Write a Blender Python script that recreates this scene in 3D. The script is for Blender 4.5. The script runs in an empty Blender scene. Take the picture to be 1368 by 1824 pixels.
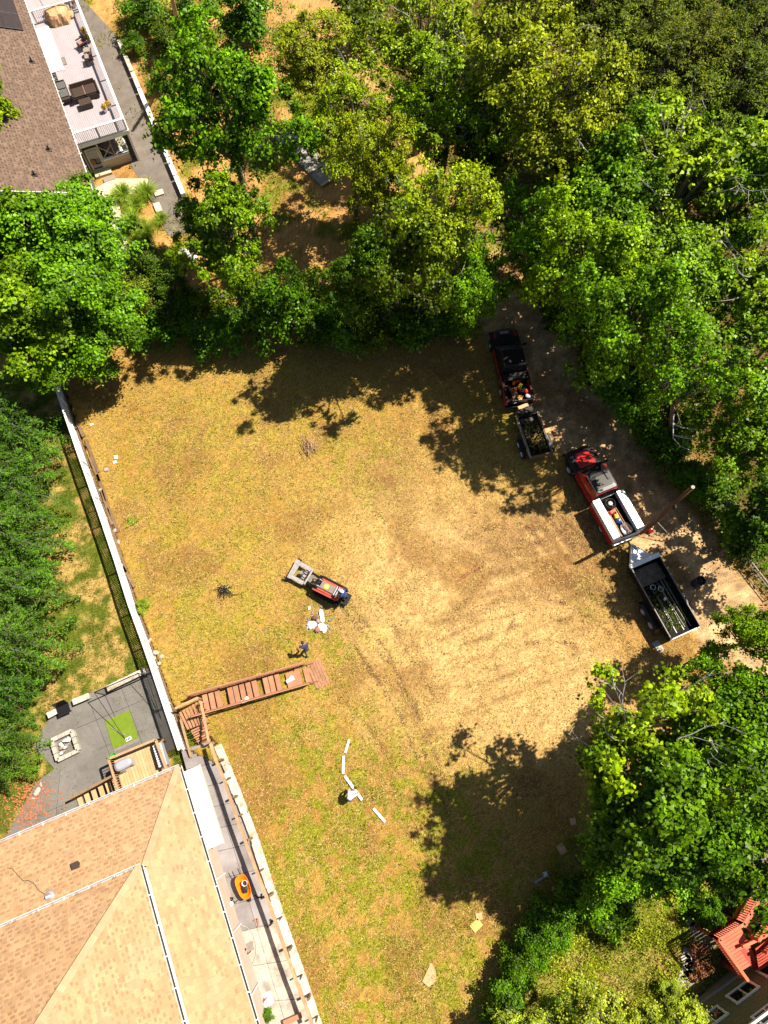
import bpy, math, random
import numpy as np
from mathutils import Vector, Matrix, Euler

random.seed(7)
scene = bpy.context.scene
COL = scene.collection
R = math.radians

# ------------------------------------------------------------------ camera, light, exposure
FPX = 1266.0                      # focal length in pixels of the 1368 px wide photograph
TILT = R(19.3)                    # camera leans this much away from straight down
CAMH = 44.0                       # metres above the field
cam = bpy.data.cameras.new('camera')
cam.sensor_fit = 'HORIZONTAL'; cam.sensor_width = 36.0; cam.lens = 36.0 * FPX / 1368.0
cam.clip_start = 0.5; cam.clip_end = 3000.0
camo = bpy.data.objects.new('camera', cam); COL.objects.link(camo)
camo.location = (0, 0, CAMH); camo.rotation_euler = (TILT, 0, 0)
scene.camera = camo

SUN_EL = R(57.5); SUN_AZ = math.atan2(0.904, 0.428)      # azimuth clockwise from +Y
world = bpy.data.worlds.new('World'); scene.world = world; world.use_nodes = True
wn = world.node_tree.nodes; wl = world.node_tree.links
sky = wn.new('ShaderNodeTexSky'); sky.sky_type = 'NISHITA'; sky.sun_disc = False
sky.sun_elevation = SUN_EL; sky.sun_rotation = SUN_AZ
bgn = wn['Background']; bgn.inputs[1].default_value = 0.05
wl.new(sky.outputs[0], bgn.inputs[0])
sl = bpy.data.lights.new('sun', 'SUN'); sl.energy = 5.0; sl.angle = R(0.5); sl.color = (1.0, 0.91, 0.76)
so = bpy.data.objects.new('sun', sl); COL.objects.link(so); so.location = (30, 14, 60)
so.rotation_euler = Vector((math.cos(SUN_EL) * 0.904, math.cos(SUN_EL) * 0.428, math.sin(SUN_EL))).to_track_quat('Z', 'Y').to_euler()
scene.view_settings.view_transform = 'Standard'
scene.view_settings.look = 'None'
scene.view_settings.gamma = 1.0
scene.view_settings.exposure = 1.08
scene.render.resolution_x = 768; scene.render.resolution_y = 1024

# ------------------------------------------------------------------ survey helpers
def G(px, py, z=0.0):
    """world point at height z seen at this pixel of the 1368x1824 photograph (a survey of the site)"""
    u = (px - 684) / FPX; v = (912 - py) / FPX
    dz = v * math.sin(TILT) - math.cos(TILT); dy = v * math.cos(TILT) + math.sin(TILT)
    t = (z - CAMH) / dz
    return Vector((u * t, dy * t, z))
def ang(a, b):
    d = b - a
    return math.atan2(d.y, d.x)
def frame(o, a):
    return Matrix.Translation(o) @ Matrix.Rotation(a, 4, 'Z')

# ------------------------------------------------------------------ mesh builder
I4 = Matrix.Identity(4)
def xf(loc=(0, 0, 0), rz=0, rx=0, ry=0):
    return Matrix.Translation(Vector(loc)) @ Euler((rx, ry, rz)).to_matrix().to_4x4()
class MB:
    def __init__(s): s.v = []; s.f = []
    def add(s, vs, fs, M=None):
        b = len(s.v)
        if M is not None: vs = [tuple(M @ Vector(p)) for p in vs]
        s.v += [tuple(p) for p in vs]; s.f += [tuple(b + i for i in q) for q in fs]
        return s
    def box(s, c, d, M=None, rz=0, rx=0, ry=0):
        x, y, z = d[0] / 2, d[1] / 2, d[2] / 2
        vs = [(a, b, e) for e in (-z, z) for b in (-y, y) for a in (-x, x)]
        K = xf(c, rz, rx, ry)
        if M is not None: K = M @ K
        return s.add(vs, [(0, 2, 3, 1), (4, 5, 7, 6), (0, 1, 5, 4), (2, 6, 7, 3), (0, 4, 6, 2), (1, 3, 7, 5)], K)
    def beam(s, a, b, w, h, M=None):
        """box from point a to point b, w wide, h high"""
        a = Vector(a); b = Vector(b); d = b - a; L = d.length
        if L < 1e-6: return s
        q = d.to_track_quat('X', 'Z').to_matrix().to_4x4()
        K = Matrix.Translation((a + b) / 2) @ q
        if M is not None: K = M @ K
        return s.box((0, 0, 0), (L, w, h), K)
    def tube(s, pts, rs, n=8, M=None, cap=True):
        pts = [Vector(p) for p in pts]
        if not hasattr(rs, '__len__'): rs = [rs] * len(pts)
        vs = []; fs = []
        for i, p in enumerate(pts):
            t = (pts[min(i + 1, len(pts) - 1)] - pts[max(i - 1, 0)]).normalized()
            up = Vector((0, 0, 1)) if abs(t.z) < 0.95 else Vector((1, 0, 0))
            a = t.cross(up).normalized(); b = t.cross(a)
            for k in range(n):
                th = 2 * math.pi * k / n
                vs.append(p + (a * math.cos(th) + b * math.sin(th)) * rs[i])
        for i in range(len(pts) - 1):
            for k in range(n):
                k2 = (k + 1) % n
                fs.append((i * n + k, i * n + k2, (i + 1) * n + k2, (i + 1) * n + k))
        if cap:
            fs.append(tuple(range(n))[::-1]); m = (len(pts) - 1) * n; fs.append(tuple(range(m, m + n)))
        return s.add(vs, fs, M)
    def rings(s, rs, M=None, cap=True):
        n = len(rs[0]); vs = [p for r in rs for p in r]; fs = []
        for i in range(len(rs) - 1):
            for k in range(n):
                k2 = (k + 1) % n
                fs.append((i * n + k, i * n + k2, (i + 1) * n + k2, (i + 1) * n + k))
        if cap:
            fs.append(tuple(range(n))[::-1]); m = (len(rs) - 1) * n; fs.append(tuple(range(m, m + n)))
        return s.add(vs, fs, M)
    def lathe(s, prof, n=16, M=None, cap=True):
        return s.rings([[(r * math.cos(2 * math.pi * k / n), r * math.sin(2 * math.pi * k / n), z) for k in range(n)] for r, z in prof], M, cap)
    def ball(s, c, r, n=10, m=6, M=None, jit=0, seed=0):
        rr = r if hasattr(r, '__len__') else (r, r, r); rg = random.Random(seed)
        rs = []
        for i in range(m + 1):
            ph = -math.pi / 2 + math.pi * i / m
            ring = []
            for k in range(n):
                th = 2 * math.pi * k / n; j = 1 + rg.uniform(-jit, jit)
                q = max(math.cos(ph), 0.02)
                ring.append((c[0] + rr[0] * q * math.cos(th) * j, c[1] + rr[1] * q * math.sin(th) * j, c[2] + rr[2] * math.sin(ph) * (1 + rg.uniform(-jit, jit) * .5)))
            rs.append(ring)
        return s.rings(rs, M)
    def prism(s, poly, z0, z1, M=None):
        n = len(poly)
        zz0 = z0 if hasattr(z0, '__len__') else [z0] * n; zz1 = z1 if hasattr(z1, '__len__') else [z1] * n
        vs = [(p[0], p[1], zz0[i]) for i, p in enumerate(poly)] + [(p[0], p[1], zz1[i]) for i, p in enumerate(poly)]
        fs = [tuple(range(n))[::-1], tuple(range(n, 2 * n))] + [(i, (i + 1) % n, n + (i + 1) % n, n + i) for i in range(n)]
        return s.add(vs, fs, M)
    def mesh(s, name, m):
        me = bpy.data.meshes.new(name); me.from_pydata(s.v, [], s.f)
        if m is not None: me.materials.append(m)
        me.update(); return me
def fix_normals(me):
    import bmesh
    bm = bmesh.new(); bm.from_mesh(me); bmesh.ops.recalc_face_normals(bm, faces=bm.faces); bm.to_mesh(me); bm.free()
def obj(name, mb, m=None, parent=None, smooth=False, bevel=0, label=None, kind=None, fix=True):
    if isinstance(mb, MB):
        me = mb.mesh(name, m)
        if fix: fix_normals(me)
    else: me = mb
    if smooth:
        me.polygons.foreach_set('use_smooth', [True] * len(me.polygons))
    o = bpy.data.objects.new(name, me); COL.objects.link(o)
    if parent is not None: o.parent = parent
    if bevel:
        b = o.modifiers.new('bevel', 'BEVEL'); b.width = bevel; b.segments = 2; b.limit_method = 'ANGLE'; b.angle_limit = R(35)
        b.harden_normals = False
    if label: o['label'] = label
    if kind: o['kind'] = kind
    return o
def thing(name, label, cat, loc=(0, 0, 0), rz=0, group=None, scale=None):
    o = bpy.data.objects.new(name, None); COL.objects.link(o); o.empty_display_size = 0.3
    o.location = loc; o.rotation_euler = (0, 0, rz)
    if scale is not None: o.scale = scale
    o['label'] = label; o['category'] = cat
    if group: o['group'] = group
    return o
def tag(o, label, cat, group=None, kind=None):
    o['label'] = label; o['category'] = cat
    if group: o['group'] = group
    if kind: o['kind'] = kind
    return o
def struct(o):
    o['kind'] = 'structure'; return o
def place(o, loc, rz=0, s=1):
    o.location = loc; o.rotation_euler = (0, 0, rz); o.scale = (s, s, s) if not hasattr(s, '__len__') else s; return o
def dup(root, label, loc, rz=0, group=None, scale=None):
    r = root.copy(); COL.objects.link(r); r.location = loc; r.rotation_euler = (0, 0, rz); r['label'] = label
    if group: r['group'] = group
    if scale is not None: r.scale = scale
    for ch in [c for c in bpy.data.objects if c.parent == root]:
        c = ch.copy(); COL.objects.link(c); c.parent = r
        for g in [q for q in bpy.data.objects if q.parent == ch]:
            d = g.copy(); COL.objects.link(d); d.parent = c
    return r

# ------------------------------------------------------------------ materials
def new_mat(name):
    m = bpy.data.materials.new(name); m.use_nodes = True
    nt = m.node_tree; return m, nt, nt.nodes['Principled BSDF']
def mat(name, c, rough=0.7, metal=0.0, c2=None, nscale=4.0, isl=0.0, bump=0.0, bscale=40.0, spec=0.4, coat=0.0, detail=6.0, grain=0.0, gscale=60, stretch=None):
    """noise between c and c2, per-piece lightness variation isl, fine grain"""
    m, nt, p = new_mat(name); N = nt.nodes; L = nt.links
    p.inputs['Roughness'].default_value = rough; p.inputs['Metallic'].default_value = metal
    p.inputs['Specular IOR Level'].default_value = spec; p.inputs['Coat Weight'].default_value = coat
    p.inputs['Coat Roughness'].default_value = 0.08
    c = (*c, 1)
    tc = N.new('ShaderNodeTexCoord'); vec = tc.outputs['Object']
    if stretch:
        mp = N.new('ShaderNodeMapping'); mp.inputs['Scale'].default_value = stretch; L.new(vec, mp.inputs[0]); vec = mp.outputs[0]
    out = None
    if c2 is not None:
        n = N.new('ShaderNodeTexNoise'); n.inputs['Scale'].default_value = nscale; n.inputs['Detail'].default_value = detail
        n.inputs['Roughness'].default_value = 0.65
        L.new(vec, n.inputs['Vector'])
        cr = N.new('ShaderNodeValToRGB'); cr.color_ramp.elements[0].position = 0.36; cr.color_ramp.elements[1].position = 0.64
        cr.color_ramp.elements[0].color = c; cr.color_ramp.elements[1].color = (*c2, 1)
        L.new(n.outputs[0], cr.inputs[0]); out = cr.outputs[0]
    else:
        rgb = N.new('ShaderNodeRGB'); rgb.outputs[0].default_value = c; out = rgb.outputs[0]
    if isl or grain:
        hs = N.new('ShaderNodeHueSaturation'); val = None
        if isl:
            g = N.new('ShaderNodeNewGeometry'); oi = N.new('ShaderNodeObjectInfo')
            ad = N.new('ShaderNodeMath'); ad.operation = 'ADD'; L.new(g.outputs['Random Per Island'], ad.inputs[0]); L.new(oi.outputs['Random'], ad.inputs[1])
            fr = N.new('ShaderNodeMath'); fr.operation = 'FRACT'; L.new(ad.outputs[0], fr.inputs[0])
            mr = N.new('ShaderNodeMapRange'); mr.inputs[3].default_value = 1 - isl; mr.inputs[4].default_value = 1 + isl * 0.6
            L.new(fr.outputs[0], mr.inputs[0]); val = mr.outputs[0]
        if grain:
            gn = N.new('ShaderNodeTexNoise'); gn.inputs['Scale'].default_value = gscale; gn.inputs['Detail'].default_value = 3
            L.new(tc.outputs['Object'], gn.inputs['Vector'])
            m2 = N.new('ShaderNodeMapRange'); m2.inputs[1].default_value = .3; m2.inputs[2].default_value = .7
            m2.inputs[3].default_value = 1 - grain; m2.inputs[4].default_value = 1 + grain
            L.new(gn.outputs[0], m2.inputs[0])
            if val is not None:
                mm = N.new('ShaderNodeMath'); mm.operation = 'MULTIPLY'; L.new(val, mm.inputs[0]); L.new(m2.outputs[0], mm.inputs[1]); val = mm.outputs[0]
            else: val = m2.outputs[0]
        L.new(val, hs.inputs['Value']); L.new(out, hs.inputs['Color']); out = hs.outputs[0]
    L.new(out, p.inputs['Base Color'])
    if bump:
        bn = N.new('ShaderNodeTexNoise'); bn.inputs['Scale'].default_value = bscale; bn.inputs['Detail'].default_value = 4
        L.new(vec, bn.inputs['Vector'])
        b = N.new('ShaderNodeBump'); b.inputs['Strength'].default_value = bump; b.inputs['Distance'].default_value = 0.03
        L.new(bn.outputs[0], b.inputs['Height']); L.new(b.outputs[0], p.inputs['Normal'])
    return m
def leaf_mat(name, dark, light, rough=0.42, trans=0.2, hue=0.03):
    m, nt, p = new_mat(name); N = nt.nodes; L = nt.links
    g = N.new('ShaderNodeNewGeometry'); oi = N.new('ShaderNodeObjectInfo')
    cr = N.new('ShaderNodeValToRGB'); cr.color_ramp.elements[0].color = (*dark, 1); cr.color_ramp.elements[1].color = (*light, 1)
    L.new(g.outputs['Random Per Island'], cr.inputs[0])
    hs = N.new('ShaderNodeHueSaturation')
    mr = N.new('ShaderNodeMapRange'); mr.inputs[3].default_value = 0.5 - hue; mr.inputs[4].default_value = 0.5 + hue
    L.new(oi.outputs['Random'], mr.inputs[0]); L.new(mr.outputs[0], hs.inputs['Hue'])
    # clumps of older and younger leaves
    tc = N.new('ShaderNodeTexCoord'); nz = N.new('ShaderNodeTexNoise'); nz.inputs['Scale'].default_value = 0.55; nz.inputs['Detail'].default_value = 3
    L.new(tc.outputs['Object'], nz.inputs['Vector'])
    m2 = N.new('ShaderNodeMapRange'); m2.inputs[1].default_value = .35; m2.inputs[2].default_value = .65; m2.inputs[3].default_value = .55; m2.inputs[4].default_value = 1.4
    L.new(nz.outputs[0], m2.inputs[0]); L.new(m2.outputs[0], hs.inputs['Value'])
    L.new(cr.outputs[0], hs.inputs['Color'])
    L.new(hs.outputs[0], p.inputs['Base Color']); p.inputs['Roughness'].default_value = rough; p.inputs['Specular IOR Level'].default_value = 0.16
    tr = N.new('ShaderNodeBsdfTranslucent')
    h2 = N.new('ShaderNodeHueSaturation'); h2.inputs['Hue'].default_value = 0.485; h2.inputs['Value'].default_value = 1.5; L.new(hs.outputs[0], h2.inputs['Color'])
    L.new(h2.outputs[0], tr.inputs[0])
    mx = N.new('ShaderNodeMixShader'); mx.inputs[0].default_value = trans
    L.new(p.outputs[0], mx.inputs[1]); L.new(tr.outputs[0], mx.inputs[2]); L.new(mx.outputs[0], N['Material Output'].inputs[0])
    return m

M_ = {}
M_['bark'] = mat('bark', (.10, .075, .05), .9, c2=(.17, .14, .11), nscale=8, bump=.6)
M_['bare'] = mat('bare_twig', (0.336, 0.312, 0.288), .8, c2=(0.440, 0.416, 0.384), nscale=6)
M_['maple'] = leaf_mat('maple_leaf', (.028, .085, .001), (.195, .365, .003), hue=.012)
M_['maple_y'] = leaf_mat('yellow_green_leaf', (.060, .125, .001), (.33, .46, .004), hue=.012)
M_['maple_o'] = leaf_mat('golden_green_leaf', (.070, .11, .002), (.35, .40, .006), hue=.015)
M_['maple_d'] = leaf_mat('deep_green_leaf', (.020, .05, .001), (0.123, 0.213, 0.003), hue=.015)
M_['hem'] = leaf_mat('hemlock_needle', (.015, .038, .001), (.19, .26, .005), rough=.6, trans=.15)
M_['spruce'] = leaf_mat('spruce_needle', (.006, .030, .001), (.085, .20, .004), rough=.5, trans=.12, hue=.01)
M_['shrub'] = leaf_mat('shrub_leaf', (.018, .06, .001), (.13, .29, .004), hue=.01)
M_['shrub_y'] = leaf_mat('lime_shrub_leaf', (.14, .22, .01), (.34, .42, .03), hue=.01)
M_['grassblade'] = leaf_mat('tall_grass_blade', (.10, .22, .01), (.38, .50, .05), trans=.3, hue=.005)
M_['shrub_m'] = leaf_mat('meadow_leaf', (.13, .18, .006), (.40, .46, .03), hue=.01)
M_['brush'] = leaf_mat('cut_brush', (.01, .012, .003), (.13, .12, .03), hue=.01)
M_['maple_m'] = leaf_mat('mid_green_leaf', (.015, .055, .001), (.125, .27, .003), hue=.01)
M_['red_leaf'] = leaf_mat('red_leaf', (.30, .06, .03), (.5, .3, .12), hue=.01)
M_['yellow_leaf'] = leaf_mat('yellow_leaf', (.40, .28, .02), (.62, .42, .03), hue=.01)
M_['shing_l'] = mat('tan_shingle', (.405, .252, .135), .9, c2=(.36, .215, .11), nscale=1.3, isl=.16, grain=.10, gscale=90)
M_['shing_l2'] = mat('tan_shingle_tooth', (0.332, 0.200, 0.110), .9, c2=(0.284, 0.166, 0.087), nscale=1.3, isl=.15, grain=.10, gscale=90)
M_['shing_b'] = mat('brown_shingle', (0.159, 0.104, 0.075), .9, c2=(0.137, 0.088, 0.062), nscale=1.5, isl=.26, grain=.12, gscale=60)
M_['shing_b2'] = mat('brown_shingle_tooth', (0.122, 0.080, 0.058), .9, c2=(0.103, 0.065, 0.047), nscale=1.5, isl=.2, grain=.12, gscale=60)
M_['under'] = mat('roof_felt', (.20, .13, .08), .95)
M_['under_l'] = mat('tan_roof_felt', (0.266, 0.154, 0.077), .95)
M_['white'] = mat('white_paint', (.80, .79, .77), .5, c2=(.74, .73, .71), nscale=2, grain=.03)
M_['white_hot'] = mat('white_panel', (.82, .82, .80), .45, c2=(.78, .78, .77), nscale=1.2)
M_['gutter'] = mat('white_gutter_metal', (.78, .78, .77), .35, c2=(.66, .65, .62), nscale=3)
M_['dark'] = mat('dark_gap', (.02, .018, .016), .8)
M_['pinkside'] = mat('beige_siding', (0.420, 0.315, 0.255), .7, c2=(0.375, 0.277, 0.225), nscale=2)
M_['olive'] = mat('olive_siding', (.20, .195, .095), .85, c2=(.18, .17, .08), nscale=2, grain=.05)
M_['grayside'] = mat('dark_gray_siding', (.10, .10, .095), .8, c2=(.08, .08, .075), nscale=3)
M_['cream'] = mat('cream_wall', (0.480, 0.432, 0.320), .8, c2=(0.416, 0.368, 0.264), nscale=2)
M_['found'] = mat('concrete_foundation', (0.270, 0.234, 0.180), .9, c2=(0.198, 0.171, 0.135), nscale=2, bump=.3)
M_['glass'] = mat('dark_window_glass', (.012, .014, .016), .06, spec=.8)
M_['conc'] = mat('patio_concrete', (0.127, 0.115, 0.105), .85, c2=(0.164, 0.152, 0.140), nscale=.9, grain=.10, gscale=35, isl=.08)
M_['conc_s'] = mat('lavender_grey_concrete', (0.270, 0.248, 0.252), .85, c2=(0.180, 0.162, 0.158), nscale=.7, grain=.10, gscale=35, isl=.12)
M_['hipcap'] = mat('pale_ridge_shingle', (.46, .285, .165), .9, c2=(.42, .25, .14), nscale=2, isl=.12)
M_['conc_w'] = mat('pale_worn_concrete', (.46, .41, .34), .85, c2=(.22, .195, .165), nscale=1.6, grain=.10, gscale=25)
M_['conc_c'] = mat('cream_pavement', (0.577, 0.515, 0.374), .85, c2=(0.499, 0.437, 0.304), nscale=1.0, grain=.08, gscale=30)
M_['capst'] = mat('pale_cap_stone', (0.646, 0.595, 0.527), .85, c2=(0.306, 0.246, 0.170), nscale=2.2, grain=.12, gscale=22, isl=.1)
M_['asph'] = mat('old_asphalt', (0.124, 0.102, 0.087), .95, c2=(0.167, 0.140, 0.118), nscale=1.2, grain=.22, gscale=22)
M_['stone'] = mat('grey_stone', (0.240, 0.216, 0.192), .9, c2=(0.336, 0.304, 0.264), nscale=5, isl=.2, bump=.5, bscale=12)
M_['stone_w'] = mat('pale_stone', (0.440, 0.400, 0.336), .9, c2=(0.304, 0.272, 0.224), nscale=4, isl=.2)
M_['redwood'] = mat('redwood_board', (0.306, 0.140, 0.072), .75, c2=(0.378, 0.184, 0.104), nscale=3, isl=.16, stretch=(0.702, 0.702, 0.702), grain=.08, gscale=30)
M_['redpaint'] = mat('red_deck_stain', (.34, .032, .014), .6, c2=(.38, .042, .018), nscale=2, isl=.12, grain=.05)
M_['redpink'] = mat('faded_red_deck_board', (.48, .10, .050), .65, c2=(.52, .125, .065), nscale=2, isl=.12, grain=.06)
M_['redrail'] = mat('orange_red_rail', (.62, .12, .045), .5, c2=(.54, .09, .035), nscale=2)
M_['darkred'] = mat('brown_red_rail', (.20, .06, .04), .6, c2=(.28, .09, .055), nscale=3)
M_['lumber'] = mat('weathered_lumber', (0.390, 0.247, 0.135), .8, c2=(0.300, 0.180, 0.098), nscale=3, isl=.15, grain=.1, gscale=30)
M_['oldwood'] = mat('old_dark_timber', (0.140, 0.084, 0.045), .9, c2=(0.210, 0.133, 0.070), nscale=5, isl=.2, grain=.2, gscale=25)
M_['deckboard'] = mat('pale_composite_board', (0.331, 0.290, 0.308), .6, c2=(0.359, 0.317, 0.336), nscale=1.5, isl=.05)
M_['decktan'] = mat('tan_deck_board', (0.400, 0.272, 0.136), .7, c2=(0.456, 0.320, 0.168), nscale=3, isl=.12, grain=.08)
M_['black'] = mat('black_paint', (.010, .010, .011), .4, spec=.3)
M_['carred'] = mat('red_car_paint', (.42, .012, .012), .28, coat=.6, c2=(.36, .01, .01), nscale=2)
M_['carblack'] = mat('black_car_paint', (.010, .008, .009), .35, coat=.15, spec=.25, c2=(.02, .016, .018), nscale=4)
M_['chrome'] = mat('chrome_trim', (.6, .6, .62), .2, metal=1)
M_['alu'] = mat('bright_diamond_plate', (0.648, 0.657, 0.684), .38, metal=.35, c2=(0.540, 0.549, 0.576), nscale=5, bump=.2, bscale=30)
M_['rubber'] = mat('tyre_rubber', (.018, .018, .018), .85)
M_['rim'] = mat('grey_wheel_rim', (.5, .5, .52), .35, metal=.5)
M_['rimw'] = mat('white_wheel_rim', (.75, .75, .76), .4)
M_['steel'] = mat('worn_grey_steel', (.34, .32, .33), .5, metal=.3, c2=(.25, .22, .22), nscale=6)
M_['bed'] = mat('black_bed_liner', (.008, .008, .008), .85, c2=(.016, .014, .012), nscale=4, spec=.15)
M_['bedfloor'] = mat('dusty_steel_floor', (.03, .024, .02), .35, c2=(.12, .085, .055), nscale=2.5)
M_['skidred'] = mat('faded_orange_red_panel', (.46, .075, .045), .45, c2=(.38, .06, .035), nscale=4)
M_['hood'] = mat('grey_brown_hood', (.17, .145, .12), .6, c2=(.22, .19, .16), nscale=5)
M_['red'] = mat('red_plastic', (.62, .03, .02), .4)
M_['orange'] = mat('orange_plastic', (.80, .25, .01), .4)
M_['yellow'] = mat('yellow_plastic', (.75, .50, .02), .4)
M_['tub'] = mat('orange_yellow_tub', (.66, .15, .004), .4, c2=(.72, .20, .006), nscale=2)
M_['blue'] = mat('blue_plastic', (.02, .07, .32), .4)
M_['green'] = mat('green_plastic', (.05, .42, .03), .5)
M_['turf'] = mat('green_putting_turf', (0.111, 0.169, 0.008), .95, c2=(0.137, 0.202, 0.013), nscale=3, grain=.15, gscale=50)
M_['grey'] = mat('grey_plastic', (.30, .30, .34), .5)
M_['cloth_tan'] = mat('tan_cover_cloth', (0.510, 0.315, 0.162), .85, c2=(0.425, 0.255, 0.128), nscale=2)
M_['wicker'] = mat('dark_wicker', (.035, .022, .016), .6, c2=(.06, .035, .025), nscale=20)
M_['rose'] = mat('dusty_pink_cushion', (.30, .15, .12), .8)
M_['cush'] = mat('grey_brown_cushion', (.26, .20, .16), .85)
M_['rust'] = mat('rusty_metal', (.42, .14, .05), .8, c2=(.30, .11, .05), nscale=8)
M_['pole'] = mat('brown_utility_pole', (.07, .03, .015), .85, c2=(.13, .062, .032), nscale=5, stretch=(1, 1, .15))
M_['straw'] = mat('dry_straw', (.46, .32, .095), .8, isl=.35)
M_['straw_d'] = mat('brown_litter', (.16, .09, .03), .9, isl=.4)
M_['soil'] = mat('dark_turned_soil', (0.088, 0.050, 0.026), .95, isl=.3)
M_['greenblade'] = leaf_mat('weed_blade', (.12, .14, .003), (.30, .31, .012), rough=.6, trans=.25, hue=.01)
M_['lawn'] = leaf_mat('lawn_blade', (.04, .075, .003), (.14, .18, .010), rough=.6, trans=.2, hue=.01)
M_['skin'] = mat('skin', (.34, .19, .13), .6)
M_['hair'] = mat('dark_hair', (.015, .012, .01), .6)
M_['navy'] = mat('navy_clothes', (.035, .038, .075), .85, c2=(.055, .058, .11), nscale=6)
M_['bluecl'] = mat('blue_shirt', (.02, .05, .26), .8)
M_['lightcl'] = mat('pale_blue_shirt', (.52, .56, .66), .85)
M_['jean'] = mat('dark_trousers', (.05, .06, .09), .85)
M_['whitecl'] = mat('white_cap', (.75, .74, .72), .8)
M_['panel'] = mat('dark_solar_panel', (.035, .025, .022), .3, c2=(.045, .032, .028), nscale=3)
M_['net'] = mat('black_net_cord', (.02, .02, .02), .8)

# ------------------------------------------------------------------ terrain
LOW = -0.6
FTOP = [(92, 672), (104, 705), (128, 775), (150, 838), (176, 912), (205, 998), (229, 1075), (252, 1138), (268, 1184), (290, 1250), (319, 1336)]
FENCE = [G(x, y, 1.4) for x, y in FTOP]                        # fence line, from its top edge
WALLPX = [(393, 1325), (412, 1371), (434, 1426), (461, 1499), (486, 1576), (512, 1650), (530, 1700), (548, 1752), (568, 1812), (612, 1935)]
WALL = [G(x, y, 0.05) for x, y in WALLPX]                      # line of the retaining wall's field side
BND = [(p.y, p.x + 0.10) for p in FENCE] + [(p.y - .0, p.x - .28) for p in WALL]
BND.sort(); by = np.array([b[0] for b in BND]); bx = np.array([b[1] for b in BND])
def low_mask(X, Y):
    inside = (X < np.interp(Y, by, bx))
    up = np.clip((26.5 - Y) / 3.0, 0, 1)                         # rises to the common level under the far trees
    return np.where(inside, up, 0.0)
_rng = np.random.default_rng(5)
def vnoise(X, Y, s, seed):
    rg = np.random.default_rng(seed); T = rg.random((128, 128))
    x = X / s + 1000.37 + seed * 3.1; y = Y / s + 1000.71 + seed * 7.7
    xi = np.floor(x).astype(int); yi = np.floor(y).astype(int); fx = x - xi; fy = y - yi
    fx = fx * fx * (3 - 2 * fx); fy = fy * fy * (3 - 2 * fy)
    a = T[xi % 128, yi % 128]; b = T[(xi + 1) % 128, yi % 128]; c = T[xi % 128, (yi + 1) % 128]; d = T[(xi + 1) % 128, (yi + 1) % 128]
    return (a * (1 - fx) + b * fx) * (1 - fy) + (c * (1 - fx) + d * fx) * fy
def fbm(X, Y, s, seed, o=4):
    r = 0; a = 1; t = 0
    for k in range(o):
        r = r + a * vnoise(X, Y, s / 2 ** k, seed + k); t += a; a *= .55
    return r / t
def segdist(X, Y, pts):
    d = np.full(X.shape, 1e9)
    for a, b in zip(pts[:-1], pts[1:]):
        ax, ay, bx_, by_ = a[0], a[1], b[0], b[1]
        t = np.clip(((X - ax) * (bx_ - ax) + (Y - ay) * (by_ - ay)) / max((bx_ - ax) ** 2 + (by_ - ay) ** 2, 1e-9), 0, 1)
        d = np.minimum(d, np.hypot(X - ax - t * (bx_ - ax), Y - ay - t * (by_ - ay)))
    return d
def line(px, z=0): return [tuple(G(x, y, z))[:2] for x, y in px]
DRIVE = line([(500, -60), (560, 40), (630, 130), (735, 310), (850, 480), (925, 590), (985, 690), (1075, 800), (1185, 945), (1290, 1090), (1370, 1230), (1480, 1420)])
RUTS = [line(p) for p in [
    [(560, 1020), (640, 1120), (700, 1195), (760, 1300), (800, 1420)], [(590, 1090), (650, 1180), (705, 1260), (735, 1330)],
    [(640, 1010), (670, 1060), (720, 1150), (780, 1250)], [(820, 1030), (900, 985), (980, 960), (1060, 975)],
    [(850, 1080), (930, 1060), (1010, 1075), (1090, 1130)], [(960, 900), (1030, 990), (1080, 1070), (1120, 1170)],
    [(985, 905), (1050, 985), (1110, 1075)], [(750, 1330), (775, 1390), (800, 1450)], [(735, 1330), (765, 1400)],
    [(1000, 930), (1040, 1040), (1100, 1120), (1130, 1160)], [(830, 960), (900, 930), (1000, 950)], [(860, 1000), (950, 985), (1050, 1010)],
    [(600, 1240), (660, 1300), (720, 1390)], [(880, 1150), (980, 1140), (1060, 1160)], [(610, 1060), (690, 1160), (730, 1250)],
    [(900, 1120), (980, 1100), (1080, 1110)], [(1030, 880), (960, 940), (880, 1010), (800, 1100)], [(1060, 930), (1000, 1000), (930, 1080), (870, 1180)]]]
def blob(X, Y, px, py, r, w=1.0, z=0):
    g = G(px, py, z); return w * np.exp(-(((X - g.x) ** 2 + (Y - g.y) ** 2) / r ** 2))
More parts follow.
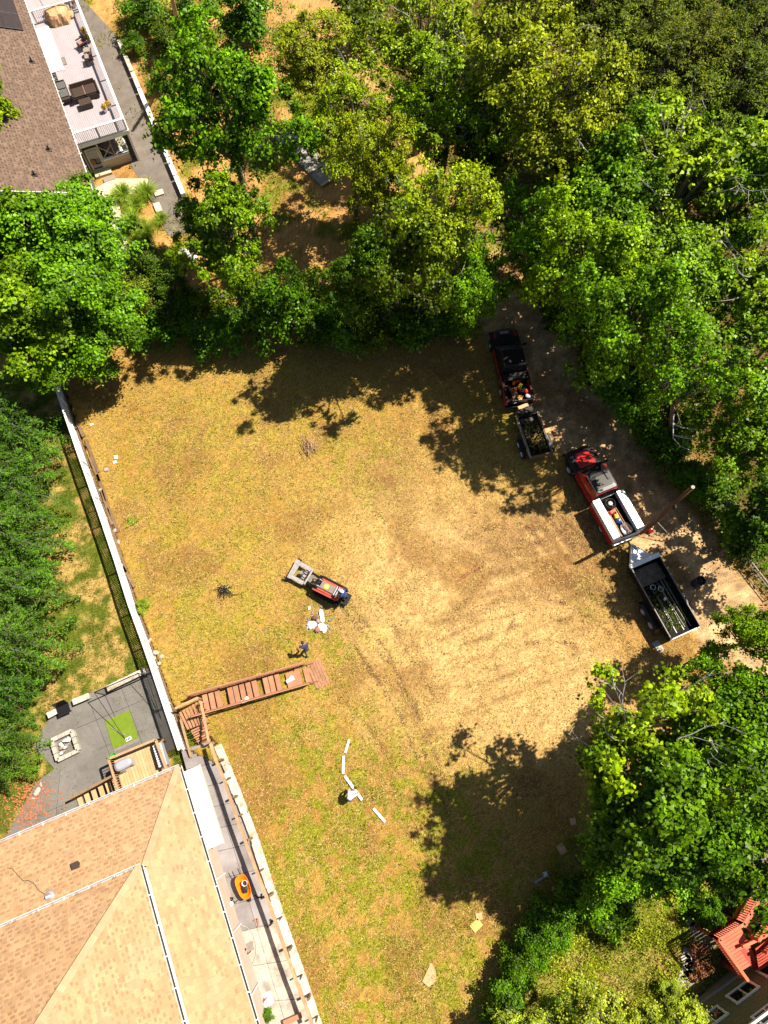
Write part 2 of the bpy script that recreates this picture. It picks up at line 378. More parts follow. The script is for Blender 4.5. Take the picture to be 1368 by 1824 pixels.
def ground_color(X, Y):
    n1 = fbm(X, Y, 6.0, 11); n2 = fbm(X, Y, 1.6, 21); n3 = fbm(X, Y, .5, 31, 3); n4 = _rng.random(X.shape)
    S = X.shape
    straw = np.array([.345, .207, .046]); orange = np.array([.275, .137, .032]); bare = np.array([.47, .30, .12])
    gy = np.array([.20, .185, .016]); brown = np.array([.15, .080, .032]); drv = np.array([.42, .265, .13])
    def mixc(c, d, t): t = np.clip(t, 0, 1)[..., None]; return c * (1 - t) + d * t
    c = np.broadcast_to(straw, S + (3,)).copy()
    c = mixc(c, orange, (n1 - .42) * 2.4 + (n3 - .5) * 1.1)
    bz = blob(X, Y, 900, 1110, 6.5, 1.1) + blob(X, Y, 720, 960, 6, .7) + blob(X, Y, 700, 1080, 4, .5) + blob(X, Y, 1010, 1240, 4, .6) + blob(X, Y, 820, 1230, 5, .6)
    c = mixc(c, bare, np.clip(bz, 0, 1) * (.75 + .5 * n2) + (n3 - .6) * .5)
    rz_ = blob(X, Y, 715, 845, 2.4, .8) + blob(X, Y, 880, 960, 3, .7) + blob(X, Y, 1000, 960, 3.5, .9) + blob(X, Y, 1040, 1030, 3, .7)
    c = mixc(c, np.array([.22, .115, .05]), rz_ * (.4 + .8 * n2))
    gm = (blob(X, Y, 560, 1160, 3.5, .8) + blob(X, Y, 600, 1500, 7, .9) + blob(X, Y, 700, 1650, 7, .9) + blob(X, Y, 450, 1400, 5, .6) + blob(X, Y, 300, 800, 6, .55)
          + blob(X, Y, 640, 820, 4, .6) + blob(X, Y, 520, 1600, 5, .8) + blob(X, Y, 820, 1600, 5, .8) + blob(X, Y, 430, 1000, 7, .45) + blob(X, Y, 300, 1100, 5, .45)
          + blob(X, Y, 1130, 970, 1.8, .9) + blob(X, Y, 1050, 1070, 1.2, .8) + blob(X, Y, 900, 760, 4, .7) + blob(X, Y, 500, 650, 5, .5) + blob(X, Y, 700, 1780, 7, .7) + blob(X, Y, 700, 1480, 3, .4))
    c = mixc(c, gy, .9 * gm * np.clip((n3 - .42) * 5 + (n2 - .45) * 2, 0, 1))
    # left lawn
    lm = low_mask(X, Y)
    lawn = mixc(np.broadcast_to(np.array([.095, .115, .012]), S + (3,)).copy(), np.array([.30, .20, .06]), (n2 - .44) * 4 + (n3 - .5) * 3)
    c = np.where((lm > .01)[..., None], lawn, c)
    # lower right meadow
    mg = G(1090, 1720); md = np.clip((X - (mg.x - 6 + (Y - mg.y) * .55)) / 1.5, 0, 1) * (Y < -3)
    mead = mixc(np.broadcast_to(np.array([.15, .17, .015]), S + (3,)).copy(), np.array([.26, .17, .06]), (n2 - .5) * 3 + (n3 - .5) * 2)
    c = mixc(c, mead, md)
    # land beyond the field
    bg = np.clip((Y - 32.5) / 1.0, 0, 1) * (X < 10)
    ft = mixc(np.broadcast_to(np.array([.43, .235, .075]), S + (3,)).copy(), np.array([.15, .15, .02]), (fbm(X, Y, 2.2, 77) - .52) * 7)
    c = mixc(c, ft, bg)
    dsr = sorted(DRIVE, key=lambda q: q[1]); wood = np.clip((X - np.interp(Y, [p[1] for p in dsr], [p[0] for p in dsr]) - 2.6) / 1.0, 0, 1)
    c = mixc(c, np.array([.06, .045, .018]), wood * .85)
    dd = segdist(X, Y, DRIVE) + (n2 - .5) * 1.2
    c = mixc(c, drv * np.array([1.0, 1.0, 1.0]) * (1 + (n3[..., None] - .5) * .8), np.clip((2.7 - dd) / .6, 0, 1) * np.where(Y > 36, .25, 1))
    far = np.clip((dd - 0) / 2.4, 0, 1)
    rut = np.zeros(S)
    for r in RUTS:
        d = segdist(X, Y, r) + (n3 - .5) * .25; rut = np.maximum(rut, np.clip((.13 - d) / .12, 0, 1) * np.clip((n2 - .3) * 4, 0, 1))
    def streak(px, py, r, dx, dy, seed, s=.35):
        a_ = math.atan2(dy, dx); U = X * math.cos(a_) + Y * math.sin(a_); Vv = -X * math.sin(a_) + Y * math.cos(a_) + .35 * np.sin(U * .25 + seed)
        return np.clip(blob(X, Y, px, py, r, 1.3), 0, 1) * (fbm(U / 9, Vv, s, seed, 2) - .5)
    stv = streak(930, 1080, 5.5, .93, .36, 61) + streak(690, 1230, 5, .55, -.83, 63) + streak(1010, 960, 4, .55, -.83, 65) + streak(860, 1200, 5, .9, .42, 67)
    c = mixc(c, brown, np.clip(stv * 2.0 - .10, 0, .6)); c = mixc(c, bare, np.clip(-stv * 2.4 - .15, 0, .6))
    c = mixc(c, brown, rut * .45)
    c = mixc(c, np.array([.22, .115, .035]), np.clip((fbm(X, Y, 3.2, 131) - .56) * 6, 0, .7) * (low_mask(X, Y) < .01))
    for px, py in ((560, 1062), (575, 1070), (770, 1380), (1040, 1055), (690, 1405), (655, 1420), (735, 1430)):
        c = mixc(c, brown, blob(X, Y, px, py, .6, .6) * (n3 > .45))
    c = c * (1 + (n4[..., None] - .5) * .45) * (1 + (n3[..., None] - .5) * .6)
    return np.clip(c, .01, .8), gm, rut, lm, md, bg, wood, dd
def ground_z(X, Y, rut=None):
    z = (fbm(X, Y, 3.0, 51) - .5) * .10 + (fbm(X, Y, .45, 61, 3) - .5) * .07
    if rut is not None: z = z - rut * .05
    return z + low_mask(X, Y) * LOW
def axis(lo, hi, step, mid_lo, mid_hi, mid):
    a = list(np.arange(lo, hi, step))
    left = list(np.arange(mid_lo, lo, mid)); right = list(np.arange(hi, mid_hi, mid))
    ext = [mid_hi + d for d in (2, 6, 14, 30, 60, 120, 240, 480)]; exl = [mid_lo - d for d in (480, 240, 120, 60, 30, 14, 6, 2)]
    return np.array(exl + left + a + right + ext)
xs = axis(-20, 21, .13, -38, 38, .35); ys = axis(-14, 31, .13, -18, 68, .35)
GX, GY = np.meshgrid(xs, ys)
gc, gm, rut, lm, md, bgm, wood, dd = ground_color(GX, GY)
GZ = ground_z(GX, GY, rut)
ny, nx = GX.shape
me = bpy.data.meshes.new('ground')
V = np.stack([GX, GY, GZ], -1).reshape(-1, 3)
ii = (np.arange(ny - 1)[:, None] * nx + np.arange(nx - 1)[None, :]).ravel()
F = np.stack([ii, ii + 1, ii + nx + 1, ii + nx], -1)
def fast_mesh(name, V, F, m, smooth=False):
    me = bpy.data.meshes.new(name)
    k = F.shape[1]
    me.vertices.add(len(V)); me.vertices.foreach_set('co', V.astype(np.float32).ravel())
    me.loops.add(F.size); me.loops.foreach_set('vertex_index', F.astype(np.int32).ravel())
    me.polygons.add(len(F)); me.polygons.foreach_set('loop_start', np.arange(0, F.size, k, dtype=np.int32))
    me.polygons.foreach_set('loop_total', np.full(len(F), k, dtype=np.int32))
    if smooth: me.polygons.foreach_set('use_smooth', np.ones(len(F), bool))
    me.update(calc_edges=True)
    if m: me.materials.append(m)
    return me
gmat, nt, p = new_mat('ground_cover'); N = nt.nodes; L = nt.links
at = N.new('ShaderNodeAttribute'); at.attribute_name = 'soil'
tc = N.new('ShaderNodeTexCoord')
n1_ = N.new('ShaderNodeTexNoise'); n1_.inputs['Scale'].default_value = 14; n1_.inputs['Detail'].default_value = 5; n1_.inputs['Roughness'].default_value = .75
L.new(tc.outputs['Object'], n1_.inputs['Vector'])
mr = N.new('ShaderNodeMapRange'); mr.inputs[1].default_value = .32; mr.inputs[2].default_value = .68; mr.inputs[3].default_value = .42; mr.inputs[4].default_value = 1.5
L.new(n1_.outputs[0], mr.inputs[0])
hs = N.new('ShaderNodeHueSaturation'); L.new(at.outputs['Color'], hs.inputs['Color']); L.new(mr.outputs[0], hs.inputs['Value'])
L.new(hs.outputs[0], p.inputs['Base Color']); p.inputs['Roughness'].default_value = .95; p.inputs['Specular IOR Level'].default_value = .1
b = N.new('ShaderNodeBump'); b.inputs['Strength'].default_value = .9; b.inputs['Distance'].default_value = .05; L.new(n1_.outputs[0], b.inputs['Height']); L.new(b.outputs[0], p.inputs['Normal'])
gme = fast_mesh('ground', V, F, gmat, True)
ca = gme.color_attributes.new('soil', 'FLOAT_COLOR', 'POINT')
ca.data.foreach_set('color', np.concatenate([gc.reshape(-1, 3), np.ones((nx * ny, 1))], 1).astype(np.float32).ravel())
ground = struct(obj('ground', gme))

# small ground litter and weeds: geometry nobody could count
def blades(name, X, Y, Z, Lr, Wr, tilt, m, seed, lean=None):
    rg = np.random.default_rng(seed); n = len(X)
    az = rg.uniform(0, 2 * np.pi, n); Ln = rg.uniform(*Lr, n); Wd = rg.uniform(*Wr, n); tl = rg.uniform(*tilt, n)
    d = np.stack([np.cos(az) * np.cos(tl), np.sin(az) * np.cos(tl), np.sin(tl)], -1)
    s = np.stack([-np.sin(az), np.cos(az), rg.uniform(-.3, .3, n)], -1)
    P0 = np.stack([X, Y, Z], -1)
    A = P0 - s * Wd[:, None] / 2; B = P0 + s * Wd[:, None] / 2; C = P0 + d * Ln[:, None]
    V = np.stack([A, B, C], 1).reshape(-1, 3); F = np.arange(3 * n).reshape(-1, 3)
    return obj(name, fast_mesh(name, V, F, m), kind='stuff')
def scatter(n, seed, fn, box):
    rg = np.random.default_rng(seed)
    X = rg.uniform(box[0], box[1], n); Y = rg.uniform(box[2], box[3], n)
    k = rg.random(n) < fn(X, Y); return X[k], Y[k]
def field_only(X, Y): return (low_mask(X, Y) < .01) & (segdist(X, Y, DRIVE) > 2.6) & (X > np.interp(Y, by, bx) + .3)
FB = (-24, 22, -14, 33)
def d_straw(X, Y): return field_only(X, Y) * np.clip(.35 + .9 * (fbm(X, Y, .8, 91) - .4) * 2, .1, 1)
X, Y = scatter(260000, 1, d_straw, FB)
o = blades('dry_straw', X, Y, ground_z(X, Y) + .02, (.08, .24), (.015, .04), (.05, .5), M_['straw'], 2)
tag(o, 'short dry tan straw and cut stubble strewn over the field', 'straw')
X, Y = scatter(80000, 3, d_straw, FB)
o = blades('brown_leaf_litter', X, Y, ground_z(X, Y) + .015, (.05, .14), (.03, .07), (.0, .5), M_['straw_d'], 4)
tag(o, 'brown bits of leaf litter and bark strewn over the field', 'litter')
def d_green(X, Y):
    _, g, r, l, m_, b_, w_, d_ = ground_color(X, Y)
    return field_only(X, Y) * np.clip(g * .8 + .02, 0, 1) * np.clip((fbm(X, Y, .5, 31, 3) - .40) * 6 + (fbm(X, Y, 1.6, 21) - .45) * 2, 0.03, 1)
X, Y = scatter(230000, 5, d_green, FB)
o = blades('field_weeds', X, Y, ground_z(X, Y) + .02, (.08, .22), (.02, .05), (.3, 1.3), M_['greenblade'], 6)
tag(o, 'yellow green weeds and grass tufts sprouting through the dry field', 'weeds')
def d_lawn(X, Y): return (low_mask(X, Y) > .5) * np.clip((fbm(X, Y, 1.6, 21) - .38) * 2 + .5 - (fbm(X, Y, .5, 31, 3) - .5) * 3, 0, 1)
X, Y = scatter(90000, 7, d_lawn, (-32, -9, -4, 27))
o = blades('lawn_grass', X, Y, ground_z(X, Y) + .01, (.08, .18), (.025, .05), (.4, 1.3), M_['lawn'], 8)
tag(o, 'patchy green lawn grass between the lattice fence and the evergreens', 'grass')
gmd = G(1090, 1720)
def d_mead(X, Y):
    return (np.clip((X - (gmd.x - 6 + (Y - gmd.y) * .55)) / 1.5, 0, 1)) * (Y < -4) * np.clip((fbm(X, Y, 1.2, 41) - .35) * 3, 0.1, 1)
X, Y = scatter(90000, 9, d_mead, (5, 20, -16, -4))
o = blades('meadow_plants', X, Y, ground_z(X, Y) + .02, (.12, .40), (.03, .08), (.4, 1.4), M_['greenblade'], 10)
tag(o, 'knee high yellow green meadow plants at the lower right', 'meadow plants')
def d_road(X, Y): return (segdist(X, Y, DRIVE) < 2.9) * .5
X, Y = scatter(60000, 12, d_road, (-8, 26, -8, 40))
o = blades('road_gravel', X, Y, ground_z(X, Y) + .02, (.03, .08), (.03, .07), (.0, .4), M_['stone_w'], 13)
tag(o, 'fine gravel and grit loose on the dirt driveway', 'gravel')
def d_far(X, Y): return (Y > 33) * np.clip((fbm(X, Y, 2.2, 77) - .48) * 7, 0.03, 1) * .6
X, Y = scatter(60000, 14, d_far, (-30, 10, 33, 66))
o = blades('bank_weeds', X, Y, ground_z(X, Y) + .02, (.15, .45), (.04, .09), (.4, 1.3), M_['greenblade'], 15)
tag(o, 'rough weeds on the orange sandy bank beyond the hedge', 'weeds')
def d_soil(X, Y):
    r = np.zeros(X.shape)
    for q in RUTS: r = np.maximum(r, (segdist(X, Y, q) + (fbm(X, Y, .5, 31, 3) - .5) * .25) < .14)
    return r * np.clip((fbm(X, Y, 1.1, 23) - .46) * 6, 0, 1) * .22
X, Y = scatter(260000, 16, d_soil, (-6, 18, -6, 22))
o = blades('turned_soil_clods', X, Y, ground_z(X, Y) + .01, (.04, .12), (.03, .07), (.0, .8), M_['soil'], 17)
tag(o, 'dark clods of turned soil along the tyre ruts in the field', 'soil clods')

# ------------------------------------------------------------------ trees
#UNDER
def leaf_quads(P, Nn, L0, W0, rg, droop=0.0):
    n = len(P)
    Nn = Nn / np.linalg.norm(Nn, axis=1, keepdims=True)
    t = rg.normal(size=(n, 3)); t[:, 2] -= droop
    t -= Nn * (t * Nn).sum(1, keepdims=True); t /= np.linalg.norm(t, axis=1, keepdims=True)
    s = np.cross(Nn, t); Ln = rg.uniform(.45, 1.4, n)[:, None] * L0; Wn = rg.uniform(.7, 1.2, n)[:, None] * W0
    a = P - t * Ln * .5; c = P + t * Ln * .5 - Nn * Ln * .1
    b_ = P + s * Wn * .5 + Nn * Wn * .15 - t * Ln * .05; d = P - s * Wn * .5 + Nn * Wn * .15 - t * Ln * .05
    return np.stack([a, b_, c, d], 1).reshape(-1, 3), np.arange(4 * n).reshape(-1, 4)
def rand_dirs(rg, n, zmin=-1.0):
    z = rg.uniform(zmin, 1, n); a = rg.uniform(0, 2 * np.pi, n); r = np.sqrt(np.maximum(0, 1 - z * z))
    return np.stack([r * np.cos(a), r * np.sin(a), z], -1)
def crown(R0, RZ, zc, nlobe, nclump, nleaf, L0, W0, seed, openness=.0, droop=.2, clr=(.30, .62), trunk=.22, flat=.55):
    """limbs end in lobes of uneven size, lobes carry flat sprays, sprays carry the leaves"""
    rg = np.random.default_rng(seed)
    nl2 = int(nlobe * 1.9)
    lobes = rand_dirs(rg, nl2, -.72); lobes[:, :2] *= rg.uniform(.75, 1.15, nl2)[:, None]
    ld = rg.uniform(.15, .86, nl2) ** .8; lr = rg.uniform(.20, .44, nl2) * (1.15 - .45 * ld)
    wts = lr ** 2; wts /= wts.sum()
    C = []; O = []
    for i in range(nclump):
        k = rg.choice(nl2, p=wts); d = rand_dirs(rg, 1, -.5)[0] + lobes[k] * .5; d /= np.linalg.norm(d)
        u = lobes[k] * ld[k] + d * lr[k] * rg.uniform(.25, 1.0) ** .5
        u = u * (1 + rg.normal() * .05)
        C.append((u[0] * R0, u[1] * R0, u[2] * RZ + zc)); O.append(d)
    C = np.array(C); O = np.array(O)
    w = rg.uniform(.35, 1.0, nclump); w[rg.random(nclump) < openness] *= .12
    cnt = (w / w.sum() * nleaf).astype(int)
    idx = np.repeat(np.arange(nclump), cnt); n = len(idx)
    cr = rg.uniform(*clr, nclump) * R0 / 4.5 if R0 > 3 else rg.uniform(*clr, nclump)
    d = rand_dirs(rg, n, -.8) + O[idx] * .3; d /= np.linalg.norm(d, axis=1, keepdims=True)
    rad = np.abs(rg.normal(0, .62, n)).clip(0, 1.7)
    P = C[idx] + d * (cr[idx] * rad)[:, None] * np.array([1.25, 1.25, flat])
    P[:, 2] -= .12 * (((P[:, 0] - C[idx, 0]) ** 2 + (P[:, 1] - C[idx, 1]) ** 2) / np.maximum(cr[idx], .1))
    Nn = d * .30 + O[idx] * .30 + np.array([.10, .05, .85]) + rg.normal(size=(n, 3)) * .40
    V, F = leaf_quads(P, Nn, L0, W0, rg, droop)
    tb = MB(); c0 = Vector((rg.uniform(-.2, .2), rg.uniform(-.2, .2), zc - RZ * .55))
    tb.tube([(0, 0, -.1), (0.05, .03, c0.z * .5), c0, Vector((c0.x, c0.y, zc + RZ * .35))], [trunk * 1.25, trunk, trunk * .8, trunk * .25], 9)
    for k in range(nl2):
        e = Vector((lobes[k][0] * R0 * ld[k], lobes[k][1] * R0 * ld[k], lobes[k][2] * RZ * ld[k] + zc))
        m = (c0 + e) / 2 + Vector((rg.normal() * .15, rg.normal() * .15, .2)); tb.tube([c0 - Vector((0, 0, .3)), m, e], [trunk * .42, trunk * .25, trunk * .12], 5)
        for j in range(nclump):
            if np.linalg.norm(C[j] - np.array(e)) < max(R0, RZ) * lr[k] * .95 and rg.random() < .35:
                q = Vector(C[j]); tb.tube([e, (e + q) / 2 + Vector((0, 0, .1)), q + Vector(O[j]) * .35], [trunk * .10, trunk * .06, .012], 4, cap=False)
    return V, F, tb
def twigs_mesh(R0, zc, n, seed, rz=.8):
    rg = np.random.default_rng(seed); tb = MB()
    for i in range(n):
        d = Vector(rand_dirs(rg, 1, .0)[0]); p = Vector((d.x * R0 * .35, d.y * R0 * .35, zc + d.z * R0 * rz * .3)); pts = [p.copy()]; rs = [.028]
        for k in range(5):
            d = (d + Vector(rg.normal(size=3)) * .28 + Vector((0, 0, .05))).normalized(); p = p + d * R0 * .15; pts.append(p.copy()); rs.append(.028 - .0045 * k)
            if k > 0:
                for _ in range(2):
                    q = p.copy(); e = (d + Vector(rg.normal(size=3)) * .7).normalized(); l = rg.uniform(.3, .8)
                    tb.tube([q, q + e * l * .5, q + e * l + Vector((0, 0, .08))], [.013, .010, .005], 3, cap=False)
        tb.tube(pts, rs, 4, cap=False)
    return tb
def conifer(H, R0, seed, nb=130, nl=190, L0=.20, W0=.06, droop=.35):
    rg = np.random.default_rng(seed); Ps = []; Ns = []; tb = MB()
    tb.tube([(0, 0, -.1), (0, 0, H * .5), (0, 0, H)], [.22, .13, .02], 8)
    for i in range(nb):
        t = (i + .5) / nb; z = H * (.08 + .9 * t); rl = R0 * (1 - t) ** .75 * rg.uniform(.75, 1.1) + .15
        a = i * 2.399 + rg.uniform(-.3, .3); u = np.array([math.cos(a), math.sin(a), 0]); w = np.array([-u[1], u[0], 0])
        n = int(nl * (rl / R0 + .15)); s = rg.uniform(.12, 1, n) ** .75; lat = rg.normal(size=n) * .22 * rl * (1.15 - s) * .9
        zz = z + .25 * rl * s * (1 - s) * 1.6 - droop * rl * s ** 2 - np.abs(lat) * .35 + rg.normal(size=n) * .04
        P = u * (s * rl)[:, None] + w * lat[:, None]; P[:, 2] = zz; Ps.append(P)
        Ns.append(np.array([0, 0, 1.0]) + u * .35 + rg.normal(size=(n, 3)) * .35)
        tb.tube([(0, 0, z), tuple(u * rl * .5 + np.array([0, 0, z + .1 * rl])), tuple(u * rl * .95 + np.array([0, 0, z - droop * rl * .85]))], [.035, .022, .008], 4, cap=False)
    P = np.concatenate(Ps); Nn = np.concatenate(Ns)
    V, F = leaf_quads(P, Nn, L0, W0, rg, .5); return V, F, tb
VAR = {}
def reg(name, V, F, tb, zc, R0, mleaf, twig=None):
    VAR[name] = dict(leaf=fast_mesh(name + '_leaves', V, F, M_[mleaf]), trunk=(tb.mesh(name + '_trunk', M_['bark']) if tb else None), zc=zc, R=R0,
                     twig=(twig.mesh(name + '_twig', M_['bare']) if twig else None))
reg('maple_a', *crown(4.6, 4.2, 7.5, 13, 340, 36000, .21, .18, 101, .05), 7.5, 4.6, 'maple')
reg('maple_b', *crown(4.6, 3.8, 7.5, 15, 360, 34000, .20, .18, 202, .12), 7.5, 4.6, 'maple')
reg('maple_c', *crown(4.4, 4.6, 7.5, 10, 280, 28000, .23, .20, 303, .15), 7.5, 4.4, 'maple')
reg('locust_a', *crown(4.4, 4.0, 7.5, 14, 420, 36000, .18, .13, 404, .15, .1, (.25, .55)), 7.5, 4.4, 'maple_y', twigs_mesh(4.0, 7.5, 3, 5))
reg('locust_b', *crown(4.2, 4.4, 7.5, 12, 380, 30000, .18, .13, 505, .2, .1, (.25, .55)), 7.5, 4.2, 'maple_o', twigs_mesh(4.0, 7.5, 4, 6))
reg('sparse', *crown(4.2, 3.6, 7.5, 12, 200, 14000, .24, .20, 606, .3, .1, (.25, .6)), 7.5, 4.2, 'maple_y', twigs_mesh(4.4, 7.5, 9, 7))
reg('open', *crown(4.4, 3.8, 7.5, 12, 130, 8000, .22, .19, 717, .2, clr=(.35, .62)), 7.5, 4.4, 'maple')
reg('hemlock', *crown(4.4, 4.6, 7.0, 24, 620, 44000, .22, .08, 707, 0, .6, (.22, .42), flat=.35), 7.0, 4.4, 'hem')
reg('spruce', *conifer(10, 3.6, 808, 110, 170, .26, .07), 5.0, 3.6, 'spruce')
reg('cedar', *crown(1.3, 2.6, 2.8, 9, 60, 9000, .12, .07, 909, 0, 0, (.25, .45), .1), 2.8, 1.3, 'maple_d')
reg('shrub_a', *crown(1.7, 1.3, 1.3, 9, 90, 8500, .14, .11, 111, .05, 0, (.2, .42), .05), 1.3, 1.7, 'shrub')
reg('shrub_b', *crown(1.7, 1.2, 1.2, 8, 80, 6500, .17, .13, 222, .1, 0, (.2, .45), .05), 1.2, 1.7, 'maple_d')
tree_rg = random.Random(3)
def tree(kind, px, py, zc, r, label, cat='tree', name='broadleaf_tree', group=None, m=None, rz=None, zs=None, base=0.0, lean=None):
    v = VAR[kind]; g = G(px, py, zc); s = r / v['R']; sz = (zc - base) / v['zc'] if zs is None else zs
    t = thing(name, label, cat, (g.x, g.y, base), tree_rg.uniform(0, 6.28) if rz is None else rz, group, (s, s, sz))
    if lean:                                   # trunk rooted to one side, crown reaching over
        b_ = Vector((g.x + lean[0], g.y + lean[1], base)); ax_ = g - b_
        t.location = b_; t.rotation_euler = (ax_.to_track_quat('Z', 'Y').to_matrix() @ Matrix.Rotation(tree_rg.uniform(0, 6.28), 3, 'Z')).to_euler(); t.scale = (s, s, ax_.length / v['zc'])
    c = obj('foliage' if cat in ('shrub', 'plant') else 'crown', v['leaf'], parent=t)
    if m:
        c.material_slots[0].link = 'OBJECT'; c.material_slots[0].material = M_[m]
    if v['trunk'] is not None: obj('stem' if cat == 'shrub' else 'trunk', v['trunk'], parent=t)
    if v['twig'] is not None and m != 'shrub_m': obj('bare_branches', v['twig'], parent=t, kind='stuff')
    return t
#TREES
# dark undergrowth of the woods and hedges: low leaves nobody could count
def undergrowth(name, n, seed, fn, box, h, m, label, L0=.2, W0=.15):
    X, Y = scatter(n, seed, fn, box); rg_ = np.random.default_rng(seed + 1); k = len(X)
    hz = np.clip(fbm(X, Y, 1.8, seed + 60) * 1.6 - .3, .1, 1) * h
    P = np.stack([X, Y, ground_z(X, Y) + hz * rg_.uniform(.3, 1, k)], -1)
    V, F = leaf_quads(P, np.array([0, 0, 1.0]) + rg_.normal(size=(k, 3)) * .5, L0, W0, rg_)
    tag(obj(name, fast_mesh(name, V, F, M_[m]), kind='stuff'), label, 'undergrowth')
_ds = sorted(DRIVE, key=lambda q: q[1])
def drive_x(Y): return np.interp(Y, [p[1] for p in _ds], [p[0] for p in _ds])
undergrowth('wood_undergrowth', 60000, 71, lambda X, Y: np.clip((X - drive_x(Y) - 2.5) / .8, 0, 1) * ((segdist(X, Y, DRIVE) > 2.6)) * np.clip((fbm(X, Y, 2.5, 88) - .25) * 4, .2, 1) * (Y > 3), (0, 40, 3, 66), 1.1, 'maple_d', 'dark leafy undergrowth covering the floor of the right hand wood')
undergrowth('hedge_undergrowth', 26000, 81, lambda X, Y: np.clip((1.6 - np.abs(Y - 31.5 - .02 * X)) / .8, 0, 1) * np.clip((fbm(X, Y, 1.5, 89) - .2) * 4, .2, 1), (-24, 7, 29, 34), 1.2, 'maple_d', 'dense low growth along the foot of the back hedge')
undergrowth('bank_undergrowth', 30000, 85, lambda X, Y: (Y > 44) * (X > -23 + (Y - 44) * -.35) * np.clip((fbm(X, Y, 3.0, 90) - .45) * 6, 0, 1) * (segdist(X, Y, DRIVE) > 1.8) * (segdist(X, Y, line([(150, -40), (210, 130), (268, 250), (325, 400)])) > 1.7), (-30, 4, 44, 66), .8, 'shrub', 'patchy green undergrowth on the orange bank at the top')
_mg = G(1090, 1720)
_w0 = G(1231, 1780, 0)
def HRx(X, Y): return -(X - _w0.x) * math.sin(R(29.9)) + (Y - _w0.y) * math.cos(R(29.9))
undergrowth('meadow_leaves', 42000, 95, lambda X, Y: np.clip((X - (_mg.x - 4.6 + (Y - _mg.y) * .55)) / 1.2, 0, 1) * (Y < -4.5) * (HRx(X, Y) > .1) * np.clip((fbm(X, Y, 1.2, 41) - .3) * 3, 0.15, 1), (4, 19, -16, -4), .45, 'shrub_m', 'lush yellow green leafy growth in the lower right yard', .12, .07)

# ------------------------------------------------------------------ shingled roofs
def clip_poly(poly, region):
    out = poly
    n = len(region)
    for i in range(n):
        a = region[i]; b = region[(i + 1) % n]
        res = []
        if not out: return out
        def side(p): return (b[0] - a[0]) * (p[1] - a[1]) - (b[1] - a[1]) * (p[0] - a[0])
        for j in range(len(out)):
            p = out[j]; q = out[(j + 1) % len(out)]; sp = side(p); sq = side(q)
            if sp >= 0: res.append(p)
            if (sp >= 0) != (sq >= 0):
                t = sp / (sp - sq); res.append((p[0] + (q[0] - p[0]) * t, p[1] + (q[1] - p[1]) * t))
        out = res
    return out
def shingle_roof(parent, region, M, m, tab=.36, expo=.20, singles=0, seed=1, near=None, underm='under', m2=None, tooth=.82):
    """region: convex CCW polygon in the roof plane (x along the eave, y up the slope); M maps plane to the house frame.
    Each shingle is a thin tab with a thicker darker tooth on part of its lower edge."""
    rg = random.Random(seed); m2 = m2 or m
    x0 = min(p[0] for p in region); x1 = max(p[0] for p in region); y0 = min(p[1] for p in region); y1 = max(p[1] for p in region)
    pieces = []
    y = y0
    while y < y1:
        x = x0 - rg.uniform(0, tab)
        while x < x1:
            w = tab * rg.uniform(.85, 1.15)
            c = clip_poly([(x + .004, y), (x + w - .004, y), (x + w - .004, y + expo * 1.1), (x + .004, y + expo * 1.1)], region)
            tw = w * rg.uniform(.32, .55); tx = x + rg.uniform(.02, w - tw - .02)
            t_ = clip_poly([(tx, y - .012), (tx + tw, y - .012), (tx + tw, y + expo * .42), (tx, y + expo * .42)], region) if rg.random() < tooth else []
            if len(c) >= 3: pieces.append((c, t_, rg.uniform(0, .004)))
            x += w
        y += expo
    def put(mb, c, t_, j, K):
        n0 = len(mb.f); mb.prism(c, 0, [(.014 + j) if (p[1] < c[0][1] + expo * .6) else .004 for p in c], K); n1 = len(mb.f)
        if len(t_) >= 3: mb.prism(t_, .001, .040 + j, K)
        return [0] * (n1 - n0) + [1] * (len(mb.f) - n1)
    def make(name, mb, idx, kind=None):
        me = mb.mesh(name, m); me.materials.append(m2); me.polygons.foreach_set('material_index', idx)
        o = bpy.data.objects.new(name, me); COL.objects.link(o); o.parent = parent
        if kind: o['kind'] = kind
        return o
    if singles:
        full = sorted([q for q in pieces if len(q[0]) == 4 and len(q[1]) in (0, 4)], key=lambda q: (M @ Vector((q[0][0][0], q[0][0][1], 0)) - near).length)
        ind = full[:singles]; ids = set(id(q) for q in ind)
        pieces = [q for q in pieces if id(q) not in ids]
        for c, t_, j in ind:
            ox, oy = c[0]; mb = MB(); idx = put(mb, [(p[0] - ox, p[1] - oy) for p in c], [(p[0] - ox, p[1] - oy) for p in t_], j, None)
            make('shingle', mb, idx).matrix_local = M @ Matrix.Translation((ox, oy, 0))
    mb = MB(); idx = []
    for c, t_, j in pieces: idx += put(mb, c, t_, j, M)
    make('shingle_field', mb, idx, 'stuff')
    b = MB(); b.prism(region, -.10, -.003, M); obj('roof_deck', b, M_[underm], parent)
def plane_M(o, ex, ey):
    ex = Vector(ex).normalized(); ey = Vector(ey); ey = (ey - ex * ey.dot(ex)).normalized(); ez = ex.cross(ey)
    return Matrix(((ex.x, ey.x, ez.x, o[0]), (ex.y, ey.y, ez.y, o[1]), (ex.z, ey.z, ez.z, o[2]), (0, 0, 0, 1)))
def to_plane(M, pts):
    Mi = M.inverted(); return [tuple((Mi @ Vector(p))[:2]) for p in pts]
def ccw(poly):
    a = sum(poly[i][0] * poly[(i + 1) % len(poly)][1] - poly[(i + 1) % len(poly)][0] * poly[i][1] for i in range(len(poly)))
    return poly if a > 0 else poly[::-1]
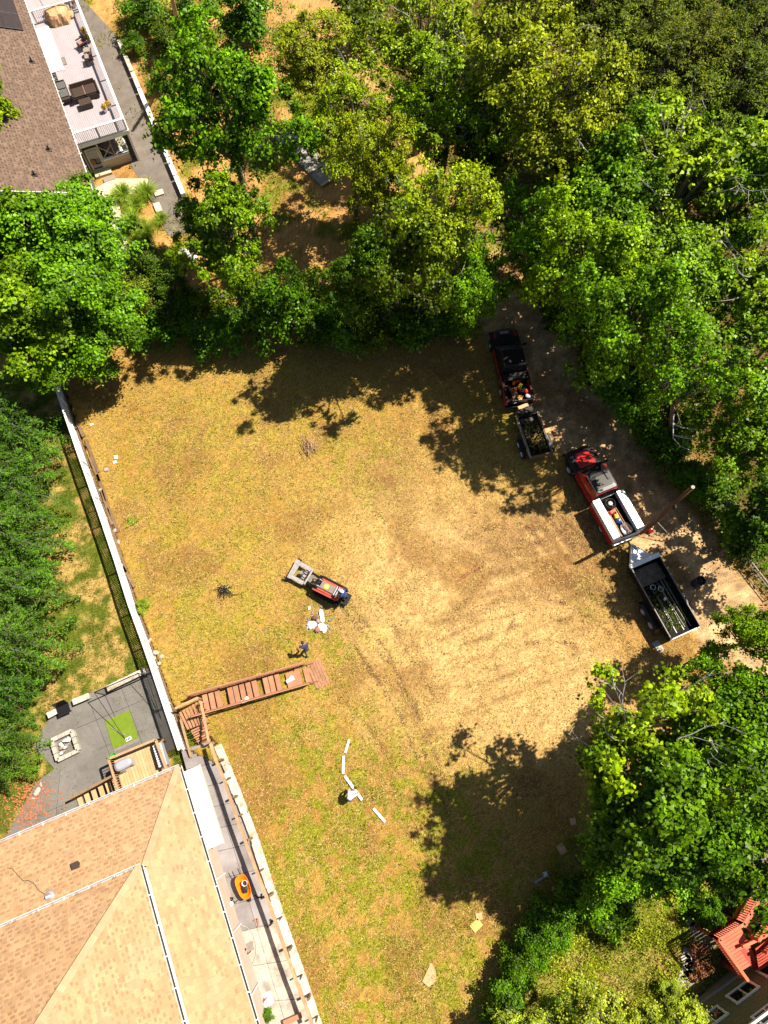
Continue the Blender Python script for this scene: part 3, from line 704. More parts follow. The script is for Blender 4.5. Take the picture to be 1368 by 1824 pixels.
def roof_part(parent, corners, m, **kw):
    """corners in the house frame, first two along the eave"""
    M = plane_M(corners[0], Vector(corners[1]) - Vector(corners[0]), Vector(corners[2]) - Vector(corners[1]))
    if (M.to_3x3() @ Vector((0, 0, 1))).z < 0:
        M = plane_M(corners[1], Vector(corners[0]) - Vector(corners[1]), Vector(corners[2]) - Vector(corners[1]))
    shingle_roof(parent, ccw(to_plane(M, corners)), M, m, **kw)

# ------------------------------------------------------------------ tan house, lower left
ZE = 4.6; HA = R(22.6)
A0 = G(318, 1366, ZE); HL = frame((A0.x, A0.y, 0), HA); HLi = HL.inverted()
def hl(px, py, z): p = HLi @ G(px, py, z); return (p.x, p.y, z)
house = thing('house', 'two storey house with a tan shingled hip roof and white gutters at the lower left', 'house', (A0.x, A0.y, 0), HA)
zi = 6.1; ZU = zi + .95; u = hl(249, 1543, ZU); ax, ay_ = u[0] - .05, u[1] - .05
mS = M_['shing_l']
nearp = Vector((0, 0, 0))
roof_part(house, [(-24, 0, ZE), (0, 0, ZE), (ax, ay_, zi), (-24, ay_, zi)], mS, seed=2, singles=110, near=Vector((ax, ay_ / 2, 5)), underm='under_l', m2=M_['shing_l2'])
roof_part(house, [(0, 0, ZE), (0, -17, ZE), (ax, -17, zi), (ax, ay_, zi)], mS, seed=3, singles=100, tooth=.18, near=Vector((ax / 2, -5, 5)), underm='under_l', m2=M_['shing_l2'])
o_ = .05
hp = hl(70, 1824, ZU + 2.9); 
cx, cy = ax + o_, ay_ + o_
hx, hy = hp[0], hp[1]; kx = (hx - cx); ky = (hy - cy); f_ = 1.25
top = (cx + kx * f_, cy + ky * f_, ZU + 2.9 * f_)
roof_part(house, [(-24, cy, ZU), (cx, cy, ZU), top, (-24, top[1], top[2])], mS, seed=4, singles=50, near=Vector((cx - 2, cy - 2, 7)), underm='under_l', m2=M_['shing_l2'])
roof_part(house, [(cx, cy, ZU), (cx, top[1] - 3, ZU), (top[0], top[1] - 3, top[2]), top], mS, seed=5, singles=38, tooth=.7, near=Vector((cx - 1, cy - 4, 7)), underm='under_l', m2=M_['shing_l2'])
for a_, c_ in (((0, 0, ZE), (ax, ay_, zi)), ((cx, cy, ZU), top)):
    a_ = Vector(a_); c_ = Vector(c_); n = int((c_ - a_).length / .22)
    for i in range(n):
        p0 = a_.lerp(c_, i / n); p1 = a_.lerp(c_, (i + 1.15) / n)
        b = MB(); b.beam(p0 + Vector((0, 0, .085)), p1 + Vector((0, 0, .070)), .34, .025); obj('hip_cap', b, M_['hipcap'], house)
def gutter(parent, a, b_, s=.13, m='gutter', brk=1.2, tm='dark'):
    a = Vector(a); b_ = Vector(b_); d = (b_ - a).normalized(); n = Vector((d.y, -d.x, 0))
    g = MB()
    g.beam(a + n * 0.0, b_ + n * 0.0, .012, .12); g.beam(a + n * s, b_ + n * s, .018, .12); g.beam(a + n * s / 2 - Vector((0, 0, .055)), b_ + n * s / 2 - Vector((0, 0, .055)), s - .02, .012)
    go = obj('gutter', g, M_[m], parent)
    obj('gutter_trough', MB().beam(a + n * s / 2 - Vector((0, 0, .02)), b_ + n * s / 2 - Vector((0, 0, .02)), s - .03, .012), M_[tm], go)  # bed strip; its dark default paints in the trough's shadow and leaf debris
    L_ = (b_ - a).length; k = int(L_ / brk)
    for i in range(1, k): 
        q = a + d * (i * L_ / k); h = MB(); h.beam(q - n * .12 + Vector((0, 0, .065)), q + n * (s + .01) + Vector((0, 0, .065)), .05, .012); obj('gutter_strap', h, M_[m], go)
    return go
gutter(house, (.02, .02, ZE - .04), (-24, .02, ZE - .04), s=.10, tm='steel'); 
b = MB(); b.beam((-24, .15, ZE - .04), (-24, .15, ZE - .04 + .001), .01, .01)
def gutter_n(parent, a, b_): return gutter(parent, b_, a)
for ch in [c for c in bpy.data.objects if c.parent == house and c.name.startswith('gutter')]: pass
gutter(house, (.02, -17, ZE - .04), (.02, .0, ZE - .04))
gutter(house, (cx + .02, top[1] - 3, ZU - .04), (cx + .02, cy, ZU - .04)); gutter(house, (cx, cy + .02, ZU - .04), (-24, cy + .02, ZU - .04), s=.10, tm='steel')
b = MB(); b.box((cx - .05 - o_ , (cy + top[1] - 3) / 2, ZU - .54), (.10, abs(cy - top[1] + 3) - .3, 1.0)); b.box(((cx - 24) / 2 - .1, cy - .08 - o_, ZU - .54), (abs(cx + 24) - .4, .1, 1.0))
obj('upper_wall', b, M_['white'], house)
b = MB(); b.box((-.62, -8.9, 2.0), (.14, 16.9, 5.1)); b.box((-12.4, -.5, 2.0), (23.8, .14, 5.1)); b.box((-12, -16.9, 2), (24, .14, 5.1))
obj('wall', b, M_['pinkside'], house)
b = MB()
for i in range(30): b.box((-.53, -8.9, -.45 + i * .165), (.03, 16.8, .15), ry=.10)
obj('clapboard', b, M_['pinkside'], house, kind='stuff')
b = MB(); b.prism(ccw([(-.02, -17), (-.02, -.02), (-24, -.02), (-24, -.5), (-.5, -.5), (-.5, -17)][::-1]), ZE - .16, ZE - .12); obj('soffit', b, M_['white'], house)
for y in (-5.9, -8.6, -11.6, -14.6):
    b = MB(); b.box((-.30, y, 3.9), (.06, .16, .5)); b.tube([(-.1, y, ZE - .1), (-.46, y, ZE - .45), (-.46, y, -.5)], .045, 6); obj('downspout', b, M_['gutter'], house)
# roof vents
def roof_z_n(y): return ZE + (zi - ZE) * (y / ay_)
p = hl(135, 1541, 5.7); b = MB(); b.tube([(p[0], p[1], roof_z_n(p[1])), (p[0], p[1], roof_z_n(p[1]) + .18)], [.17, .17], 10); b.box((p[0], p[1], roof_z_n(p[1]) + .2), (.36, .32, .06)); obj('roof_vent', b, M_['wicker'], house)
p = hl(89, 1596, 5.95); zz = roof_z_n(p[1]); b = MB(); b.lathe([(.26, 0), (.24, .06), (.12, .09), (.02, .1)], 14, xf((p[0], p[1], zz + .02))); fl = obj('vent_flashing', b, M_['steel'], house)
b = MB(); b.tube([(p[0], p[1], zz), (p[0], p[1], zz + .4)], .055, 8); obj('vent_pipe', b, M_['white'], fl)
q = hl(5, 1548, 5.6); b = MB(); pts = []
for i in range(9):
    t = i / 8; x = q[0] + (p[0] - q[0]) * t; y = q[1] + (p[1] - q[1]) * t + .12 * math.sin(i * 1.7); pts.append((x, y, roof_z_n(y) + .045))
b.tube(pts, .012, 5); obj('roof_cable', b, M_['dark'], house)

# white flat canopy against the side of the house
c4 = [hl(325, 1376, 2.6), hl(358, 1380, 2.6), hl(400, 1500, 2.6), hl(362, 1522, 2.6)]
t = thing('door_canopy', 'blank white flat canopy over the narrow side patio, touching the tan roof', 'canopy', (A0.x, A0.y, 0), HA)
xr = max(c4[2][0], 1.5); xr = (c4[1][0] + c4[2][0]) / 2; ya = c4[0][1]; yb = c4[2][1]
b = MB(); b.box(((xr - .35) / 2, (ya + yb) / 2, 2.56), (xr + .35, abs(ya - yb), .08)); obj('roof_sheet', b, M_['white_hot'], t, bevel=.01)
for y in (ya - .4, yb + .4): obj('bracket', MB().beam((xr - .3, y, 2.50), (-.3, y, 2.0), .06, .06), M_['white'], t)
b = MB(); b.box((xr + .03, (ya + yb) / 2, 2.53), (.05, abs(ya - yb) + .1, .16)); obj('edge_trim', b, M_['cream'], t)

# ------------------------------------------------------------------ lower left patios
def slab_poly(name, pxs, z, m, parent=None, th=.12, inset=.012, label=None):
    P_ = ccw([tuple(G(x, y, z))[:2] for x, y in pxs]); cx_ = sum(p[0] for p in P_) / len(P_); cy_ = sum(p[1] for p in P_) / len(P_)
    Q = []
    for p in P_:
        d = Vector((cx_ - p[0], cy_ - p[1])); l = d.length; Q.append((p[0] + d.x / l * inset, p[1] + d.y / l * inset))
    return obj(name, MB().prism(Q, z - th, z), m, parent, label=label)
patio = struct(bpy.data.objects.new('patio', None)); COL.objects.link(patio)
def quad_slabs(c, nu, nv, z, m, seed=0):
    """c: four pixel corners; nu x nv slabs with recessed joints"""
    P_ = [G(x, y, z) for x, y in c]; rg = random.Random(seed)
    def at(u_, v_): return P_[0].lerp(P_[1], u_).lerp(P_[3].lerp(P_[2], u_), v_)
    for i in range(nu):
        for j in range(nv):
            q = [at(i / nu, j / nv), at((i + 1) / nu, j / nv), at((i + 1) / nu, (j + 1) / nv), at(i / nu, (j + 1) / nv)]
            ce = sum(q, Vector()) / 4; zz = z + rg.uniform(-.006, .006)
            r = ccw([tuple((p + (ce - p).normalized() * .015))[:2] for p in q])
            obj('slab', MB().prism(r, zz - (.1 if z < -.4 else .46), zz), m, patio)
zP = LOW + .06
ZS = -.15
quad_slabs([(322, 1335), (390, 1318), (459, 1500), (372, 1520)], 2, 5, ZS, M_['conc_s'], 1)
quad_slabs([(372, 1520), (459, 1500), (506, 1640), (408, 1665)], 2, 3, ZS, M_['conc_s'], 2)
quad_slabs([(408, 1665), (506, 1640), (578, 1850), (455, 1850)], 2, 3, ZS, M_['conc_w'], 3)
quad_slabs([(96, 1262), (268, 1188), (320, 1330), (150, 1400)], 3, 3, zP, M_['conc'], 4)
quad_slabs([(60, 1330), (96, 1262), (250, 1400), (200, 1480)], 2, 2, zP - .004, M_['conc'], 5)
quad_slabs([(66, 1392), (150, 1330), (215, 1480), (-30, 1560)], 2, 2, zP - .002, M_['conc'], 6)

# retaining wall along the field
rw = thing('retaining_wall', 'pale broken concrete retaining wall between the side patio and the field', 'wall')
body = MB(); cap = []
for i in range(len(WALL) - 1):
    a, b_ = WALL[i].copy(), WALL[i + 1].copy(); a.z = b_.z = 0
    d = (b_ - a).normalized(); n = Vector((-d.y, d.x, 0)); n = n if n.x < 0 else -n
    off = n * .22
    body.beam(a + off + Vector((0, 0, -.33)), b_ + off + Vector((0, 0, -.33)), .40, .66)
obj('wall_body', body, M_['found'], rw)
rg = random.Random(8)
for i in range(len(WALL) - 1):
    a, b_ = WALL[i].copy(), WALL[i + 1].copy(); a.z = b_.z = .015
    d = (b_ - a).normalized(); n = Vector((-d.y, d.x, 0)); n = n if n.x < 0 else -n
    k = 3
    for j in range(k):
        w = rg.uniform(.42, .56); p0 = a.lerp(b_, j / k + .001); p1 = a.lerp(b_, (j + 1) / k - .001)
        mb = MB(); mb.beam(p0 + n * (w / 2 - .05), p1 + n * (w / 2 - .05), w, .09 + rg.uniform(0, .01)); obj('cap_stone', mb, M_['capst'], rw)

# guard rail of weathered lumber
RPX = [(375, 1324), (385, 1355), (399, 1388), (410, 1421), (421, 1454), (437, 1498), (458, 1554), (475, 1598), (491, 1642), (509, 1695), (528, 1748), (542, 1784), (556, 1824)]
rail = thing('guard_rail', 'long weathered lumber guard rail casting a dark stripe on the side patio', 'railing')
RP = [G(x, y, 1.1) for x, y in RPX]
for a, b_ in zip(RP[:-1], RP[1:]):
    mb = MB(); mb.beam(a, b_, .17, .12); obj('rail_board', mb, M_['lumber'], rail)
for k_, a in enumerate(RP):
    w_ = .13 if k_ % 2 else .08
    mb = MB(); mb.box((a.x + .17, a.y + .05, .38), (w_, w_, 1.15), rz=HA); obj('post', mb, M_['oldwood'], rail)

# ------------------------------------------------------------------ lattice fence
for side, (f, lab) in enumerate((('p', ''),)):
    fence = thing('lattice_fence', 'long white lattice fence throwing a diamond shadow on the left lawn', 'fence')
zb, zt = LOW + .05, 1.4
for i in range(len(FENCE) - 1):
    a = FENCE[i].copy(); b_ = FENCE[i + 1].copy(); a.z = b_.z = 0; Lg = (b_ - a).length; d = (b_ - a) / Lg
    K = Matrix(((d.x, -d.y, 0, a.x), (d.y, d.x, 0, a.y), (0, 0, 1, 0), (0, 0, 0, 1)))
    pn = MB(); s = .19; H_ = zt - zb - .12
    reg_ = [(0.06, zb + .06), (Lg - .06, zb + .06), (Lg - .06, zt - .06), (.06, zt - .06)]
    for sg, yo in ((1, .012), (-1, -.012)):
        x = -H_ - 1
        while x < Lg + H_ + 1:
            p0 = (x, zb + .06); p1 = (x + sg * H_, zt - .06)
            w = .030
            q = clip_poly(ccw([(p0[0] - w, p0[1]), (p0[0] + w, p0[1]), (p1[0] + w, p1[1]), (p1[0] - w, p1[1])]), reg_)
            if len(q) >= 3:
                n = len(q); vs = [(v[0], yo - .005, v[1]) for v in q] + [(v[0], yo + .005, v[1]) for v in q]
                pn.add(vs, [tuple(range(n)), tuple(range(n, 2 * n))[::-1]] + [(j, (j + 1) % n, n + (j + 1) % n, n + j) for j in range(n)], K)
            x += s
    obj('lattice_panel', pn, M_['white'], fence, kind='stuff')
    for z in (zb + .03, zt - .03, (zb + zt) / 2): obj('panel_rail', MB().box((Lg / 2, 0, z), (Lg, .05, .07), K), M_['white'], fence)
    fr = MB(); fr.box((Lg / 2, 0.0, zt + .02), (Lg, .13, .04), K); obj('top_cap', fr, M_['white'], fence)
    po = MB(); po.box((a.x, a.y, (zb + zt) / 2 - .1), (.11, .11, zt - zb + .35), rz=math.atan2(d.y, d.x)); obj('fence_post', po, M_['white'], fence)
    # sand bank retained board
    bd = MB(); bd.box((Lg / 2, .09, -.28), (Lg, .06, .66), K); obj('kick_board', bd, M_['oldwood'], fence)
rg = random.Random(4)
for px, py, qx, qy in ((113, 737, 124, 748), (140, 817, 160, 832), (161, 882, 184, 894)):
    b = MB(); b.tube([G(px, py, 1.45), (G(px, py, 1.3) + G(qx, qy, .5)) / 2 + Vector((0, 0, .15)), G(qx, qy, .1)], [.02, .025, .03], 5)
    tag(obj('fallen_branch', b, M_['oldwood']), {113: 'bent brown branch hooked over the fence, highest of three', 140: 'bent brown branch hooked over the fence, middle of three', 161: 'bent brown branch over the fence touching the old timbers, lowest of three'}[px], 'branch')

# old landscape timbers beside the fence
TP = [(136, 750, 149, 778), (153, 783, 175, 842), (160, 815, 178, 858), (173, 845, 190, 893), (181, 872, 200, 935), (193, 905, 211, 948), (200, 945, 225, 1020), (214, 1000, 240, 1046)]
TL = ['short old timber at the upper end of the edging row by the fence', 'dark timber next below the short one in the edging row', 'thin timber lying beside the second one', 'split timber below the two small white papers',
      'long brown timber halfway down the edging row', 'timber with a pale stone block at its upper end', 'long timber just below the grey blocks by the fence', 'lowest timber of the edging row, above the lime bush']
for (x0, y0, x1, y1), lab in zip(TP, TL):
    a = G(x0, y0, .06); b_ = G(x1, y1, .06); mb = MB(); mb.beam(a, b_, .2, .13)
    tag(obj('landscape_timber', mb, M_['oldwood'], bevel=.02), lab, 'timber', 'old edging timbers beside the fence')
for i, (x, y, s, lab) in enumerate([(180, 873, .16, 'small tan block on the edging timbers, uppermost'), (206, 945, .17, 'grey block at the end of a timber by the fence'), (211, 966, .15, 'pale block on the edging timber below the grey one'), (278, 1163, .2, 'white block in the rubble by the fence'),
                         (288, 1170, .17, 'grey rubble block right of the white one'), (276, 1172, .12, 'small rubble stone below the white block'), (284, 1182, .14, 'lowest rubble stone, by the fence corner'), (268, 1140, .15, 'stone at the upper end of the rubble by the fence')]):
    g = G(x, y, 0); mb = MB().ball((0, 0, s * .4), (s, s * .75, s * .5), 7, 4, jit=.22, seed=i)
    tag(place(obj('rubble_stone', mb, M_['stone_w']), g, i), lab, 'stone')

# ------------------------------------------------------------------ wooden stair walkway
st = thing('stair_walkway', 'reddish brown wooden stair walkway crossing the field edge to the lattice fence', 'stairs')
S0 = G(341, 1259, .45); S1 = G(562, 1197, .06)
dS = (S1 - S0); dh = Vector((dS.x, dS.y, 0)).normalized(); nS = Vector((-dh.y, dh.x, 0)); wS = .98
ks = [.115, .165, .215, .315, .36, .41, .46, .51, .60, .645, .695, .86]
for k in ks:
    p = S0.lerp(S1, k); mb = MB(); mb.beam(p - nS * wS / 2 + Vector((0, 0, rg.uniform(-.01, .01))), p + nS * wS / 2, .30, .05); obj('tread', mb, M_['redwood'], st)
for k in (.785, .82, .93):
    p = S0.lerp(S1, k); mb = MB(); mb.beam(p - nS * wS / 2, p + nS * wS / 2 * .8, .34, .05); obj('tread', mb, M_['redwood'], st)
for sg in (-1, 1):
    mb = MB(); mb.beam(S0 + nS * sg * .56 - Vector((0, 0, .12)) - dh * .2, S1 + nS * sg * .56 - Vector((0, 0, .02)), .05, .26); obj('stringer', mb, M_['darkred'], st)
    o1 = Vector((0, 0, .62)); a = S0 + nS * sg * .60 + o1; b_ = S1 + nS * sg * .60 + o1 - dh * .5
    mb = MB(); mb.beam(a, b_, .10, .05); obj('handrail', mb, M_['darkred'], st)
    mb = MB(); mb.beam(a + nS * sg * .055 + Vector((0, 0, .03)), b_ + nS * sg * .055 + Vector((0, 0, .03)), .035, .025); obj('rail_edge', mb, M_['lumber'], st)
    mb = MB(); mb.beam(a - Vector((0, 0, .3)), b_ - Vector((0, 0, .3)), .04, .16); obj('mid_rail', mb, M_['darkred'], st)
    for k in (0, .25, .5, .75, .98):
        q = a.lerp(b_, k); mb = MB(); mb.box((q.x, q.y, q.z / 2 - .05), (.09, .09, q.z + .05), rz=math.atan2(dh.y, dh.x)); obj('post', mb, M_['darkred'], st)
# landing and the steps down to the patio
L4 = [G(318, 1270, .45), G(358, 1246, .45), G(371, 1286, .45), G(333, 1300, .45)]
nb = 7
for i in range(nb):
    a = L4[0].lerp(L4[1], (i + .5) / nb); b_ = L4[3].lerp(L4[2], (i + .5) / nb)
    mb = MB(); mb.beam(a, b_, .135, .04); obj('landing_board', mb, M_['redwood'], st)
e0 = (L4[3] + L4[2]) / 2; dd_ = ((L4[3] + L4[2]) / 2 - (L4[0] + L4[1]) / 2).normalized(); nn_ = Vector((-dd_.y, dd_.x, 0))
for i in range(4):
    p = e0 + dd_ * (.16 + .25 * i) + Vector((0, 0, -.2 * (i + 1)))
    for j in (-.07, .07):
        mb = MB(); mb.beam(p + dd_ * j - nn_ * .5, p + dd_ * j + nn_ * .5, .10, .04); obj('step_board', mb, M_['redwood'], st)
for px0, py0, px1, py1, z0_, z1_ in ((358, 1250, 372, 1322, 1.15, .85), (312, 1262, 352, 1243, 1.15, 1.15), (322, 1282, 340, 1348, .5, .0)):
    mb = MB(); mb.beam(G(px0, py0, z0_), G(px1, py1, z1_), .14, .05); obj('landing_rail', mb, M_['lumber'], st)
    for pp, zz in ((G(px0, py0, z0_), z0_), (G(px1, py1, z1_), z1_)):
        mb = MB(); mb.box((pp.x, pp.y, (zz + LOW) / 2), (.09, .09, zz - LOW)); obj('post', mb, M_['lumber'], st)
for i in range(5):
    x = 363 + i * 2.2; y = 1262 + i * 12; a = G(x, y, 1.1 - i * .06); mb = MB(); mb.box((a.x, a.y, a.z - .5), (.04, .04, 1.0)); obj('baluster', mb, M_['redwood'], st)
bd = thing('plank_platform', 'pinkish plank platform lying on the grass at the foot of the stair walkway', 'platform', G(567, 1200, .05), ang(G(560, 1180), G(578, 1222)))
for i in range(5):
    mb = MB(); mb.box((0, -.36 + i * .18, 0), (1.62, .165, .05)); obj('board', mb, M_['redwood'], bd)
for (x, y, s, a_, lab) in ((517, 1211, (.5, .2, .012), .5, 'crumpled pale paper on the lower treads of the walkway'), (437, 1248, (.45, .2, .012), .4, 'faded pale sheet on the middle treads of the walkway')):
    g = G(x, y, .30); mb = MB().box((0, 0, 0), s); mb.box((.12, .1, .02), (.2, .15, .012), rz=.4, rx=.3); tag(place(obj('paper_sheet', mb, M_['white']), g, a_), lab, 'paper')

# ------------------------------------------------------------------ things on the side patio
wb = thing('wheelbarrow', 'wheelbarrow with an orange yellow tub on the side patio', 'wheelbarrow', G(437, 1577, ZS), ang(G(425, 1548), G(440, 1588)), None, (.88, .84, .9))
def tubring(L_, W_, z, x0=0, r=.2, n=20):
    out = []
    for k in range(n):
        a = 2 * math.pi * k / n; c = math.cos(a); s_ = math.sin(a)
        out.append((x0 + L_ * abs(c) ** .7 * (1 if c > 0 else -1), W_ * abs(s_) ** .7 * (1 if s_ > 0 else -1) * (1 - .12 * c), z))
    return out
mb = MB().rings([tubring(.42, .22, .32), tubring(.56, .32, .50), tubring(.70, .40, .66), tubring(.74, .43, .67), tubring(.70, .395, .65), tubring(.54, .30, .50), tubring(.38, .19, .35)]); obj('tub', mb, M_['tub'], wb, smooth=True)
for sg in (-1, 1):
    mb = MB().tube([(.75, sg * .1, .28), (0, sg * .24, .30), (-.75, sg * .3, .55), (-1.12, sg * .33, .60)], .028, 6); obj('handle', mb, M_['black'], wb)
    mb = MB().tube([(-.25, sg * .26, .33), (-.35, sg * .28, .02), (-.55, sg * .28, .02), (-.5, sg * .28, .42)], .02, 6); obj('leg', mb, M_['black'], wb)
mb = MB().lathe([(.06, -.05), (.17, -.05), (.20, 0), (.17, .05), (.06, .05)], 16, xf((.78, 0, .2), 0, R(90), 0)); obj('wheel', mb, M_['rubber'], wb, smooth=True)
obj('load', MB().ball((.12, .02, .60), (.30, .2, .07), 10, 5, jit=.2, seed=4), M_['hair'], wb)
bk = thing('bucket', 'small white bucket with dark contents inside the orange wheelbarrow', 'bucket', G(436, 1573, .44))
mb = MB().lathe([(.12, -.25), (.15, .12), (.14, .12), (.115, -.1)], 14); obj('pail', mb, M_['white'], bk); mb = MB().lathe([(.0, -.02), (.14, -.02)], 14, cap=False); obj('contents', mb, M_['hair'], bk)
for (x, y, lab, dx) in ((418, 1600, 'black metal plate stand with a white ball on the side patio', 0), (441, 1690, 'black folding stand on a dark mat beside the hose', 1)):
    t = thing('tool_stand', lab, 'stand', G(x, y, ZS), R(20)); mb = MB().box((.08, .05, .03), (.5, .42, .03)); obj('mat', mb, M_['hood'], t)
    mb = MB(); mb.beam((-.35, -.25, .03), (.05, .1, .6), .07, .06); mb.beam((-.35, .15, .03), (.05, .1, .6), .07, .06); mb.beam((-.2, -.25, .1), (.25, -.1, .55), .05, .05); obj('frame', mb, M_['black'], t)
    if not dx:
        mb = MB().ball((-.12, -.14, .60), .13, 12, 8); obj('ball', mb, M_['white'], t, smooth=True)
t = thing('white_board', 'square white board with dark crossed sticks at the lower end of the patio', 'board', G(475, 1780, ZS), R(22)); mb = MB().box((0, 0, .03), (.62, .6, .04)); obj('panel', mb, M_['white'], t)
mb = MB(); mb.beam((-.5, -.2, .1), (.1, .1, .12), .05, .04); mb.beam((-.45, -.5, .1), (-.05, .15, .14), .05, .04); obj('stick', mb, M_['oldwood'], t)
mb = MB().tube([G(x, y, ZS + .03) for x, y in ((417, 1643), (428, 1647), (440, 1652), (450, 1663), (455, 1680), (456, 1700), (450, 1717), (445, 1730))], .018, 6); tag(obj('garden_hose', mb, M_['stone_w']), 'thin garden hose curling over the side patio', 'hose')
mb = MB().ball((0, 0, .12), (.13, .1, .12), 8, 5, jit=.1); tag(place(obj('red_can', mb, M_['red']), G(382, 1527, ZS)), 'little red can under the corner of the white canopy', 'can')
mb = MB().ball((0, 0, .08), (.10, .10, .08), 8, 5); tag(place(obj('black_pot', mb, M_['black']), G(386, 1540, ZS)), 'little black pot below the red can by the house wall', 'pot')
for (x, y, k, lab) in ((463, 1598, 0, 'dark clamp lying at the foot of the guard rail'), (484, 1644, 1, 'black hook by the guard rail below the clamp'), (459, 1640, 2, 'reddish trowel under the shadow of the rail'), ):
    mb = MB(); mb.box((0, 0, .05), (.25, .08, .07)); mb.box((.1, .08, .05), (.07, .2, .07)); mb.tube([(-.12, 0, .05), (-.3, .1, .05)], .025, 5); tag(place(obj('hand_tool', mb, M_['black' if k < 2 else 'rust']), G(x, y, ZS), k), lab, 'tool')
tree('shrub_a', 470, 1812, .4, .55, 'small leafy plant at the bottom end of the side patio', 'plant', 'potted_plant', base=ZS)
mb = MB(); mb.beam(G(505, 1822, .05), G(537, 1808, .05), .25, .2); tag(obj('timber_block', mb, M_['redwood'], bevel=.02), 'short reddish timber at the bottom end of the side patio', 'timber')

# ------------------------------------------------------------------ things on the left patio
zp = LOW + .07
mt = thing('putting_mat', 'green artificial turf putting mat on the left patio', 'mat', G(217, 1301, zp), ang(G(190, 1285), G(233, 1266)))
mb = MB().box((0, .06, .012), (1.55, 1.75, .024)); obj('turf', mb, M_['turf'], mt); mb = MB().box((.02, -.92, .012), (1.55, .18, .02)); obj('border', mb, M_['hood'], mt)
mb = MB().beam(G(194, 1294, zp + .06), G(222, 1309, zp + .06), .03, .03); mb.box(tuple(G(222, 1309, zp + .06)), (.12, .06, .05)); tag(obj('golf_putter', mb, M_['steel']), 'golf putter lying on the green mat', 'golf club')
g = G(229, 1316, zp + .05); t = thing('cup_tray', 'little white practice tray on the green mat', 'tray', g, .5); mb = MB().box((0, 0, .0), (.34, .2, .03)); obj('tray', mb, M_['white'], t)
mb = MB()
for i in range(3): mb.box((-.1 + i * .1, 0, .03), (.06, .13, .03))
obj('slot', mb, M_['blue'], t)
# ball net frame
nt_ = thing('practice_net', 'tall frame with a fine black net standing across the left patio', 'net')
bp = [G(187, 1238, zp), G(262, 1205, zp), G(287, 1280, zp), G(224, 1318, zp)]
nz = 1.7
tp = [Vector((p.x, p.y, zp + nz)) for p in bp]
mb = MB()
for a, b_ in zip(bp[:2], tp[:2]): mb.tube([a, b_], .03, 6)
mb.tube([tp[0], tp[1]], .03, 6); mb.tube([bp[0], bp[1]], .03, 6); mb.tube([tp[0], bp[3]], .018, 5); mb.tube([tp[1], bp[2]], .018, 5); mb.tube([bp[0], bp[3]], .02, 5); mb.tube([bp[1], bp[2]], .02, 5)
obj('frame', mb, M_['black'], nt_)
mb = MB()
for i in range(22):
    a = bp[0].lerp(bp[1], i / 21); b_ = tp[0].lerp(tp[1], i / 21); mb.beam(a, b_, .006, .006)
for i in range(14):
    a = bp[0].lerp(tp[0], i / 13); b_ = bp[1].lerp(tp[1], i / 13); mb.beam(a, b_, .006, .006)
obj('netting', mb, M_['net'], nt_, kind='stuff')
# fire pit
fp = thing('fire_pit', 'square stone fire pit full of pale ash and scraps on the left patio', 'fire pit', G(119, 1328, zp), ang(G(104, 1340), G(135, 1325)))
for sx, sy, dx, dy in ((0, .62, 1.0, .0), (0, -.62, 1.0, 0), (.62, 0, 0, 1.0), (-.62, 0, 0, 1.0)):
    for k in range(3):
        off = (k - 1) * .42
        mb = MB().box((sx + (off if dx else 0), sy + (off if dy else 0), .18), ((.40 if dx else .24), (.40 if dy else .24), .36)); obj('block', mb, M_['stone_w'], fp, bevel=.02)
for k in range(14):
    mb = MB().ball((rg.uniform(-.36, .36), rg.uniform(-.36, .36), .2 + rg.uniform(0, .1)), (rg.uniform(.08, .2), rg.uniform(.05, .12), .05), 7, 4, jit=.3, seed=k); obj('ash_lump', mb, M_['white' if k % 3 else 'cush'], fp)
for (x0, y0, x1, y1, lab) in ((84, 1275, 104, 1264, 'short pale bench block, left of the dark seat'), (129, 1251, 158, 1239, 'pale bench block right of the dark seat'), (190, 1227, 258, 1194, 'long pale stone bench in front of the practice net')):
    a = G(x0, y0, zp + .42); b_ = G(x1, y1, zp + .42); t = thing('stone_bench', lab, 'bench', (a + b_) / 2 - Vector((0, 0, .42)), ang(a, b_)); l = (b_ - a).length
    mb = MB().box((0, 0, .38), (l, .36, .08)); obj('seat', mb, M_['capst'], t, bevel=.015)
    for s_ in (-1, 1): mb = MB().box((s_ * l * .36, 0, .17), (.25, .28, .34)); obj('leg', mb, M_['stone'], t)
t = thing('folding_chair', 'black folding chair at the patio edge under the evergreen', 'chair', G(118, 1265, zp), R(25))
mb = MB().box((0, 0, .42), (.75, .6, .05)); obj('seat', mb, M_['black'], t); mb = MB().box((0, .34, .7), (.75, .05, .55), rx=-.25); obj('backrest', mb, M_['black'], t)
for sx in (-.34, .34):
    mb = MB(); mb.beam((sx, -.3, 0), (sx, .3, .42), .03, .03); mb.beam((sx, .3, 0), (sx, -.3, .42), .03, .03); obj('leg', mb, M_['steel'], t)
mb = MB().lathe([(.17, 0), (.22, .28), (.20, .28), (.15, .04)], 14); t = thing('watering_can', 'bright green plastic watering can by the deck corner', 'watering can', G(205, 1348, zp)); obj('body', mb, M_['green'], t)
mb = MB().tube([(.15, 0, .1), (.38, .08, .32)], [.04, .025], 6); mb.tube([(-.2, 0, .25), (-.3, 0, .38), (0, 0, .42), (.12, 0, .28)], .02, 5); mb.ball((.3, -.05, .18), (.2, .12, .12), 8, 5); obj('spout', mb, M_['green'], t)
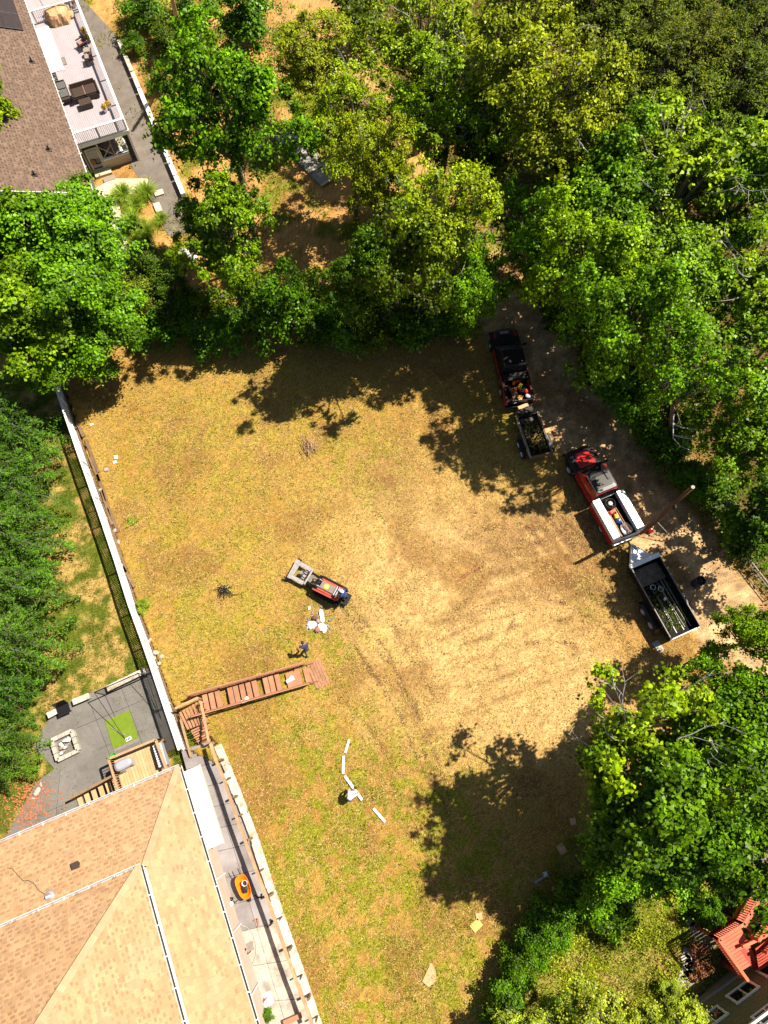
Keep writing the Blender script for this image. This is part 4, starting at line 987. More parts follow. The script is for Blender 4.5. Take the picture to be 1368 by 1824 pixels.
# little wooden deck with grill and stairs beneath the eave
dk = thing('small_deck', 'small tan wooden deck with pale rails at the corner of the tan roof', 'deck')
D4 = [G(204, 1352, .55), G(286, 1318, .55), G(308, 1378, .55), G(222, 1412, .55)]
n = 16
for i in range(n):
    a = D4[0].lerp(D4[1], (i + .5) / n); b_ = D4[3].lerp(D4[2], (i + .5) / n); mb = MB(); mb.beam(a, b_, (D4[1] - D4[0]).length / n - .012, .04); obj('board', mb, M_['decktan'], dk)
mb = MB()
for i in range(4):
    a, b_ = D4[i], D4[(i + 1) % 4]; mb.beam(a - Vector((0, 0, .13)), b_ - Vector((0, 0, .13)), .05, .2)
    mb.box((a.x, a.y, -.05), (.12, .12, 1.15))
obj('frame', mb, M_['lumber'], dk)
def balus(parent, a, b_, h, m, sp=.13, cap=.13, mc=None, w=.035, stuff=True):
    a = Vector(a); b_ = Vector(b_); L_ = (b_ - a).length; n = max(2, int(L_ / sp)); up = Vector((0, 0, h))
    if stuff:
        q = MB()
        for i in range(n):
            p_ = a.lerp(b_, (i + .5) / n); q.beam(p_ + Vector((0, 0, .08)), p_ + up * .97, w, w)
        obj('balusters', q, m, parent, kind='stuff')
    else:
        for i in range(n):
            p_ = a.lerp(b_, (i + .5) / n); q = MB(); q.beam(p_ + Vector((0, 0, .08)), p_ + up * .97, w, w); obj('baluster', q, m, parent)
    q = MB(); q.beam(a + up, b_ + up, cap, .045); obj('top_rail', q, mc or m, parent)
    q = MB(); q.beam(a + Vector((0, 0, .09)), b_ + Vector((0, 0, .09)), .05, .06); obj('bottom_rail', q, m, parent)
    for p_ in (a, b_):
        q = MB(); q.beam(p_ - Vector((0, 0, .1)), p_ + up * .99, .1, .1); obj('post', q, mc or m, parent)
balus(dk, D4[0], D4[1], .95, M_['lumber'], .14, stuff=False); balus(dk, D4[3], D4[0], .95, M_['lumber'], .14, stuff=False); balus(dk, D4[1], D4[2], .95, M_['lumber'], .14, .16, stuff=False)
gr = thing('gas_grill', 'covered grey grill on the small tan deck', 'grill', G(229, 1361, .57), ang(G(214, 1368), G(245, 1353)))
mb = MB().box((0, 0, .42), (.75, .45, .75)); obj('body', mb, M_['grey'], gr, bevel=.05); mb = MB().rings([tubring(.52, .30, .80), tubring(.50, .28, .95), tubring(.36, .18, 1.04)]); obj('lid', mb, M_['grey'], gr, smooth=False, bevel=.02); mb = MB().box((0, -.33, .82), (.6, .04, .04)); obj('handle', mb, M_['steel'], gr)
sd = thing('deck_steps', 'dark open steps with slatted shadow under the tan eave', 'stairs')
a0 = G(215, 1400, .45); a1 = G(140, 1440, LOW + .1)
for i in range(6):
    p_ = a0.lerp(a1, (i + .5) / 6); d = Vector((a1.x - a0.x, a1.y - a0.y, 0)).normalized(); n_ = Vector((-d.y, d.x, 0)); mb = MB(); mb.beam(p_ - n_ * .55, p_ + n_ * .55, .28, .04); obj('tread', mb, M_['decktan'], sd)
for s_ in (-1, 1):
    mb = MB(); mb.beam(a0 + n_ * .6 * s_ - Vector((0, 0, .08)), a1 + n_ * .6 * s_, .05, .25); obj('stringer', mb, M_['lumber'], sd); balus(sd, a0 + n_ * .6 * s_, a1 + n_ * .6 * s_, .9, M_['lumber'], .16, stuff=False)
t = thing('air_conditioner', 'white slatted appliance between the small deck and the lattice fence', 'appliance', G(290, 1345, .55), HA); mb = MB().box((0, 0, .3), (.5, 1.3, .6)); obj('case', mb, M_['grey'], t, bevel=.03)
for i in range(9): mb = MB().box((0, -.58 + i * .145, .62), (.46, .06, .03)); obj('slat', mb, M_['white'], t)
X, Y = scatter(9000, 44, lambda X, Y: np.clip(1.6 * np.exp(-((X - G(55, 1430, LOW).x) ** 2 + (Y - G(55, 1430, LOW).y) ** 2) / 1.1 ** 2), 0, 1), (-24, -12, -6, 2))
o = blades('fallen_leaves', X, Y, np.full(X.shape, LOW + .09), (.08, .16), (.06, .12), (0, .4), M_['rust'], 45); tag(o, 'drift of rust brown fallen leaves at the edge of the left patio', 'leaves')
for i, (x, y, s, lab) in enumerate(((67, 1410, .3, 'largest pale rock in the fallen leaves'), (74, 1398, .16, 'small pale rock above the largest one in the leaves'), (60, 1422, .15, 'small pale rock below the largest one in the leaves'))):
    mb = MB().ball((0, 0, s * .3), (s, s * .5, s * .4), 8, 5, jit=.2, seed=i); tag(place(obj('rock', mb, M_['stone_w']), G(x, y, LOW), 1 + i), lab, 'rock')

# ------------------------------------------------------------------ shingled house with the white deck, upper left
ZB = 6.0; B0 = G(167, 345, ZB); _e = G(43, 0, ZB) - B0; UA = math.atan2(_e.y, _e.x) - math.pi / 2
HU = frame((B0.x, B0.y, 0), UA); HUi = HU.inverted()
def hu(px, py, z): p = HUi @ G(px, py, z); return Vector((p.x, p.y, z))
h2 = thing('house', 'brown shingled house with a white upper deck at the upper left', 'house', (B0.x, B0.y, 0), UA)
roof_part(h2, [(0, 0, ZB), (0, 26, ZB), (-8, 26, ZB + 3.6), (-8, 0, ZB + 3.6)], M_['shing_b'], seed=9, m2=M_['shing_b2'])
b = MB(); b.beam((-8, 0, ZB + 3.62), (-8, 26, ZB + 3.62), .35, .03); obj('ridge_cap', b, M_['shing_b'], h2)
b = MB(); b.prism([(-16, -.02), (-8, -.02), (-8, 26), (-16, 26)], [ZB, ZB + 3.6, ZB + 3.6, ZB], [ZB + .05, ZB + 3.65, ZB + 3.65, ZB + .05]); obj('rear_roof', b, M_['shing_b'], h2)
b = MB(); b.box((-.42, 13, 2.9), (.16, 25.6, 5.9)); b.prism([(-15.6, .3), (-.4, .3), (-.4, .45), (-15.6, .45)], 0, ZB - .3); obj('wall', b, M_['grayside'], h2)
b = MB(); b.add([(-15.5, .32, ZB - .32), (-.5, .32, ZB - .32), (-8, .32, ZB + 3.3), (-15.5, .44, ZB - .32), (-.5, .44, ZB - .32), (-8, .44, ZB + 3.3)], [(0, 1, 2), (3, 5, 4), (0, 3, 4, 1), (1, 4, 5, 2), (2, 5, 3, 0)]); obj('gable', b, M_['grayside'], h2)
b = MB()
for i in range(34): b.box((-8, .285, .1 + i * .17), (15.0, .03, .15), rx=.12)
obj('clapboard', b, M_['grayside'], h2, kind='stuff')
b = MB(); b.box((-.42, .26, 2.8), (.24, .12, 5.7)); b.box((-.31, .36, 2.8), (.06, .3, 5.7)); obj('corner_board', b, M_['white'], h2)
b = MB(); b.beam((.02, .0, ZB - .06), (-8, 0, ZB + 3.52), .05, .2); b.box((.03, 13, ZB - .08), (.05, 26, .18)); obj('fascia', b, M_['white'], h2)
gutter(h2, (.05, 26, ZB - .03), (.05, .0, ZB - .03), tm='gutter')
for g_ in [c for c in bpy.data.objects if c.parent == h2 and c.name.startswith('gutter')]: pass
w = MB().box((-2.1, .24, 4.2), (1.0, .08, 1.3)); wo = obj('window', w, M_['white'], h2); obj('pane', MB().box((-2.1, .19, 4.2), (.8, .03, 1.1)), M_['glass'], wo)
for x, y in ((58, 112), (88, 268), (62, 312)):
    p = hu(x, y, ZB + 1.2); zz = ZB + .45 * (-p.x); p = hu(x, y, zz); zz = ZB + .45 * (-p.x)
    b = MB(); b.tube([(p.x, p.y, zz - .05), (p.x, p.y, zz + .38)], .06, 8); b.box((p.x, p.y, zz + .03), (.34, .34, .03), ry=.42); obj('vent_pipe', b, M_['dark'], h2)
# solar panels at the top left corner
def on_roof2(px, py):
    z = ZB + 1
    for _ in range(12): p_ = hu(px, py, z); z = ZB + .45 * max(0, -p_.x)
    return p_
cpan = on_roof2(45, 57)
for i in range(3):
    for j in range(3):
        x_ = cpan.x - .62 - i * 1.15; y_ = cpan.y + .9 + j * 1.75
        M2 = plane_M((x_, y_, ZB + .45 * -x_ + .12), (0, 1, 0), (-1, 0, .45)); obj('solar_panel', MB().box((0, 0, 0), (1.73, 1.25, .05), M2), M_['panel'], h2, bevel=.01)

# upper deck
ZD = 2.9; _c = hu(228, 232, ZD); RW = _c.x; Y0 = _c.y; Y1 = Y0 + 19
d2 = thing('upper_deck', 'long white deck with white railings along the brown shingled house', 'deck', (B0.x, B0.y, 0), UA)
nbd = 25
for i in range(nbd):
    w = (RW + .3) / nbd; b = MB(); b.box((-.3 + (i + .5) * w, (Y0 + Y1) / 2, ZD), (w - .008, Y1 - Y0, .04)); obj('board', b, M_['deckboard'], d2)
b = MB(); b.box((RW + .03, (Y0 + Y1) / 2, ZD - .12), (.05, Y1 - Y0 + .1, .3)); b.box(((RW - .3) / 2, Y0 - .03, ZD - .12), (RW + .35, .05, .32)); obj('fascia', b, M_['white'], d2)
ys_ = [Y0 + .05, Y0 + 2.8, Y0 + 5.6, Y0 + 8.4, Y0 + 11.2, Y0 + 14, Y0 + 16.8, Y1]
for a_, b_ in zip(ys_[:-1], ys_[1:]): balus(d2, (RW - .03, a_, ZD), (RW - .03, b_, ZD), 1.05, M_['white'], .125, .16, w=.03)
balus(d2, (-.3, Y0 + .02, ZD), (1.5, Y0 + .02, ZD), 1.05, M_['white'], .13, .16); balus(d2, (1.5, Y0 + .02, ZD), (RW - .05, Y0 + .02, ZD), 1.05, M_['white'], .13, .16)
r0 = hu(52, 22, ZD + 1); balus(d2, (0, r0.y, ZD), (RW - .1, r0.y, ZD), 1.05, M_['white'], .14, .14)
for y in (Y0 + .1, Y0 + 5, Y0 + 10, Y0 + 15):
    b = MB(); b.box((RW - .1, y, ZD / 2 - .15), (.16, .16, ZD - .25)); obj('support_post', b, M_['white'], d2)
# ribbed awning by the wall
aw = thing('ribbed_awning', 'white ribbed awning folded out from the wall over the upper deck', 'awning', (B0.x, B0.y, 0), UA)
q0 = hu(112, 125, 4.3); q1 = hu(83, 48, 4.3)
n = 14; qx_ = hu(86, 88, 4.3).x
for i in range(n):
    y = q0.y + (q1.y - q0.y) * (i + .5) / n; b = MB(); b.box((qx_, y, 4.34), (1.15, (q1.y - q0.y) / n - .03, .05), rx=.12); obj('rib', b, M_['white_hot'], aw)
b = MB(); b.box((qx_ + .6, (q0.y + q1.y) / 2, 4.27), (.04, q1.y - q0.y, .08)); obj('front_bar', b, M_['white'], aw)
# furniture on the deck
def deck_thing(name, label, cat, px, py, z=ZD + .02, rz=0):
    p = G(px, py, z); return thing(name, label, cat, p, UA + rz)
t = deck_thing('covered_table', 'round table under a lumpy tan cloth cover on the upper deck', 'covered table', 106, 33)
rr = []
for z, r_ in ((0, 1.0), (.25, .97), (.6, .88), (.78, .76), (.86, .45), (.90, .08)):
    rr.append([(r_ * (1 + .09 * math.sin(5 * a_) + .05 * math.sin(11 * a_ + z * 4)) * math.cos(a_), r_ * (1 + .09 * math.sin(5 * a_) + .05 * math.sin(11 * a_ + z * 4)) * math.sin(a_), z + .03 * math.sin(4 * a_)) for a_ in [2 * math.pi * k / 36 for k in range(36)]])
obj('cover', MB().rings(rr), M_['cloth_tan'], t)
obj('cover_tail', MB().ball((.95, -.05, .2), (.3, .45, .2), 9, 5, jit=.2, seed=3), M_['cloth_tan'], t)
def lounge_chair(px, py, label, rz, cm='rose'):
    t = deck_thing('patio_chair', label, 'chair', px, py, rz=rz)
    obj('seat', MB().box((0, 0, .40), (.62, .62, .12)), M_['wicker'], t, bevel=.03); obj('cushion', MB().box((0, 0, .48), (.54, .54, .08)), M_[cm], t, bevel=.03)
    obj('backrest', MB().box((0, .33, .68), (.62, .10, .62), rx=-.2), M_['wicker'], t, bevel=.03)
    for s_ in (-1, 1): obj('armrest', MB().box((s_ * .33, .02, .60), (.09, .6, .08)), M_['wicker'], t, bevel=.02)
    for sx in (-1, 1):
        for sy in (-1, 1): obj('leg', MB().box((sx * .27, sy * .27, .17), (.06, .06, .34)), M_['wicker'], t)
    return t
lounge_chair(149, 86, 'rose cushioned chair on the upper deck, the one nearer the planters', R(-70)); lounge_chair(161, 112, 'dark wicker chair below the rose cushioned one', R(-100), 'cush')
t = deck_thing('side_table', 'little pale table between the two deck chairs', 'table', 158, 99); obj('top', MB().lathe([(.0, .48), (.26, .48), (.26, .51), (0, .51)], 16), M_['cush'], t); obj('stem', MB().tube([(0, 0, 0), (0, 0, .48)], .04, 8), M_['wicker'], t)
t = deck_thing('lounge_sofa', 'black wicker sofa half hidden under the eave on the upper deck', 'sofa', 116, 170)
obj('seat', MB().box((-.1, 0, .35), (.9, 2.1, .3)), M_['wicker'], t, bevel=.04); obj('backrest', MB().box((-.55, 0, .7), (.16, 2.1, .6)), M_['wicker'], t, bevel=.04); obj('cushion', MB().box((.0, -.45, .54), (.6, .8, .1)), M_['grayside'], t, bevel=.03); obj('cushion', MB().box((.0, .45, .54), (.6, .8, .1)), M_['grayside'], t, bevel=.03)
t = deck_thing('wicker_loveseat', 'big dark double seat in the middle of the upper deck', 'loveseat', 155, 172, rz=R(0))
for s_ in (-1, 1): obj('cushion', MB().box((s_ * .48, 0, .52), (.88, .95, .14)), M_['wicker'], t, bevel=.04); obj('armrest', MB().box((s_ * .99, 0, .52), (.1, 1.1, .4)), M_['wicker'], t, bevel=.03)
obj('base', MB().box((0, 0, .26), (1.9, 1.0, .4)), M_['wicker'], t, bevel=.03); obj('trim', MB().box((0, 0, .53), (.05, 1.0, .16)), M_['rose'], t); obj('backrest', MB().box((0, .54, .62), (1.9, .1, .5), rx=-.2), M_['wicker'], t, bevel=.03)
t = deck_thing('ottoman', 'dark brown ottoman in front of the double seat', 'ottoman', 155, 190); obj('body', MB().box((0, 0, .25), (.95, .7, .36)), M_['wicker'], t, bevel=.04); obj('cushion', MB().box((0, 0, .45), (.93, .68, .08)), M_['wicker'], t, bevel=.04)
t = deck_thing('door_mat', 'dark brown door mat by the wall on the upper deck', 'mat', 111, 110); obj('fibre', MB().box((0, 0, .01), (.45, .8, .025)), M_['hood'], t); obj('border', MB().box((0, 0, .005), (.52, .88, .02)), M_['wicker'], t)
for i, (x, y, m_, lab) in enumerate(((152, 63, 'yellow_leaf', 'flower pot with tan blooms, topmost on the right deck rail'), (160, 75, 'grassblade', 'leafy green potted plant above the rose chair'), (189, 199, 'yellow_leaf', 'pot with yellow flowers left of its twin at the deck corner'), (196, 193, 'yellow_leaf', 'pot with yellow flowers right of its twin at the deck corner'), (122, 5, 'maple_d', 'dark potted plant by the far railing at the top edge'), (134, 12, 'red_leaf', 'potted plant with pink flowers by the far railing'))):
    t = deck_thing('potted_plant', lab, 'potted plant', x, y); obj('pot', MB().lathe([(.13, 0), (.19, .3), (.17, .3), (.12, .22)], 12), M_['white' if i in (2, 3, 5) else 'rose'], t)
    rgq = np.random.default_rng(i); n = 220; P_ = rand_dirs(rgq, n, -.2) * rgq.uniform(.4, 1, n)[:, None] * .24 + np.array([0, 0, .42]); Vq, Fq = leaf_quads(P_, P_ - np.array([0, 0, .3]) + rgq.normal(size=(n, 3)) * .1, .11, .07, rgq); obj('foliage', fast_mesh('foliage', Vq, Fq, M_[m_]), parent=t)
t = deck_thing('lantern_box', 'small grey box with a thin pole beside the covered table', 'lamp', 83, 28); obj('base', MB().lathe([(.2, 0), (.2, .3), (.1, .36)], 10), M_['grey'], t); obj('pole', MB().tube([(.1, .05, .3), (.0, .1, 1.3)], .02, 6), M_['dark'], t)

# screened porch beneath the deck
ph = thing('screened_porch', 'cream walled screened porch beneath the front of the upper deck', 'porch', (B0.x, B0.y, 0), UA)
fy = Y0 + .25
def pbox(nm, c, d, m, par=ph, **k): return obj(nm, MB().box(c, d, **k), M_[m], par)
pbox('floor', (1.45, fy + 2.4, .06), (3.3, 4.8, .12), 'found'); pbox('knee_wall', (2.05, fy, .45), (2.0, .12, .85), 'cream'); pbox('side_wall', (RW - .1, fy + 2.4, .45), (.12, 4.7, .85), 'cream'); pbox('sill', (2.05, fy - .02, .90), (2.06, .2, .06), 'white')
pbox('back_wall', (1.45, fy + 4.8, 1.35), (3.4, .1, 2.6), 'olive')
for x in (-.2, 1.02, RW - .1): pbox('post', (x, fy, 1.35), (.10, .14, 2.55), 'cream')
for y in (1.6, 3.2, 4.7): pbox('post', (RW - .1, fy + y, 1.7), (.08, .08, 1.8), 'white')
b = MB(); b.beam((1.1, fy, 1.0), (2.0, fy, 2.0), .04, .04); b.beam((1.1, fy, 2.0), (2.0, fy, 1.0), .04, .04); b.beam((2.0, fy, 1.0), (3.0, fy, 1.9), .04, .04); b.beam((2.0, fy, 1.0), (2.0, fy, 2.6), .04, .04); obj('cross_brace', b, M_['cream'], ph)
dr = pbox('door', (.45, fy - .06, 1.15), (1.0, .05, 2.1), 'cream'); pbox('pane', (.45, fy - .095, 1.2), (.72, .02, 1.7), 'glass', dr); obj('handle', MB().tube([(.86, fy - .1, 1.0), (.86, fy - .15, 1.0), (.86, fy - .15, 1.15)], .015, 5), M_['steel'], dr)
pbox('step', (.6, fy - .4, .10), (1.3, .6, .2), 'cream'); 
t = thing('dining_table', 'pale brown table inside the screened porch', 'table', HU @ Vector((1.9, fy + .9, .12)), UA); obj('top', MB().box((0, 0, .72), (1.1, .9, .05)), M_['cush'], t)
for sx in (-.45, .45):
    for sy in (-.35, .35): obj('leg', MB().box((sx, sy, .35), (.06, .06, .7)), M_['wicker'], t)
for i, (x, y, rz_, lab) in enumerate(((1.4, 1.9, 0, 'cushioned chair inside the porch, left of its twin'), (2.2, 2.0, .2, 'cushioned chair inside the porch, right of its twin'), (2.75, .9, -1.5, 'white chair inside the porch by the side wall'))):
    t = thing('porch_chair', lab, 'chair', HU @ Vector((x, fy + y, .12)), UA + rz_); obj('seat', MB().box((0, 0, .45), (.55, .55, .1)), M_['cush' if i < 2 else 'white'], t, bevel=.03); obj('backrest', MB().box((0, .28, .75), (.55, .07, .6)), M_['cush' if i < 2 else 'white'], t, bevel=.02)
    for sx in (-.22, .22):
        for sy in (-.22, .22): obj('leg', MB().box((sx, sy, .2), (.05, .05, .4)), M_['wicker'], t)
t = thing('door_mat', 'brown coir mat at the porch door', 'mat', HU @ Vector((.9, fy - 1.15, .10)), UA); obj('fibre', MB().box((0, 0, .02), (.95, .5, .03)), M_['cush'], t)

# cream walk, asphalt lane, curb wall
def sheet(name, pxs, z, m, th=.08, k=None):
    P_ = ccw([tuple(G(x, y, z))[:2] for x, y in pxs]); o = obj(name, MB().prism(P_, z - th, z), M_[m]); return struct(o)
sheet('walkway', [(168, 338), (205, 330), (228, 440), (262, 520), (222, 520), (195, 440)], .10, 'conc_c', .1)
sheet('porch_apron', [(166, 338), (200, 318), (262, 318), (270, 336), (206, 352), (180, 350)], .106, 'conc_c', .1)
sheet('asphalt_lane', [(120, -30), (205, 60), (325, 340), (360, 410), (300, 420), (262, 345), (215, 260), (150, 120), (60, -60)], .05, 'asph', .05)
cw = thing('curb_wall', 'long low white curb wall between the asphalt lane and the orange bank', 'wall')
c0 = G(211, 70, .55); c1 = G(326, 345, .55)
for i in range(9):
    a = c0.lerp(c1, i / 9 + .003); b_ = c0.lerp(c1, (i + 1) / 9 - .003); mb = MB(); mb.beam(a - Vector((0, 0, .29)), b_ - Vector((0, 0, .29)), .34, .58); obj('wall_section', mb, M_['capst'] if i < 3 else M_['white_hot'], cw, bevel=.02)
for (x, y, lx, ly, lab) in ((258, 333, .6, .45, 'pale stone slab step by the porch corner'), (284, 346, .7, .5, 'cream stone slab above the tall grasses'), (282, 372, .5, .9, 'long flat stone right of the tall grasses')):
    mb = MB().box((0, 0, .14), (lx, ly, .12)); tag(place(obj('stone_slab', mb, M_['conc_c'], bevel=.02), G(x, y, 0), UA), lab, 'stone')
# tall ornamental grasses
def grass_mesh(seed, n=420, h=.9, sp=.75):
    rg_ = np.random.default_rng(seed); V_ = []; F_ = []
    for i in range(n):
        a_ = rg_.uniform(0, 6.28); l = rg_.uniform(.6, 1.1) * h; o_ = rg_.uniform(.2, 1) * sp; b0 = np.array([math.cos(a_), math.sin(a_), 0]) * rg_.uniform(0, .18); s_ = np.array([-math.sin(a_), math.cos(a_), 0]) * .018
        pts = [b0 + np.array([math.cos(a_) * o_ * t_ ** 1.5, math.sin(a_) * o_ * t_ ** 1.5, l * (t_ - .35 * t_ ** 3)]) for t_ in (0, .4, .75, 1)]
        k = len(V_)
        for j, p_ in enumerate(pts): V_ += [p_ - s_ * (1 - j * .3), p_ + s_ * (1 - j * .3)]
        for j in range(3): F_.append((k + 2 * j, k + 2 * j + 1, k + 2 * j + 3, k + 2 * j + 2))
    return fast_mesh('tall_grass', np.array(V_), np.array(F_), M_['grassblade'])
gms = [grass_mesh(1), grass_mesh(2)]
for i, (x, y, s_, lab) in enumerate(((222, 352, 1.2, 'tall grass clump nearest the porch'), (243, 372, 1.1, 'tall grass clump second along the cream walk'), (262, 350, 1.25, 'dense grass clump beside the flat stones'), (240, 405, 1.3, 'bright tall grass clump in the middle of the bed'), (262, 420, 1.2, 'tall grass clump lower in the bed, on the right'), (250, 440, 1.1, 'lowest tall grass clump by the dark bushes'), (288, 395, .8, 'small grass clump by the gravel'))):
    t = thing('ornamental_grass', lab, 'grass clump', G(x, y, 0), i, 'ornamental grasses by the cream walk', (s_ * 1.25, s_ * 1.25, s_ * 1.25)); obj('blades', gms[i % 2], parent=t)
tree('shrub_b', 262, 452, .8, 1.0, 'dark bush at the end of the tall grass bed', 'shrub', 'shrub')
# stone steps in the wood
sg_ = thing('garden_steps', 'grey gravel path with pale timber risers between the trees', 'steps')
s0 = G(505, 240, .05); s1 = G(590, 325, .05); ds = (s1 - s0).normalized(); ns = Vector((-ds.y, ds.x, 0))
for i in range(4):
    a = s0.lerp(s1, i / 4); b_ = s0.lerp(s1, (i + 1) / 4 - .02); mb = MB(); mb.beam(a + Vector((0, 0, .1 - i * .02)), b_ + Vector((0, 0, .1 - i * .02)), 1.7, .16); obj('tread', mb, M_['stone'], sg_)
    mb = MB(); mb.beam(b_ - ns * .9 + Vector((0, 0, .14)), b_ + ns * .9 + Vector((0, 0, .14)), .14, .16); obj('riser', mb, M_['cream'], sg_)
for (x, y, s_, lab) in ((333, 452, .5, 'white boulder left of its neighbour by the red flowering bush'), (345, 460, .35, 'white boulder right of the red flowering bush'), (447, 452, .45, 'bright white sack under the lower maple'), (443, 474, .35, 'smaller white sack below the bright one')):
    mb = MB().ball((0, 0, s_ * .4), (s_, s_ * .7, s_ * .5), 9, 5, jit=.18, seed=int(x)); tag(place(obj('white_boulder' if x < 400 else 'white_sack', mb, M_['white_hot']), G(x, y, 0)), lab, 'boulder' if x < 400 else 'sack')
b = MB().tube([G(302, -20, 9.5), G(312, 20, 6.5), G(322, 60, 2.0), G(326, 78, -.1)], [.12, .16, .2, .24], 8); t = thing('thin_tree', 'leaning bare brown trunk crossing the top edge beside the upper deck', 'tree'); obj('trunk', b, M_['lumber'], t)
# black trunk in the hedge
b = MB().tube([G(436, 555, 0), G(434, 535, 1.2), G(437, 500, 3.2), G(430, 470, 4.6)], [.3, .26, .22, .16], 9); t = thing('ivy_stump', 'dark ivy clad trunk standing out of the hedge', 'tree'); obj('trunk', b, M_['dark'], t)
rgq = np.random.default_rng(77); n = 3500; zz = rgq.uniform(.2, 5.2, n); aa = rgq.uniform(0, 6.28, n); g0 = G(436, 555, 0); g1 = G(430, 470, 4.6); tt = zz / 4.6
P_ = np.stack([g0.x + (g1.x - g0.x) * tt + np.cos(aa) * rgq.uniform(.2, .55, n), g0.y + (g1.y - g0.y) * tt + np.sin(aa) * rgq.uniform(.2, .55, n), zz], -1)
Vq, Fq = leaf_quads(P_, np.stack([np.cos(aa), np.sin(aa), np.full(n, .5)], -1) + rgq.normal(size=(n, 3)) * .3, .17, .13, rgq); obj('ivy', fast_mesh('ivy', Vq, Fq, M_['maple_d']), parent=t)

# ------------------------------------------------------------------ olive house and red deck, lower right
W0 = G(1231, 1780, 0); LA = R(29.9)
HR = frame((W0.x, W0.y, 0), LA); HRi = HR.inverted()
def hr(px, py, z): p = HRi @ G(px, py, z); return Vector((p.x, p.y, z))
lo, hi = 1., 8.
for _ in range(40):
    zr = (lo + hi) / 2
    if hr(1344, 1822, zr).y > .12: hi = zr
    else: lo = zr
h3 = thing('house', 'olive green house with white trimmed windows in the lower right corner', 'house', (W0.x, W0.y, 0), LA)
b = MB(); b.box((4.5, -.12, 1.0 + (zr - 1.0) / 2), (13, .2, zr - 1.0)); obj('wall', b, M_['olive'], h3)
b = MB()
for i in range(27): b.box((4.5, -.005, 1.12 + i * .155), (13, .025, .14), rx=-.12)
obj('clapboard', b, M_['olive'], h3, kind='stuff')
b = MB(); b.box((4.5, -.10, .45), (13, .26, 1.0)); obj('foundation', b, M_['found'], h3)
b = MB(); b.box((4.5, .03, 1.0), (13, .07, .14)); obj('water_table', b, M_['grey'], h3)
def win(cx_, cz, w=1.35, h=1.15):
    f_ = MB(); 
    f_.box((cx_, .045, cz + h / 2), (w + .16, .08, .11)); f_.box((cx_, .045, cz - h / 2), (w + .16, .08, .11)); f_.box((cx_ - w / 2, .045, cz), (.11, .08, h - .1)); f_.box((cx_ + w / 2, .045, cz), (.11, .08, h - .1)); f_.box((cx_, .045, cz), (.06, .07, h - .1))
    o = obj('window', f_, M_['white'], h3)
    for s_ in (-1, 1): obj('pane', MB().box((cx_ + s_ * w / 4, .02, cz), (w / 2 - .1, .03, h - .1)), M_['glass'], o)
# solve window places on the wall plane
def on_wall(px, py):
    lo, hi = 0., 8.
    for _ in range(40):
        z = (lo + hi) / 2
        if hr(px, py, z).y > 0: hi = z
        else: lo = z
    return hr(px, py, z).x, z
for px, py in ((1324, 1768), (1268, 1815), (1376, 1722), (1372, 1806)):
    x, z = on_wall(px, py); win(x, z)
b = MB(); b.prism([(-2.2, .12), (11, .12), (11, -5), (-2.2, -5)], [zr, zr, zr + 2, zr + 2], [zr + .1, zr + .1, zr + 2.1, zr + 2.1]); obj('roof', b, M_['stone'], h3)
b = MB(); b.box((4.4, .17, zr + .02), (13.3, .10, .14)); obj('gutter', b, M_['gutter'], h3)
b = MB(); b.tube([hr(1246, 1773, .12), hr(1240, 1776, .15)], .04, 6); b.tube([(x_, .08, .35) for x_ in (.4, .8)], .03, 6); obj('hose_bib', b, M_['dark'], h3)

rd = thing('red_deck', 'red stained wooden deck with slatted railings beside the olive house', 'deck')
ZR = 2.0
def R3(x, y, z=ZR): return G(x, y, z)
F4 = [R3(1268, 1664), R3(1311, 1637), R3(1350, 1712), R3(1315, 1733)]
n = 13
for i in range(n):
    a = F4[0].lerp(F4[3], (i + .5) / n); b_ = F4[1].lerp(F4[2], (i + .5) / n); mb = MB(); mb.beam(a, b_, (F4[3] - F4[0]).length / n - .015, .04); obj('board', mb, M_['redpink'], rd)
E4 = [R3(1311, 1637), R3(1348, 1560), R3(1420, 1600), R3(1350, 1705)]
E4 = [R3(1309, 1640), R3(1362, 1545), R3(1402, 1570), R3(1346, 1668)]
n = 26
for i in range(n):
    a = E4[0].lerp(E4[1], (i + .5) / n); b_ = E4[3].lerp(E4[2], (i + .5) / n); mb = MB(); mb.beam(a + Vector((0, 0, .003)), b_ + Vector((0, 0, .003)), (E4[1] - E4[0]).length / n - .014, .04); obj('board', mb, M_['redpink'], rd)
G4 = [R3(1346, 1690, 2.35), R3(1400, 1650, 2.35), R3(1420, 1690, 2.35), R3(1352, 1728, 2.35)]
for i in range(8):
    a = G4[0].lerp(G4[3], (i + .5) / 8); b_ = G4[1].lerp(G4[2], (i + .5) / 8); mb = MB(); mb.beam(a, b_, .14, .04); obj('board', mb, M_['redpaint'], rd)
def rrail(a, b_, h=1.0): balus(rd, a, b_, h, M_['redpaint'], .125, .15, M_['redrail'], w=.04, stuff=False)
rrail(R3(1266, 1666), R3(1309, 1639)); rrail(R3(1266, 1666), R3(1316, 1737)); rrail(R3(1309, 1639), R3(1338, 1590)); rrail(R3(1338, 1590), R3(1362, 1545)); rrail(R3(1335, 1668), R3(1368, 1612)); rrail(R3(1350, 1690), R3(1395, 1655, 2.3))
b = MB()
for p_ in (R3(1268, 1666), R3(1315, 1733), R3(1309, 1640), R3(1338, 1592), R3(1362, 1548)): b.box((p_.x, p_.y, 1.0), (.14, .14, 2.0))
for i in range(2): b.beam(F4[0] - Vector((0, 0, .15)), F4[3] - Vector((0, 0, .15)), .05, .22); b.beam(F4[0] - Vector((0, 0, .15)), F4[1] - Vector((0, 0, .15)), .05, .22)
b.beam(E4[0] - Vector((0, 0, .15)), E4[1] - Vector((0, 0, .15)), .05, .22)
